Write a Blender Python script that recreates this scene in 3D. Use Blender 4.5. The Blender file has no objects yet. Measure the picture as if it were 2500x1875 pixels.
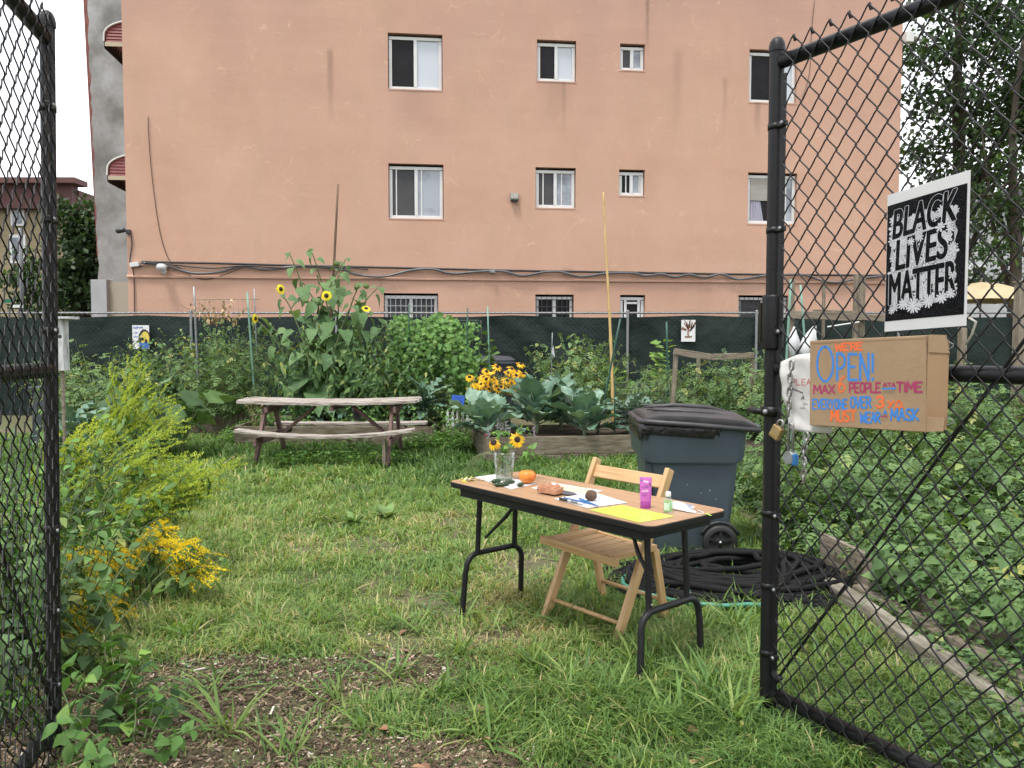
import bpy, bmesh, math, random
import numpy as np
from mathutils import Vector, Matrix, noise as mnoise

random.seed(11)
rng = np.random.default_rng(11)
sc = bpy.context.scene
COL = sc.collection
R = math.radians

# ------------------------------------------------------------------ camera
EYE = 1.55
FPX = 1950.0                      # focal length in photo pixels (photo 2500 x 1875)
PITCH = math.atan((937.5 - 840.0) / FPX)
cam = bpy.data.cameras.new('camera')
cam.sensor_width = 36.0
cam.lens = FPX / 2500.0 * 36.0
cam.clip_start = 0.05
cam.clip_end = 1000
camo = bpy.data.objects.new('camera', cam)
camo.location = (0, 0, EYE)
camo.rotation_euler = (math.pi / 2 - PITCH, 0, 0)
COL.objects.link(camo)
sc.camera = camo

# ------------------------------------------------------------------ sky
SUN_EL, SUN_ROT = R(68), R(215)
w = bpy.data.worlds.new('World'); sc.world = w; w.use_nodes = True
nt = w.node_tree; nt.nodes.clear()
out = nt.nodes.new('ShaderNodeOutputWorld'); bg = nt.nodes.new('ShaderNodeBackground')
sky = nt.nodes.new('ShaderNodeTexSky'); sky.sky_type = 'NISHITA'; sky.sun_disc = False
sky.sun_elevation = SUN_EL; sky.sun_rotation = SUN_ROT; sky.air_density = 1.2; sky.dust_density = 2.5
tc = nt.nodes.new('ShaderNodeTexCoord'); no = nt.nodes.new('ShaderNodeTexNoise')
no.inputs['Scale'].default_value = 2.6; no.inputs['Detail'].default_value = 6
cr = nt.nodes.new('ShaderNodeValToRGB')
cr.color_ramp.elements[0].position = 0.30; cr.color_ramp.elements[0].color = (0.50, 0.50, 0.50, 1)
cr.color_ramp.elements[1].position = 0.56; cr.color_ramp.elements[1].color = (1, 1, 1, 1)
mx = nt.nodes.new('ShaderNodeMix'); mx.data_type = 'RGBA'
mx.inputs[7].default_value = (11.0, 11.2, 11.6, 1)
nt.links.new(tc.outputs['Generated'], no.inputs['Vector'])
nt.links.new(no.outputs['Fac'], cr.inputs['Fac'])
nt.links.new(cr.outputs['Color'], mx.inputs[0])
nt.links.new(sky.outputs['Color'], mx.inputs[6])
nt.links.new(mx.outputs[2], bg.inputs['Color'])
bg.inputs['Strength'].default_value = 0.075
nt.links.new(bg.outputs['Background'], out.inputs['Surface'])

# ------------------------------------------------------------------ sun (veiled by cloud)
sl = bpy.data.lights.new('sun', 'SUN'); sl.energy = 1.5; sl.angle = R(11); sl.color = (1.0, 0.955, 0.88)
so = bpy.data.objects.new('sun', sl)
sd = Vector((math.sin(SUN_ROT) * math.cos(SUN_EL), math.cos(SUN_ROT) * math.cos(SUN_EL), math.sin(SUN_EL)))
so.rotation_euler = sd.to_track_quat('Z', 'Y').to_euler(); so.location = (0, -5, 30)
COL.objects.link(so)

# ------------------------------------------------------------------ exposure
sc.view_settings.view_transform = 'Standard'
sc.view_settings.look = 'None'
sc.view_settings.gamma = 1.0
sc.view_settings.use_curve_mapping = False
sc.view_settings.exposure = 1.22
try:
    sc.cycles.use_denoising = True
    sc.cycles.use_adaptive_sampling = True; sc.cycles.adaptive_threshold = 0.03
    sc.cycles.debug_use_spatial_splits = True
    sc.cycles.max_bounces = 4
    sc.cycles.transparent_max_bounces = 8
except Exception:
    pass

# ------------------------------------------------------------------ pixel -> world helpers
_f = Vector((0, math.cos(PITCH), -math.sin(PITCH))); _u = Vector((0, math.sin(PITCH), math.cos(PITCH)))
def ray(px, py):
    return Vector((1, 0, 0)) * ((px - 1250) / FPX) + _u * ((937.5 - py) / FPX) + _f
def at(px, py, Y):
    d = ray(px, py); return Vector((0, 0, EYE)) + d * (Y / d.y)
def on_z(px, py, z=0.0):
    d = ray(px, py); return Vector((0, 0, EYE)) + d * ((z - EYE) / d.z)
def on_plane(px, py, p, n):
    d = ray(px, py); o = Vector((0, 0, EYE)); t = (p - o).dot(n) / d.dot(n); return o + d * t

def tz(x, y):
    return (-0.05 * math.exp(-(((x + 0.2) / 0.55) ** 2 + ((y - 4.6) / 0.6) ** 2))
            + 0.012 * math.sin(x * 2.1 + 1.3) * math.sin(y * 1.7 + .4) + 0.006 * math.sin(x * 6.3 + y * 4.1))
def tz_np(x, y):
    return (-0.05 * np.exp(-(((x + 0.2) / 0.55) ** 2 + ((y - 4.6) / 0.6) ** 2))
            + 0.012 * np.sin(x * 2.1 + 1.3) * np.sin(y * 1.7 + .4) + 0.006 * np.sin(x * 6.3 + y * 4.1))

# ------------------------------------------------------------------ object helpers
WM = {}
I4 = Matrix.Identity(4)
def frame(p, x, z=(0, 0, 1)):
    x = Vector(x).normalized(); z = Vector(z); y = z.cross(x).normalized(); z = x.cross(y).normalized()
    m = Matrix((x, y, z)).transposed().to_4x4(); m.translation = Vector(p); return m
def rotz(p, a):
    return Matrix.Translation(Vector(p)) @ Matrix.Rotation(a, 4, 'Z')
def tag(o, label=None, cat=None, group=None, kind=None):
    if label: o['label'] = label
    if cat: o['category'] = cat
    if group: o['group'] = group
    if kind: o['kind'] = kind
    return o
def link(name, data, mw=I4, parent=None):
    o = bpy.data.objects.new(name, data); COL.objects.link(o)
    if parent is not None:
        o.parent = parent; o.matrix_basis = WM[parent.name].inverted() @ mw
    else:
        o.matrix_basis = mw
    WM[o.name] = mw.copy()
    return o
def thing(name, loc, label, cat, group=None, mw=None):
    m = mw if mw is not None else Matrix.Translation(Vector(loc))
    o = link(name, None, m); o.empty_display_size = .1
    return tag(o, label, cat, group)

class MB:
    def __init__(s): s.v = []; s.f = []
    def add(s, vs, fs):
        k = len(s.v); s.v += [tuple(p) for p in vs]; s.f += [tuple(i + k for i in f) for f in fs]; return s
    def box(s, c, d, m=None):
        x, y, z = d[0] / 2, d[1] / 2, d[2] / 2; c = Vector(c)
        vs = [Vector((sx * x, sy * y, sz * z)) for sz in (-1, 1) for sy in (-1, 1) for sx in (-1, 1)]
        vs = [(m @ p if m is not None else p) + c for p in vs]
        return s.add(vs, [(0, 2, 3, 1), (4, 5, 7, 6), (0, 1, 5, 4), (2, 6, 7, 3), (0, 4, 6, 2), (1, 3, 7, 5)])
    def bar(s, p, q, w_, h, up=(0, 0, 1)):
        p = Vector(p); q = Vector(q); d = (q - p); L = d.length; m = frame(p, d, up)
        vs = [m @ Vector((a, b * w_ / 2, c * h / 2)) for a in (0, L) for b in (-1, 1) for c in (-1, 1)]
        return s.add(vs, [(0, 1, 3, 2), (4, 6, 7, 5), (0, 4, 5, 1), (2, 3, 7, 6), (0, 2, 6, 4), (1, 5, 7, 3)])
    def tube(s, pts, r, n=8, closed=False, cap=True):
        pts = [Vector(p) for p in pts]; N = len(pts); rr = r if isinstance(r, (list, tuple)) else [r] * N
        vs = []; prev = None
        for i in range(N):
            a = pts[(i - 1) % N] if (closed or i > 0) else pts[i]; b = pts[(i + 1) % N] if (closed or i < N - 1) else pts[i]
            t = (b - a)
            t = t.normalized() if t.length > 1e-9 else Vector((0, 0, 1))
            if prev is None:
                ref = Vector((0, 0, 1)) if abs(t.z) < .9 else Vector((1, 0, 0)); u = t.cross(ref).normalized()
            else:
                u = prev - t * prev.dot(t)
                u = u.normalized() if u.length > 1e-6 else t.orthogonal().normalized()
            prev = u; v = t.cross(u)
            for k in range(n):
                a_ = 2 * math.pi * k / n; vs.append(pts[i] + (u * math.cos(a_) + v * math.sin(a_)) * rr[i])
        fs = []
        M_ = N if closed else N - 1
        for i in range(M_):
            for k in range(n):
                a = i * n + k; b = i * n + (k + 1) % n; j = (i + 1) % N
                fs.append((a, b, j * n + (k + 1) % n, j * n + k))
        if cap and not closed:
            fs.append(tuple(range(n - 1, -1, -1))); fs.append(tuple((N - 1) * n + k for k in range(n)))
        return s.add(vs, fs)
    def lathe(s, prof, n=20, m=None, cap=True):
        vs = []
        for r, z in prof:
            for k in range(n):
                a = 2 * math.pi * k / n; p = Vector((r * math.cos(a), r * math.sin(a), z)); vs.append(m @ p if m is not None else p)
        fs = []
        for i in range(len(prof) - 1):
            for k in range(n):
                fs.append((i * n + k, i * n + (k + 1) % n, (i + 1) * n + (k + 1) % n, (i + 1) * n + k))
        if cap:
            fs.append(tuple(range(n - 1, -1, -1))); fs.append(tuple((len(prof) - 1) * n + k for k in range(n)))
        return s.add(vs, fs)
    def prism(s, poly, z0, z1, m=None):
        n = len(poly); vs = [Vector((p[0], p[1], z)) for z in (z0, z1) for p in poly]
        if m is not None: vs = [m @ p for p in vs]
        return s.add(vs, [tuple(range(n - 1, -1, -1)), tuple(range(n, 2 * n))] + [(i, (i + 1) % n, n + (i + 1) % n, n + i) for i in range(n)])
    def blob(s, c, rad, n=10, m=8, jit=0., seed=0):
        rd = random.Random(seed); vs = [Vector((0, 0, -1))]
        for i in range(1, m):
            th = math.pi * i / m - math.pi / 2
            for k in range(n):
                a = 2 * math.pi * k / n; q = 1 + rd.uniform(-jit, jit)
                vs.append(Vector((math.cos(a) * math.cos(th), math.sin(a) * math.cos(th), math.sin(th))) * q)
        vs.append(Vector((0, 0, 1))); fs = []
        for k in range(n): fs.append((0, 1 + (k + 1) % n, 1 + k))
        for i in range(m - 2):
            for k in range(n):
                a = 1 + i * n + k; b = 1 + i * n + (k + 1) % n; fs.append((a, b, b + n, a + n))
        L = len(vs) - 1
        for k in range(n): fs.append((L, L - n + k, L - n + (k + 1) % n))
        return s.add([Vector((p.x * rad[0], p.y * rad[1], p.z * rad[2])) + Vector(c) for p in vs], fs)
    def grid(s, nx, ny, fn):
        vs = [fn(i / nx, j / ny) for j in range(ny + 1) for i in range(nx + 1)]
        return s.add(vs, [(j * (nx + 1) + i, j * (nx + 1) + i + 1, (j + 1) * (nx + 1) + i + 1, (j + 1) * (nx + 1) + i) for j in range(ny) for i in range(nx)])
    def mesh(s, name, mat, smooth=False):
        me = bpy.data.meshes.new(name); me.from_pydata([tuple(p) for p in s.v], [], s.f); me.update()
        if mat is not None: me.materials.append(mat)
        if smooth:
            me.polygons.foreach_set('use_smooth', [True] * len(me.polygons))
        return me
    def build(s, name, mat, parent=None, mw=I4, smooth=False, bevel=0, solid=0, auto=None):
        me = s.mesh(name, mat, smooth); o = link(name, me, mw, parent)
        if auto is not None:
            me.set_sharp_from_angle(angle=R(auto))
        if solid:
            md = o.modifiers.new('s', 'SOLIDIFY'); md.thickness = solid; md.offset = 0
        if bevel:
            md = o.modifiers.new('b', 'BEVEL'); md.width = bevel; md.segments = 2; md.limit_method = 'ANGLE'; md.angle_limit = R(40)
        return o

def npmesh(name, V, F, mat, parent=None, tint=None, mw=I4, smooth=True):
    """V (n,3), F (m,3) triangles, tint (m,) per face"""
    me = bpy.data.meshes.new(name); n = len(V); m = len(F)
    me.vertices.add(n); me.vertices.foreach_set('co', np.ascontiguousarray(V, dtype=np.float32).ravel())
    me.loops.add(m * 3); me.loops.foreach_set('vertex_index', np.ascontiguousarray(F, dtype=np.int32).ravel())
    me.polygons.add(m); me.polygons.foreach_set('loop_start', np.arange(0, 3 * m, 3, dtype=np.int32))
    try: me.polygons.foreach_set('loop_total', np.full(m, 3, dtype=np.int32))
    except Exception: pass
    me.polygons.foreach_set('use_smooth', np.full(m, smooth))
    if tint is not None:
        a = me.attributes.new('tint', 'FLOAT', 'FACE'); a.data.foreach_set('value', np.ascontiguousarray(tint, dtype=np.float32))
    me.update(calc_edges=True); me.materials.append(mat)
    return link(name, me, mw, parent)

# ------------------------------------------------------------------ materials
def nodes(name):
    m = bpy.data.materials.new(name); m.use_nodes = True; t = m.node_tree
    b = t.nodes['Principled BSDF']; return m, t, b
def ramp(t, stops):
    r = t.nodes.new('ShaderNodeValToRGB'); e = r.color_ramp.elements
    while len(e) < len(stops): e.new(0.5)
    for k, (p, c) in enumerate(stops): e[k].position = p; e[k].color = (c[0], c[1], c[2], 1)
    return r
ALB = .78        # painted and raw surfaces are a little darker than first guessed
def sc_(c, k): return None if c is None else tuple(min(.85, v * k) for v in c)
def M(name, c1, c2=None, scale=6., rough=.6, bump=0., metal=0., detail=5., stretch=(1, 1, 1), bscale=None, spec=None, lo=.35, hi=.65, c3=None, obj_rand=False):
    c1, c2, c3 = sc_(c1, ALB), sc_(c2, ALB), sc_(c3, ALB)
    m, t, b = nodes(name)
    b.inputs['Roughness'].default_value = rough; b.inputs['Metallic'].default_value = metal
    if spec is not None: b.inputs['Specular IOR Level'].default_value = spec
    if c2 is None and not bump:
        b.inputs['Base Color'].default_value = (*c1, 1); return m
    tc = t.nodes.new('ShaderNodeTexCoord'); mp = t.nodes.new('ShaderNodeMapping'); mp.inputs['Scale'].default_value = stretch
    t.links.new(tc.outputs['Object'], mp.inputs['Vector'])
    if obj_rand:
        oi = t.nodes.new('ShaderNodeObjectInfo'); mu = t.nodes.new('ShaderNodeMath'); mu.operation = 'MULTIPLY'; mu.inputs[1].default_value = 37.
        t.links.new(oi.outputs['Random'], mu.inputs[0]); cx = t.nodes.new('ShaderNodeCombineXYZ')
        for k in range(3): t.links.new(mu.outputs[0], cx.inputs[k])
        t.links.new(cx.outputs[0], mp.inputs['Location'])
    n1 = t.nodes.new('ShaderNodeTexNoise'); n1.inputs['Scale'].default_value = scale; n1.inputs['Detail'].default_value = detail; n1.inputs['Roughness'].default_value = .62
    t.links.new(mp.outputs[0], n1.inputs['Vector'])
    if c2 is not None:
        st = [(lo, c1), (hi, c2)] if c3 is None else [(lo, c1), ((lo + hi) / 2, c2), (hi, c3)]
        r = ramp(t, st); t.links.new(n1.outputs['Fac'], r.inputs['Fac']); t.links.new(r.outputs['Color'], b.inputs['Base Color'])
    else:
        b.inputs['Base Color'].default_value = (*c1, 1)
    if bump:
        n2 = t.nodes.new('ShaderNodeTexNoise'); n2.inputs['Scale'].default_value = bscale or scale * 3; n2.inputs['Detail'].default_value = 6
        t.links.new(mp.outputs[0], n2.inputs['Vector']); bp = t.nodes.new('ShaderNodeBump'); bp.inputs['Strength'].default_value = bump; bp.inputs['Distance'].default_value = .01
        t.links.new(n2.outputs['Fac'], bp.inputs['Height']); t.links.new(bp.outputs[0], b.inputs['Normal'])
    return m
def leafmat(name, stops, rough=.5, trans=.3, spec=.35, k=1.22):
    stops = [(p, sc_(c, k)) for p, c in stops]
    m, t, b = nodes(name); a = t.nodes.new('ShaderNodeAttribute'); a.attribute_name = 'tint'
    r = ramp(t, stops); t.links.new(a.outputs['Fac'], r.inputs['Fac'])
    tc = t.nodes.new('ShaderNodeTexCoord'); n1 = t.nodes.new('ShaderNodeTexNoise'); n1.inputs['Scale'].default_value = 9; n1.inputs['Detail'].default_value = 3
    t.links.new(tc.outputs['Object'], n1.inputs['Vector'])
    hs = t.nodes.new('ShaderNodeHueSaturation'); mr = t.nodes.new('ShaderNodeMapRange'); mr.inputs[1].default_value = .3; mr.inputs[2].default_value = .7; mr.inputs[3].default_value = .78; mr.inputs[4].default_value = 1.2
    t.links.new(n1.outputs['Fac'], mr.inputs[0]); t.links.new(mr.outputs[0], hs.inputs['Value']); t.links.new(r.outputs['Color'], hs.inputs['Color'])
    b.inputs['Roughness'].default_value = rough; b.inputs['Specular IOR Level'].default_value = spec
    t.links.new(hs.outputs[0], b.inputs['Base Color'])
    tr = t.nodes.new('ShaderNodeBsdfTranslucent'); g = t.nodes.new('ShaderNodeMix'); g.data_type = 'RGBA'; g.blend_type = 'MULTIPLY'; g.inputs[0].default_value = 1; g.inputs[7].default_value = (1.2, 1.15, .55, 1)
    t.links.new(hs.outputs[0], g.inputs[6]); t.links.new(g.outputs[2], tr.inputs['Color'])
    ms = t.nodes.new('ShaderNodeMixShader'); ms.inputs[0].default_value = trans
    t.links.new(b.outputs[0], ms.inputs[1]); t.links.new(tr.outputs[0], ms.inputs[2])
    t.links.new(ms.outputs[0], t.nodes['Material Output'].inputs['Surface'])
    return m
def glassy(name, col, opac=.25, rough=.05):
    """thin clear sheet: part transparent, part glossy coat"""
    m, t, b = nodes(name); b.inputs['Base Color'].default_value = (*col, 1); b.inputs['Roughness'].default_value = rough
    tr = t.nodes.new('ShaderNodeBsdfTransparent'); ms = t.nodes.new('ShaderNodeMixShader')
    fr = t.nodes.new('ShaderNodeLayerWeight'); fr.inputs['Blend'].default_value = .25
    mr = t.nodes.new('ShaderNodeMapRange'); mr.inputs[3].default_value = opac; mr.inputs[4].default_value = min(1, opac + .6)
    t.links.new(fr.outputs['Facing'], mr.inputs[0]); t.links.new(mr.outputs[0], ms.inputs[0])
    t.links.new(tr.outputs[0], ms.inputs[1]); t.links.new(b.outputs[0], ms.inputs[2])
    t.links.new(ms.outputs[0], t.nodes['Material Output'].inputs['Surface'])
    return m

def clear(name, fac=.05, rough=.08, tint=(1, 1, 1)):
    m, t, b = nodes(name); t.nodes.remove(b); tr = t.nodes.new('ShaderNodeBsdfTransparent'); tr.inputs['Color'].default_value = (*tint, 1); gl = t.nodes.new('ShaderNodeBsdfGlossy'); gl.inputs['Roughness'].default_value = rough
    lw = t.nodes.new('ShaderNodeLayerWeight'); lw.inputs['Blend'].default_value = .2; mr = t.nodes.new('ShaderNodeMapRange'); mr.inputs[3].default_value = fac; mr.inputs[4].default_value = min(1, fac + .45); ms = t.nodes.new('ShaderNodeMixShader')
    t.links.new(lw.outputs['Fresnel'], mr.inputs[0]); t.links.new(mr.outputs[0], ms.inputs[0]); t.links.new(tr.outputs[0], ms.inputs[1]); t.links.new(gl.outputs[0], ms.inputs[2]); t.links.new(ms.outputs[0], t.nodes['Material Output'].inputs['Surface'])
    return m
G_DARK = (.028, .055, .018); G_MID = (.055, .105, .028); G_LIGHT = (.10, .175, .04); G_YEL = (.20, .25, .05)
L_BUSH = leafmat('leaf_bush', [(0, (.030, .068, .024)), (.5, (.060, .125, .038)), (.85, (.11, .195, .055)), (1, (.24, .26, .07))])
L_TOM = leafmat('leaf_tomato', [(0, (.04, .08, .028)), (.5, (.085, .155, .05)), (.85, (.14, .22, .07)), (1, (.27, .28, .09))])
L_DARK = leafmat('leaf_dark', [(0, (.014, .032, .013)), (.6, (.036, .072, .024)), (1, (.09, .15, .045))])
L_BRIGHT = leafmat('leaf_bright', [(0, (.055, .13, .03)), (.6, (.10, .21, .045)), (1, (.17, .28, .06))])
L_SUN = leafmat('leaf_sunflower', [(0, (.05, .10, .04)), (.5, (.085, .16, .06)), (1, (.14, .22, .09))], rough=.6)
L_COL = leafmat('leaf_collard', [(0, (.055, .11, .075)), (.5, (.10, .18, .125)), (1, (.19, .28, .21))], rough=.42, trans=.15, spec=.5)
L_GOLD = leafmat('leaf_goldenrod', [(0, (.055, .11, .035)), (.6, (.10, .18, .045)), (1, (.17, .24, .06))])
L_PLUME = leafmat('goldenrod_bud', [(0, (.20, .29, .045)), (.5, (.31, .39, .055)), (1, (.44, .47, .06))], trans=.4)
L_YELLOW = leafmat('goldenrod_flower', [(0, (.40, .31, .02)), (.5, (.62, .47, .02)), (1, (.72, .58, .03))], trans=.3)
L_PETAL = leafmat('rudbeckia_petal', [(0, (.62, .27, .01)), (.5, (.78, .40, .012)), (1, (.85, .50, .02))], trans=.25)
L_SUNP = leafmat('sunflower_petal', [(0, (.75, .48, .01)), (1, (.88, .66, .03))], trans=.25)
L_DRY = leafmat('leaf_dry', [(0, (.16, .09, .045)), (.5, (.30, .19, .10)), (1, (.48, .36, .22))], trans=.15)
L_GRASS = leafmat('grass_blade', [(0, (.052, .105, .028)), (.35, (.095, .175, .045)), (.66, (.17, .25, .065)), (.82, (.25, .29, .10)), (.93, (.33, .30, .14)), (1, (.38, .32, .18))], trans=.38, rough=.55, k=1.3)
L_STEM = M('plant_stem', (.10, .15, .05), (.16, .20, .08), scale=20)
L_STEMD = M('plant_stem_dark', (.06, .075, .03), (.12, .10, .05), scale=20)

BLACK_VINYL = M('black_vinyl_coating', (.006, .006, .007), (.011, .011, .013), scale=30, rough=.42, bump=.15, spec=.28)
GALV = M('galvanised_steel', (.24, .25, .26), (.36, .37, .38), scale=25, rough=.45, metal=.6)
WHITE_PAINT = M('white_vinyl_frame', (.78, .78, .78), (.70, .70, .69), scale=3, rough=.4)
WOOD_GREY = M('weathered_grey_wood', (.11, .085, .06), (.24, .20, .15), scale=5, stretch=(1, 9, 9), rough=.85, bump=.6, c3=(.33, .29, .23), lo=.3, hi=.72, obj_rand=True)
WOOD_PALE = M('bleached_picnic_wood', (.12, .09, .07), (.42, .36, .31), scale=3.2, stretch=(1, 22, 22), rough=.9, bump=1., c3=(.60, .56, .51), lo=.36, hi=.62, obj_rand=True)
WOOD_RED = M('faded_red_wood', (.085, .05, .042), (.19, .115, .10), scale=4, stretch=(1, 10, 10), rough=.85, bump=.5, c3=(.36, .27, .24), lo=.35, hi=.75, obj_rand=True)
WOOD_BEECH = M('varnished_beech', (.52, .30, .125), (.63, .40, .19), scale=3, stretch=(1, 14, 14), rough=.42, lo=.3, hi=.7, c3=(.70, .47, .25), obj_rand=True)
WOOD_BED = M('old_bed_timber', (.09, .07, .045), (.20, .165, .115), scale=4, stretch=(1, 7, 7), rough=.9, bump=.7, c3=(.29, .26, .20), lo=.3, hi=.7, obj_rand=True)
# ------------------------------------------------------------------ leaf library
def _fold(stations, fold=.18, droop=.12):
    """leaf along x: stations [(x, halfwidth)], pointed at both ends -> verts, tris"""
    v = [(0, 0, 0)]; f = []
    for x, h in stations:
        z = -droop * x * x
        v += [(x, h, z + fold * h), (x, 0, z), (x, -h, z + fold * h)]
    v.append((1, 0, -droop)); n = len(stations)
    f += [(0, 2, 1), (0, 3, 2)]
    for i in range(n - 1):
        a = 1 + 3 * i; b = a + 3
        f += [(a, a + 1, b + 1), (a, b + 1, b), (a + 1, a + 2, b + 2), (a + 1, b + 2, b + 1)]
    a = 1 + 3 * (n - 1); e = len(v) - 1
    f += [(a, a + 1, e), (a + 1, a + 2, e)]
    return np.array(v, float), np.array(f, int)
T_DIA = _fold([(.45, .26)], .35, .18)
T_OVATE = _fold([(.18, .2), (.42, .29), (.72, .17)], .3, .25)
T_LANCE = _fold([(.3, .085), (.65, .07)], .3, .35)
T_HEART = _fold([(.02, .30), (.22, .42), (.5, .36), (.78, .17)], .22, .42)
T_BLADE5 = _fold([(.25, .03), (.6, .026)], .2, .5)
def _lobed(n=5, depth=.45):
    pts = []
    for k in range(n):
        a = -2.25 + 4.5 * k / (n - 1)
        L = .62 - .10 * abs(k - (n - 1) / 2)
        pts.append((a, L))
        if k < n - 1: pts.append((a + 2.25 / (n - 1), L * depth + .08))
    v = [(.28, 0, 0), (.12, 0, 0)] + [(.28 + L * math.cos(a), L * math.sin(a), .06 * math.cos(3 * a) - .12 * L * L) for a, L in pts]
    f = [(0, i, i + 1) for i in range(2, len(v) - 1)] + [(0, 1, 2), (0, len(v) - 1, 1)]
    return np.array(v, float), np.array(f, int)
T_LOBE = _lobed(5, .5)
T_SQUASH = _lobed(5, .78)
def _compound(nl=3):
    V = []; F = []; b, bf = T_DIA
    def put(x, ang, L):
        c, s_ = math.cos(ang), math.sin(ang); q = b * np.array([L, L * 1.05, L])
        w_ = np.stack([x + q[:, 0] * c - q[:, 1] * s_, q[:, 0] * s_ + q[:, 1] * c, q[:, 2] - .25 * (x + .4 * L) ** 2], 1)
        k = sum(len(a) for a in V); V.append(w_); F.append(bf + k)
    for i in range(nl):
        x = .22 + .24 * i
        put(x, .95, .36 - .03 * i); put(x, -.95, .36 - .03 * i)
    put(.7, 0, .4)
    return np.concatenate(V), np.concatenate(F)
T_COMP = _compound(3)

def unit(a):
    return a / np.maximum(np.linalg.norm(a, axis=-1, keepdims=True), 1e-9)
def scatter(tpl, O, D, Nn, S, Wd=1.0):
    tv, tf = tpl; O = np.asarray(O, float); D = unit(np.asarray(D, float)); Nn = np.asarray(Nn, float)
    Nn = unit(Nn - D * np.sum(D * Nn, -1, keepdims=True)); B = np.cross(Nn, D)
    S = np.broadcast_to(np.asarray(S, float), (len(O),))[:, None, None]; Wd = np.broadcast_to(np.asarray(Wd, float), (len(O),))[:, None, None]
    V = O[:, None, :] + S * (tv[None, :, 0:1] * D[:, None, :] + tv[None, :, 1:2] * Wd * B[:, None, :] + tv[None, :, 2:3] * Nn[:, None, :])
    F = tf[None] + (np.arange(len(O)) * len(tv))[:, None, None]
    return V.reshape(-1, 3), F.reshape(-1, 3), len(tf)
def join(parts):
    V = []; F = []; T = []; k = 0
    for v, f, t in parts:
        V.append(v); F.append(f + k); T.append(t); k += len(v)
    return np.concatenate(V), np.concatenate(F), np.concatenate(T)

def stem_paths(base, n, H, spread, lean=(0, 0), seed=0, r0=.12, sag=.0, pts=9, hv=.25):
    rd = np.random.default_rng(seed); out_ = []
    for i in range(n):
        a = rd.uniform(0, 2 * math.pi); q = math.sqrt(rd.uniform(0, 1)); h = H * (1 - hv * rd.uniform(0, 1)) * (1 - .25 * q * q)
        b = np.array([base[0] + r0 * q * math.cos(a), base[1] + r0 * q * math.sin(a), base[2]])
        ex = np.array([spread * q * math.cos(a) + lean[0] * h, spread * q * math.sin(a) + lean[1] * h, h])
        t = np.linspace(0, 1, pts)[:, None]
        wob = rd.normal(0, .02 * H, (pts, 3)); wob[0] = 0; wob[:, 2] *= .3
        p = b + np.concatenate([ex[None, :2] * t ** 1.6, ex[None, 2:] * t], 1) + np.cumsum(wob, 0) * .5
        p[:, 2] -= sag * (t[:, 0] ** 3) * h
        out_.append(p)
    return out_
def leaves_on(paths, per, size, tpl, elev=.35, droop=.25, start=.15, taper=.5, seed=0, jit=.5, pet=0.0):
    rd = np.random.default_rng(seed + 5); O = []; D = []; Nn = []; S = []
    for p in paths:
        seg = p[1:] - p[:-1]
        for k in range(per):
            u = start + (1 - start) * (k + rd.uniform(-.3, .3)) / max(per - 1, 1); u = min(max(u, 0), .999)
            i = int(u * (len(p) - 1)); fr = u * (len(p) - 1) - i; o = p[i] + seg[i] * fr; T = unit(seg[i])
            a = k * 2.39996 + rd.uniform(-jit, jit)
            e1 = unit(np.cross(T, np.array([.3, .9, .1]))); e2 = np.cross(T, e1)
            od = e1 * math.cos(a) + e2 * math.sin(a); e = elev + rd.uniform(-.3, .3)
            d = unit(od * math.cos(e) + T * math.sin(e) + np.array([0, 0, -droop * rd.uniform(.2, 1.4)]))
            s_ = size * (1 - taper * max(0, u - .45) / .55) * rd.uniform(.7, 1.2)
            O.append(o + od * pet * s_); D.append(d); Nn.append(unit(T + np.array([0, 0, .6]) + rd.normal(0, .35, 3))); S.append(s_)
    return np.array(O), np.array(D), np.array(Nn), np.array(S)
def stems_mb(paths, r0, r1=None, n=4):
    mb = MB()
    for p in paths:
        N = len(p); r1_ = r1 if r1 is not None else r0 * .4
        mb.tube([tuple(q) for q in p], [r0 + (r1_ - r0) * i / (N - 1) for i in range(N)], n, cap=False)
    return mb
def tints(nl, k, mean=.45, sd=.2, seed=0):
    rd = np.random.default_rng(seed + 99); return np.repeat(np.clip(rd.normal(mean, sd, nl), 0, 1), k)

def plant(name, label, cat, base, n, H, spread, per, size, tpl, lm, lean=(0, 0), elev=.35, droop=.25, start=.15, taper=.5, seed=0, r0=.12, sr=.006, stemm=None, group=None, mean=.45, sd=.25, sag=0, hv=.25, pet=0.0, wd=1.0):
    base = Vector(base); t = thing(name, base, label, cat, group)
    ps = stem_paths(tuple(base), n, H, spread, lean, seed, r0, sag, hv=hv)
    stems_mb(ps, sr).build('stem', stemm or L_STEM, t, smooth=True).__setitem__('kind', 'stuff')
    O, D, Nn, S = leaves_on(ps, per, size, tpl, elev, droop, start, taper, seed, pet=pet)
    V, F, k = scatter(tpl, O, D, Nn, S, wd)
    fo = npmesh('foliage', V, F, lm, t, tints(len(O), k, mean, sd, seed)); fo['kind'] = 'stuff'
    return t, ps

def vnoise(x, y, scale, seed=0):
    """smooth value noise in numpy"""
    rd = np.random.default_rng(seed); G = rd.uniform(0, 1, (256, 256)); X = x * scale + 100.3; Y = y * scale + 100.7
    xi = np.floor(X).astype(int); yi = np.floor(Y).astype(int); fx = X - xi; fy = Y - yi
    fx = fx * fx * (3 - 2 * fx); fy = fy * fy * (3 - 2 * fy)
    g = lambda a, b: G[a % 256, b % 256]
    return (g(xi, yi) * (1 - fx) + g(xi + 1, yi) * fx) * (1 - fy) + (g(xi, yi + 1) * (1 - fx) + g(xi + 1, yi + 1) * fx) * fy
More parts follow.
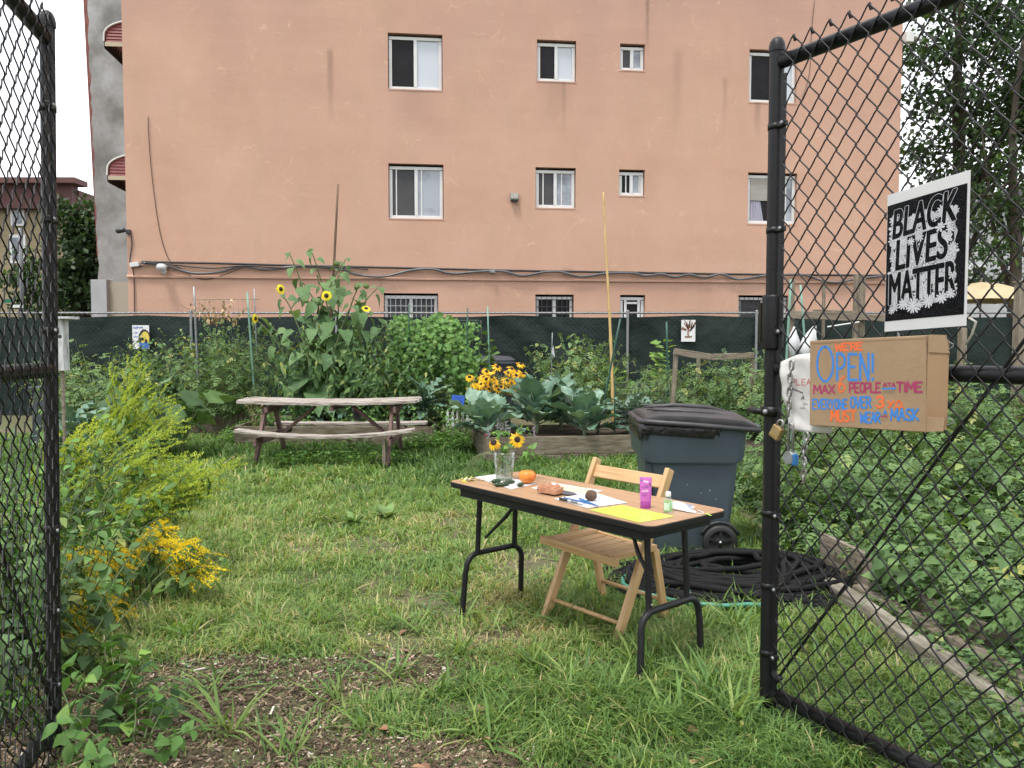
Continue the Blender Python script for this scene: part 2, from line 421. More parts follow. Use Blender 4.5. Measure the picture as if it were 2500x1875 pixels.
# ================================================================== GROUND
def ground_mat():
    m, t, b = nodes('garden_soil'); b.inputs['Roughness'].default_value = .95
    tc = t.nodes.new('ShaderNodeTexCoord')
    def nz(s, d=6):
        n = t.nodes.new('ShaderNodeTexNoise'); n.inputs['Scale'].default_value = s; n.inputs['Detail'].default_value = d; t.links.new(tc.outputs['Object'], n.inputs['Vector']); return n
    a = ramp(t, [(.35, (.055, .042, .026)), (.5, (.10, .085, .045)), (.62, (.16, .145, .075)), (.72, (.25, .20, .12))]); t.links.new(nz(22).outputs['Fac'], a.inputs['Fac'])
    g = ramp(t, [(.3, (.045, .06, .02)), (.7, (.12, .13, .05))]); t.links.new(nz(40).outputs['Fac'], g.inputs['Fac'])
    mk = ramp(t, [(.42, (0, 0, 0)), (.6, (1, 1, 1))]); t.links.new(nz(1.1, 3).outputs['Fac'], mk.inputs['Fac'])
    mx = t.nodes.new('ShaderNodeMix'); mx.data_type = 'RGBA'
    t.links.new(mk.outputs['Color'], mx.inputs[0]); t.links.new(g.outputs['Color'], mx.inputs[6]); t.links.new(a.outputs['Color'], mx.inputs[7]); t.links.new(mx.outputs[2], b.inputs['Base Color'])
    bp = t.nodes.new('ShaderNodeBump'); bp.inputs['Strength'].default_value = .8; bp.inputs['Distance'].default_value = .02
    t.links.new(nz(60).outputs['Fac'], bp.inputs['Height']); t.links.new(bp.outputs[0], b.inputs['Normal'])
    return m
gx = np.concatenate([[-400, -150, -60, -30], np.arange(-14, 14.01, .2), [30, 60, 150, 400]])
gy = np.concatenate([[-400, -100, -30, -8], np.arange(-2, 18.01, .2), [24, 40, 80, 200, 600]])
GXX, GYY = np.meshgrid(gx, gy); fade = np.clip((15 - np.abs(GXX)) / 3, 0, 1) * np.clip((18.5 - GYY) / 3, 0, 1)
GV = np.stack([GXX.ravel(), GYY.ravel(), (tz_np(GXX, GYY) * fade).ravel()], 1); nxg = len(gx)
GF = []
for j in range(len(gy) - 1):
    i = np.arange(nxg - 1) + j * nxg
    GF.append(np.stack([i, i + 1, i + nxg + 1], 1)); GF.append(np.stack([i, i + nxg + 1, i + nxg], 1))
g_o = npmesh('ground', GV, np.concatenate(GF), ground_mat()); g_o['kind'] = 'structure'

# street strip beyond the garden on the left
st = MB().box((-24, 32, .03), (24, 22, .06)).build('street', M('asphalt', (.05, .05, .052), (.07, .07, .07), scale=30, rough=.9)); st['kind'] = 'structure'

# ================================================================== GRASS
def mulch_mask(x, y):
    d = np.hypot((x + 1.15) / 1.0, (y - 3.22) / .74); d2 = np.hypot((x - .2) / 1.3, (y - 2.6) / .16); d3 = np.hypot((x - 1.5) / .4, (y - 2.6) / .2)
    e = np.minimum(np.minimum(d, d2), d3) + (vnoise(x, y, 2.2, 3) - .5) * .9
    return np.clip((1.15 - e) / .35, 0, 1)
def bare_mask(x, y):
    b = np.zeros_like(x)
    for (cx, cy, rx, ry) in ((-.55, 6.9, .35, .3), (-1.2, 6.0, .45, .28), (.15, 5.6, .3, .3), (-.35, 4.75, .4, .3), (.02, 5.2, .25, .22), (-.1, 4.25, .35, .25), (-.55, 4.1, .25, .2)):
        b = np.maximum(b, np.exp(-(((x - cx) / (1.2 * rx)) ** 2 + ((y - cy) / (1.2 * ry)) ** 2)))
    return b
def grass(n, y0, y1, hw, hmin, hmax, seed, wide=1.0):
    rd = np.random.default_rng(seed)
    y = rd.uniform(y0, y1, n * 3); x = rd.uniform(-1, 1, n * 3) * (hw * y + .35)
    cl = vnoise(x, y, 5.5, 21); big = vnoise(x, y, 1.3, 22)
    mu = mulch_mask(x, y); ba = bare_mask(x, y)
    pr = np.clip((.16 + 1.45 * cl ** 1.25) * (1 - .95 * mu) * (1 - .95 * ba) * (.75 + .4 * big), 0, 1)
    pr *= (x < 2.12 - .02 * (y - 3))
    keep = rd.uniform(0, 1, len(x)) < pr; x = x[keep][:n]; y = y[keep][:n]; cl = cl[keep][:n]; big = big[keep][:n]; ba = ba[keep][:n]; mu = mu[keep][:n]
    m = len(x); az = rd.uniform(0, 2 * np.pi, m) * .7 + 4 * np.pi * vnoise(x, y, 1.9, 31) + rd.normal(0, .7, m); tall = rd.uniform(0, 1, m) ** 2.2
    h = (hmin + (hmax - hmin) * tall) * (.55 + .8 * cl) * (1 - .45 * ba) * (1 - .55 * mu)
    h *= 1 + .5 * np.clip((y - 7.5) / 3, 0, 1) * np.clip((x + 5.0) / 1, 0, 1) * 0 + .35 * np.exp(-((y - 3.6) / .7) ** 2) * (x > .1)
    ln = rd.uniform(.45, 1.9, m) * (1 - .35 * tall); d = np.stack([np.cos(az), np.sin(az)], 1)
    side = np.stack([-d[:, 1], d[:, 0]], 1); wd = (.0022 + .0022 * rd.uniform(0, 1, m)) * wide
    z0 = tz_np(x, y) - .004; P = np.zeros((m, 5, 3))
    for k, (u, s_) in enumerate(((0, 1.), (.55, .8))):
        c = np.stack([x + d[:, 0] * h * ln * u ** 1.7, y + d[:, 1] * h * ln * u ** 1.7, z0 + h * (u - .18 * ln * u * u)], 1)
        off = np.concatenate([side * (wd * s_)[:, None], np.zeros((m, 1))], 1); P[:, 2 * k] = c - off; P[:, 2 * k + 1] = c + off
    P[:, 4] = np.stack([x + d[:, 0] * h * ln * 1.1, y + d[:, 1] * h * ln * 1.1, z0 + h * np.maximum(.12, 1 - .62 * ln)], 1)
    F = (np.array([(0, 1, 3), (0, 3, 2), (2, 3, 4)])[None] + (np.arange(m) * 5)[:, None, None]).reshape(-1, 3)
    yl = vnoise(x, y, .55, 41)
    shade = np.exp(-(((x + 2.3) / 1.6) ** 2 + ((y - 10.2) / 1.5) ** 2))
    t = np.clip(rd.normal(.44 + .55 * (yl - .42) + .25 * (vnoise(x, y, 3.1, 55) - .5), .18, m) + .48 * ba + .1 * (cl - .5) + (rd.uniform(0, 1, m) < .07) * .45 - .26 * np.clip((y - 6.8) / 3, 0, 1), 0, 1)
    return P.reshape(-1, 3), F, np.repeat(t, 3)
gr = join([grass(105000, 2.75, 5.4, .68, .035, .15, 1), grass(85000, 5.4, 8.6, .66, .035, .15, 2, 1.5), grass(60000, 8.6, 13.2, .62, .05, .21, 3, 2.4)])
go = npmesh('grass', gr[0], gr[1], L_GRASS, None, gr[2])
tag(go, 'rough green and straw coloured lawn grass across the garden', 'grass', kind='stuff')

# tall loose tufts in the foreground
def tufts(spots, seed):
    rd = np.random.default_rng(seed); O = []; D = []; S = []; 
    for (px, py, n, L) in spots:
        b = on_z(px, py)
        for k in range(n):
            a = rd.uniform(0, 6.28); e = rd.uniform(.35, 1.35)
            O.append((b.x + rd.normal(0, .03), b.y + rd.normal(0, .03), tz(b.x, b.y))); D.append((math.cos(a) * math.cos(e), math.sin(a) * math.cos(e), math.sin(e))); S.append(L * rd.uniform(.5, 1.1))
    O = np.array(O); D = np.array(D); Nn = np.tile(np.array([0, 0, 1.]), (len(O), 1)) + rd.normal(0, .2, (len(O), 3))
    V, F, k = scatter(T_BLADE5, O, D, Nn, S, 1.0); return V, F, tints(len(O), k, .46, .17, seed)
tf_spots = [(560, 1790, 26, .28), (520, 1690, 14, .22), (1180, 1800, 30, .25), (700, 1850, 16, .25), (820, 1720, 22, .2), (960, 1660, 30, .2), (1120, 1600, 40, .2), (1400, 1680, 45, .22), (1490, 1720, 45, .22), (1300, 1640, 40, .2), (1640, 1760, 40, .24), (1730, 1690, 50, .25), (1560, 1640, 40, .22), (1800, 1770, 40, .26), (1840, 1640, 40, .25), (2010, 1640, 40, .22), (2080, 1600, 40, .22), (1930, 1560, 40, .25), (2150, 1740, 40, .2), (1800, 1560, 50, .24), (1700, 1560, 45, .22), (1050, 1700, 30, .2), (900, 1780, 20, .2), (1250, 1760, 26, .22)]
t1 = tufts(tf_spots, 5)
rd = random.Random(4)
more = [(rd.uniform(300, 1850), rd.uniform(1130, 1560), rd.randint(8, 20), rd.uniform(.12, .22)) for _ in range(330)]
more += [(rd.uniform(1750, 2050), rd.uniform(1380, 1560), rd.randint(8, 20), rd.uniform(.14, .24)) for _ in range(60)]
t2 = tufts(more, 6)
tj = join([t1, t2]); to = npmesh('tall_grass', tj[0], tj[1], L_GRASS, None, tj[2])
tag(to, 'taller loose grass tufts standing up from the lawn', 'grass', kind='stuff')

# ================================================================== MULCH
def chips(n, seed):
    rd = np.random.default_rng(seed); x = rd.uniform(-2.6, 2.6, n * 4); y = rd.uniform(2.5, 4.7, n * 4)
    k = rd.uniform(0, 1, len(x)) < mulch_mask(x, y) * .95 + .02; x = x[k][:n]; y = y[k][:n]; m = len(x)
    L = rd.uniform(.006, .022, m) * (1 + 2.6 * (rd.uniform(0, 1, m) < .05)); W = np.minimum(L * rd.uniform(.15, .55, m), .011); H = rd.uniform(.0015, .004, m)
    a = rd.uniform(0, 6.28, m); ti = rd.normal(0, .3, m)
    c = np.array([(-1, -1, -1), (1, -1, -1), (1, 1, -1), (-1, 1, -1), (-.8, -.8, 1), (.8, -.7, 1), (.7, .8, 1), (-.9, .7, 1)], float)
    P = c[None] * np.stack([L, W, H], 1)[:, None, :] * .5
    X = P[..., 0] * np.cos(ti)[:, None]; Z = P[..., 2] + P[..., 0] * np.sin(ti)[:, None]
    V = np.stack([x[:, None] + X * np.cos(a)[:, None] - P[..., 1] * np.sin(a)[:, None], y[:, None] + X * np.sin(a)[:, None] + P[..., 1] * np.cos(a)[:, None], Z + (tz_np(x, y) + rd.uniform(.002, .018, m))[:, None]], -1)
    f = np.array([(4, 5, 6), (4, 6, 7), (0, 1, 5), (0, 5, 4), (1, 2, 6), (1, 6, 5), (2, 3, 7), (2, 7, 6), (3, 0, 4), (3, 4, 7)])
    F = (f[None] + (np.arange(m) * 8)[:, None, None]).reshape(-1, 3); t = np.repeat(np.clip(rd.beta(1.5, 2.9, m) + (rd.uniform(0, 1, m) < .006) * .5, 0, 1), 10)
    return V.reshape(-1, 3), F, t
CHIP = leafmat('wood_chip', [(0, (.035, .024, .016)), (.35, (.11, .075, .048)), (.6, (.24, .175, .115)), (.8, (.38, .32, .25)), (1, (.7, .68, .64))], trans=0, rough=.9)
cv = chips(19000, 8); co = npmesh('wood_chip_mulch', cv[0], cv[1], CHIP, None, cv[2], smooth=False)
tag(co, 'brown wood chip mulch spread at the gateway', 'mulch', kind='stuff')
# fallen leaves
rdl = np.random.default_rng(17); lp = []
for (px, py) in ((1720, 1735), (1830, 1760), (1740, 1820), (1560, 1705), (1950, 1800), (1380, 1720), (1650, 1650), (990, 1530), (1600, 1810), (1690, 1860), (1900, 1850), (310, 1670), (300, 1715), (430, 1560), (1500, 1850), (1620, 1760), (1420, 1840), (1130, 1500), (1080, 1440), (2000, 1720), (2080, 1760)):
    b = on_z(px, py, .02); lp.append((b.x, b.y, tz(b.x, b.y) + .018))
for _ in range(34):
    b = on_z(rdl.uniform(900, 2150), rdl.uniform(1660, 1880), .02); lp.append((b.x, b.y, tz(b.x, b.y) + rdl.uniform(.012, .04)))
lp = np.array(lp); a = rdl.uniform(0, 6.28, len(lp))
V, F, k = scatter(T_OVATE, lp, np.stack([np.cos(a), np.sin(a), .1 * np.ones(len(a))], 1), np.tile([0, 0, 1.], (len(a), 1)) + rdl.normal(0, .3, (len(a), 3)), rdl.uniform(.03, .07, len(a)), 1.2)
lo_ = npmesh('leaf_litter', V, F, leafmat('fallen_leaf', [(0, (.09, .045, .025)), (.5, (.20, .10, .055)), (1, (.34, .22, .13))], trans=.1), None, tints(len(a), k, .5, .22, 3)); tag(lo_, 'dry brown leaves dropped over mulch and grass', 'leaf litter', kind='stuff')
# ground ivy / clover patches under the picnic table and round the beds
def patch(spots, size, seed, tpl=T_DIA, mean=.45):
    rd = np.random.default_rng(seed); O = []; D = []; S = []
    for (cx, cy, rx, ry, hh, n) in spots:
        a = rd.uniform(0, 6.28, n); q = np.sqrt(rd.uniform(0, 1, n)); x = cx + rx * q * np.cos(a); y = cy + ry * q * np.sin(a)
        z = tz_np(x, y) + hh * rd.uniform(.1, 1, n) * (1 - .5 * q ** 2); O.append(np.stack([x, y, z], 1)); b = rd.uniform(0, 6.28, n); D.append(np.stack([np.cos(b), np.sin(b), rd.uniform(-.2, .5, n)], 1)); S.append(size * rd.uniform(.6, 1.3, n))
    O = np.concatenate(O); D = np.concatenate(D); S = np.concatenate(S); Nn = np.tile([0, 0, 1.], (len(O), 1)) + rd.normal(0, .35, (len(O), 3))
    V, F, k = scatter(tpl, O, D, Nn, S, 1.2); return V, F, tints(len(O), k, mean, .22, seed)
pv = patch([(-2.4, 10.6, 1.2, .7, .16, 2600), (-1.0, 11.6, .9, .4, .3, 1800), (-2.6, 12.3, 1.5, .35, .38, 3600), (.2, 11.2, .4, .9, .25, 900), (-4.0, 12.6, .6, .6, .4, 1400)], .055, 31)
po = npmesh('ground_cover', pv[0], pv[1], L_BRIGHT, None, pv[2]); tag(po, 'low leafy ground cover under and behind the picnic table', 'ground cover', kind='stuff')
rdw = random.Random(77); wsp = []
for _ in range(46):
    b = on_z(rdw.uniform(420, 1500), rdw.uniform(1190, 1700)); wsp.append((b.x, b.y, rdw.uniform(.06, .2), rdw.uniform(.05, .15), .05, rdw.randint(25, 80)))
pv = patch(wsp, .026, 35); po = npmesh('lawn_clover', pv[0], pv[1], L_TOM, None, pv[2]); tag(po, 'small clover patches scattered through the lawn', 'clover', kind='stuff')
# broad plantain rosettes in the lawn
for i, (px, py, lab) in enumerate(((865, 1285, 'broad leaved weed rosette in the middle of the lawn'), (945, 1270, 'pale broad leaved weed right of another in the lawn'))):
    b = on_z(px, py); O = []; D = []; rr = np.random.default_rng(60 + i)
    for k in range(9):
        a = k * .7 + rr.uniform(-.2, .2); O.append((b.x, b.y, tz(b.x, b.y) + .02)); e = rr.uniform(.2, .8); D.append((math.cos(a) * math.cos(e), math.sin(a) * math.cos(e), math.sin(e)))
    V, F, k = scatter(T_OVATE, np.array(O), np.array(D), np.tile([0, 0, 1.], (9, 1)), rr.uniform(.13, .2, 9), .8)
    o = npmesh('broadleaf_weed', V, F, L_TOM, None, tints(9, k, .7, .15, i)); tag(o, lab, 'weed', 'broad leaved weeds in the lawn')

# ================================================================== SALMON BUILDING
BP = Vector((0, 19.5, 0)); BANG = math.atan(.11); BX = Vector((math.cos(BANG), math.sin(BANG), 0)); BN = Vector((math.sin(BANG), -math.cos(BANG), 0))
BM = frame(BP, BX)                     # local x along wall, local y away from camera, z up
def wp(px, py):
    p = on_plane(px, py, BP, BN); return (p - BP).dot(BX), p.z
S0 = wp(303, 300)[0]; S1 = wp(2201, 200)[0]; BTOP = 12.2
wins_px = [('A1', 946.5, 1080, 80, 219), ('B1', 1311, 1407, 96, 199), ('C1', 1514, 1575, 105, 172), ('D1', 1830, 1947, 120, 251),
           ('A2', 948, 1082.6, 398, 534), ('B2', 1307.6, 1406, 407, 508), ('C2', 1511.7, 1574.7, 412, 478), ('D2', 1826.6, 1947, 420, 547),
           ('A3', 936.7, 1069.6, 714, 850), ('B3', 1307, 1401, 717, 850), ('C3', 1514, 1575.6, 718, 850), ('D3', 1803, 1925, 719, 850)]
wins = {}
for nme, a, b, c, d in wins_px:
    s0, z1 = wp(a, c); s1, _ = wp(b, c); _, z0 = wp((a + b) / 2, d); _, z1 = wp((a + b) / 2, c + 2); wins[nme] = (s0, s1, z0, z1)

def stucco():
    m, t, b = nodes('salmon_stucco'); b.inputs['Roughness'].default_value = .88; b.inputs['Specular IOR Level'].default_value = .2
    tc = t.nodes.new('ShaderNodeTexCoord'); L = t.links.new
    def nz(s, d=5, st=(1, 1, 1), r=.6):
        mp = t.nodes.new('ShaderNodeMapping'); mp.inputs['Scale'].default_value = st; L(tc.outputs['Object'], mp.inputs['Vector'])
        n = t.nodes.new('ShaderNodeTexNoise'); n.inputs['Scale'].default_value = s; n.inputs['Detail'].default_value = d; n.inputs['Roughness'].default_value = r; L(mp.outputs[0], n.inputs['Vector']); return n.outputs['Fac']
    def mth(op, a, bb=None, clamp=False):
        n = t.nodes.new('ShaderNodeMath'); n.operation = op; n.use_clamp = clamp
        for i, v in enumerate((a, bb)):
            if v is None: continue
            if isinstance(v, (int, float)): n.inputs[i].default_value = v
            else: L(v, n.inputs[i])
        return n.outputs[0]
    def mixc(fac, a, col, mode='MIX'):
        n = t.nodes.new('ShaderNodeMix'); n.data_type = 'RGBA'; n.blend_type = mode
        if isinstance(fac, (int, float)): n.inputs[0].default_value = fac
        else: L(fac, n.inputs[0])
        L(a, n.inputs[6])
        if isinstance(col, tuple): n.inputs[7].default_value = (*col, 1)
        else: L(col, n.inputs[7])
        return n.outputs[2]
    r = ramp(t, [(.3, (.45, .272, .198)), (.5, (.49, .302, .223)), (.7, (.515, .325, .245))]); L(nz(.55, 4), r.inputs['Fac']); c = r.outputs['Color']
    # mauve-grey weathering in broad soft patches, stronger high on the wall
    sx = t.nodes.new('ShaderNodeSeparateXYZ'); L(tc.outputs['Object'], sx.inputs[0]); X = sx.outputs[0]; Z = sx.outputs[2]
    hgt = t.nodes.new('ShaderNodeMapRange'); hgt.inputs[1].default_value = 4.; hgt.inputs[2].default_value = 10.; L(Z, hgt.inputs[0])
    k1 = mth('MULTIPLY', hgt.outputs[0], mth('MULTIPLY', mth('SUBTRACT', nz(.32, 3, (1, 1, .8)), .33, True), 2.6), True)
    c = mixc(mth('MULTIPLY', k1, .85), c, (.375, .228, .195))
    k2 = mth('MULTIPLY', mth('SUBTRACT', nz(.9, 4, (1.6, 1, .55)), .5, True), 2.2, True)
    c = mixc(mth('MULTIPLY', k2, .6), c, (.39, .275, .185))
    # horizontal trowel bands
    k3 = mth('MULTIPLY', mth('SUBTRACT', nz(1.2, 3, (.25, 1, 3.0)), .5, True), 1.6, True); c = mixc(mth('MULTIPLY', k3, .55), c, (.53, .345, .265))
    # patched cracks : pale lines
    wv = t.nodes.new('ShaderNodeTexNoise'); wv.inputs['Scale'].default_value = 2.2; wv.inputs['Detail'].default_value = 3; L(tc.outputs['Object'], wv.inputs['Vector'])
    ad = t.nodes.new('ShaderNodeMix'); ad.data_type = 'RGBA'; ad.blend_type = 'LINEAR_LIGHT'; ad.inputs[0].default_value = .28; L(tc.outputs['Object'], ad.inputs[6]); L(wv.outputs['Color'], ad.inputs[7])
    vo = t.nodes.new('ShaderNodeTexVoronoi'); vo.feature = 'DISTANCE_TO_EDGE'; vo.inputs['Scale'].default_value = 1.15; L(ad.outputs[2], vo.inputs['Vector'])
    ln = t.nodes.new('ShaderNodeMapRange'); ln.inputs[1].default_value = .003; ln.inputs[2].default_value = .018; ln.inputs[3].default_value = 1; ln.inputs[4].default_value = 0; L(vo.outputs['Distance'], ln.inputs[0])
    msk = mth('MULTIPLY', mth('SUBTRACT', nz(.8, 3), .47, True), 9., True); brk = mth('MULTIPLY', mth('SUBTRACT', nz(3.2, 3), .47, True), 5., True)
    c = mixc(mth('MULTIPLY', mth('MULTIPLY', ln.outputs[0], msk), mth('MULTIPLY', brk, .7)), c, (.62, .41, .29))
    # dirt runs
    def streak(px, y0, y1, wdt, st, nm=None):
        s, z1 = wp(px, y0); _, z0 = wp(px, y1); dx = mth('ABSOLUTE', mth('SUBTRACT', X, s)); dx = mth('ADD', dx, mth('MULTIPLY', mth('SUBTRACT', nz(6, 3, (1, 1, .3)), .5), .12))
        a = t.nodes.new('ShaderNodeMapRange'); a.inputs[1].default_value = wdt * .2; a.inputs[2].default_value = wdt; a.inputs[3].default_value = 1; a.inputs[4].default_value = 0; L(dx, a.inputs[0])
        q = t.nodes.new('ShaderNodeMapRange'); q.inputs[1].default_value = z0; q.inputs[2].default_value = z1; L(Z, q.inputs[0])
        q2 = t.nodes.new('ShaderNodeMapRange'); q2.inputs[1].default_value = z1; q2.inputs[2].default_value = z1 + .15; q2.inputs[3].default_value = 1; q2.inputs[4].default_value = 0; L(Z, q2.inputs[0])
        return mth('MULTIPLY', mth('MULTIPLY', a.outputs[0], mth('POWER', q.outputs[0], .8)), mth('MULTIPLY', q2.outputs[0], st))
    for args in ((806, 128, 310, .10, .45), (1581, 5, 140, .07, .6), (1377, 202, 330, .07, .3), (1655, 130, 330, .16, .25), (1770, 200, 320, .09, .3), (1850, 252, 350, .12, .4), (1010, 222, 330, .6, .2), (1355, 202, 330, .5, .2), (1262, 485, 520, .12, .55), (1385, 662, 690, .22, .35), (930, 690, 760, .06, .3)):
        c = mixc(streak(*args), c, (.14, .10, .075))
    L(c, b.inputs['Base Color'])
    bp = t.nodes.new('ShaderNodeBump'); bp.inputs['Strength'].default_value = .16; bp.inputs['Distance'].default_value = .03
    hh = mth('ADD', nz(28, 5), mth('MULTIPLY', nz(2.5, 3), 1.4)); L(hh, bp.inputs['Height']); L(bp.outputs[0], b.inputs['Normal'])
    return m
STUCCO = stucco()
bld = thing('apartment_building', BP, 'salmon stucco apartment building with white sliding windows', 'building', mw=BM)
# front wall with real openings
xs = sorted(set([S0, S1] + [v for w_ in wins.values() for v in w_[:2]])); zs = sorted(set([-.1, BTOP] + [v for w_ in wins.values() for v in w_[2:]]))
mb = MB(); REV = .16
for i in range(len(xs) - 1):
    for j in range(len(zs) - 1):
        cx = (xs[i] + xs[i + 1]) / 2; cz = (zs[j] + zs[j + 1]) / 2
        if any(a < cx < b and c < cz < d for a, b, c, d in wins.values()): continue
        mb.add([(xs[i], 0, zs[j]), (xs[i + 1], 0, zs[j]), (xs[i + 1], 0, zs[j + 1]), (xs[i], 0, zs[j + 1])], [(0, 1, 2, 3)])
for a, b, c, d in wins.values():
    for (p, q) in (((a, c), (b, c)), ((b, c), (b, d)), ((b, d), (a, d)), ((a, d), (a, c))):
        mb.add([(p[0], 0, p[1]), (q[0], 0, q[1]), (q[0], REV, q[1]), (p[0], REV, p[1])], [(0, 3, 2, 1)])
mb.build('wall', STUCCO, bld, BM)
DEP = 7.6
INT = M('dim_room', (.12, .115, .11), (.16, .15, .14), scale=2, rough=.9)
mb = MB(); h = .004
mb.add([(S0, .0, -.1), (S0, DEP, -.1), (S0, DEP, BTOP), (S0, 0, BTOP), (S1, 0, -.1), (S1, DEP, -.1), (S1, DEP, BTOP), (S1, 0, BTOP)], [(0, 3, 2, 1), (4, 5, 6, 7), (1, 2, 6, 5), (3, 7, 6, 2)])
mb.build('side_wall', STUCCO, bld, BM)
mb = MB()
for zf in (2.62, 5.95, 9.2): mb.box(((S0 + S1) / 2, DEP / 2, zf), (S1 - S0 - .1, DEP - .6, .2))
mb.box(((S0 + S1) / 2, 3.2, BTOP / 2), (S1 - S0 - .1, .1, BTOP - .2))
mb.build('interior_floor', INT, bld, BM)
lz = (wp(313, 668)[1] + wp(1800, 692)[1]) / 2
MB().box(((S0 + S1) / 2, -.008, (lz - .1) / 2), (S1 - S0 - .004, .07, lz + .08)) if False else None
# projecting base course : a long sill line
mb = MB(); mb.add([(S0 - .01, -.002, lz + .03), (S1 + .01, -.002, lz + .03), (S1 + .01, -.05, lz), (S0 - .01, -.05, lz), (S1 + .01, -.05, lz - .035), (S0 - .01, -.05, lz - .035), (S1 + .01, -.002, lz - .035), (S0 - .01, -.002, lz - .035)], [(0, 3, 2, 1), (3, 5, 4, 2), (5, 7, 6, 4)])
mb.build('ledge', STUCCO, bld, BM)

PANE_BRIGHT = M('painted_sky_reflection_pane', (.52, .57, .64), (.58, .62, .68), scale=.8, rough=.12, spec=.8)  # bright sky reflection is put into the pane's base colour
PANE_GREY = M('painted_grey_reflection_pane', (.10, .12, .15), (.34, .38, .43), scale=.8, rough=.06, spec=.9, lo=.42, hi=.56)  # noise colour paints reflected cloud and building shapes on the pane
PANE_DARK = M('dark_screened_pane', (.008, .008, .009), (.018, .018, .020), scale=1.5, rough=.35, spec=.15)
SCREEN = M('insect_screen', (.05, .05, .054), (.08, .08, .085), scale=1.2, rough=.7)
GLASS = glassy('window_glass', (.35, .4, .45), .22, .03)
BLIND = M('venetian_blind', (.40, .38, .34), (.46, .44, .40), scale=4, rough=.6)
CURT = M('lilac_curtain', (.35, .34, .44), (.46, .45, .55), scale=3, stretch=(6, 1, .3), rough=.8)
BAR_W = M('pale_window_bar', (.42, .43, .45)); BAR_K = M('black_window_bar', (.03, .03, .034), rough=.4)
def make_window(key, left, right, bars=None, sash=(), blind=False, ext=None):
    a, b, c, d = wins[key]; fw = .075; y = .115
    mb = MB(); z1 = d - .05      # dark gap under lintel
    mb.box(((a + b) / 2, y, z1 - fw / 2), (b - a - .03, .06, fw)); mb.box(((a + b) / 2, y, c + fw / 2 + .012), (b - a - .03, .06, fw))
    for x in (a + fw / 2 + .015, b - fw / 2 - .015): mb.box((x, y + .001, (c + z1) / 2), (fw, .06, z1 - c - 2 * fw - .02))
    w_ = mb.build('window', WHITE_PAINT, bld, BM, bevel=.006)
    sl = MB(); sl.box(((a + b) / 2, .006, c - .012), (b - a + .02, .03, .03)); sl.build('sill', STUCCO, w_, BM)
    m = (a + b) / 2; zi0 = c + fw + .01; zi1 = z1 - fw
    if key != 'C3':
        MB().box((m, y - .012, (zi0 + zi1) / 2), (.075, .05, zi1 - zi0)).build('meeting_stile', WHITE_PAINT, w_, BM)
        for nm, x0, x1, mt in (('pane', a + fw + .016, m - .038, left), ('pane', m + .038, b - fw - .016, right)):
            MB().box(((x0 + x1) / 2, y + .012, (zi0 + zi1) / 2), (x1 - x0, .008, zi1 - zi0)).build(nm, mt, w_, BM)
    else:
        MB().box((m, y + .012, (zi0 + zi1) / 2), (b - a - 2 * fw - .04, .008, zi1 - zi0)).build('pane', left, w_, BM)
        f2 = MB()
        for x in (a + .15, b - .15): f2.box((x, y - .03, (zi0 + zi1) / 2), (.06, .04, zi1 - zi0))
        f2.box((m, y - .03, zi1 - .07), (b - a - .3, .04, .05)); f2.build('sash', WHITE_PAINT, w_, BM)
    for u in sash:
        x = a + (b - a) * u; MB().box((x, y - .002, (zi0 + zi1) / 2), (.028, .03, zi1 - zi0)).build('sash', WHITE_PAINT, w_, BM)
    if bars:
        g = MB(); nb = int((b - a) / .125)
        for k in range(nb + 1):
            x = a + .04 + (b - a - .08) * k / nb; g.box((x, .03, (c + d) / 2), (.014, .014, d - c - .1))
        for z in (d - .12, d - .3, (c + d) / 2, c + .12): g.box((m, .03, z), (b - a - .02, .012, .016))
        g.build('window_bars', bars, w_, BM)
    if blind:
        g = MB(); hh = (zi1 - zi0) * .52
        for k in range(18):
            z = zi1 - hh * k / 18; g.box(((a + m) / 2 + .02, y - .02, z - .02), (m - a - .16, .02, hh / 18 * .82))
        g.build('blind', BLIND, w_, BM)
        def fn(u, v): return (a + fw + .03 + (m - a - .2) * u * (.8 - .2 * v), y - .015 + .012 * math.sin(u * 40), zi0 + (zi1 - zi0) * .46 * v)
        MB().grid(40, 4, fn).build('curtain', CURT, w_, BM, smooth=True)
    return w_
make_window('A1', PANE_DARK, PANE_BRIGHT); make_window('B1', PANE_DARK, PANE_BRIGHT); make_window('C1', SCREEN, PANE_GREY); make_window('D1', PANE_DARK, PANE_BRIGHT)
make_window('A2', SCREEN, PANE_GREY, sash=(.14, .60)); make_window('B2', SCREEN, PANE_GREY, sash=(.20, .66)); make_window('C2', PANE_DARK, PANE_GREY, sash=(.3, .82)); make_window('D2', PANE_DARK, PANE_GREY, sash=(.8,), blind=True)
make_window('A3', SCREEN, SCREEN, BAR_W); make_window('B3', PANE_DARK, PANE_DARK, BAR_K); make_window('C3', PANE_DARK, PANE_DARK); make_window('D3', SCREEN, SCREEN, BAR_K)

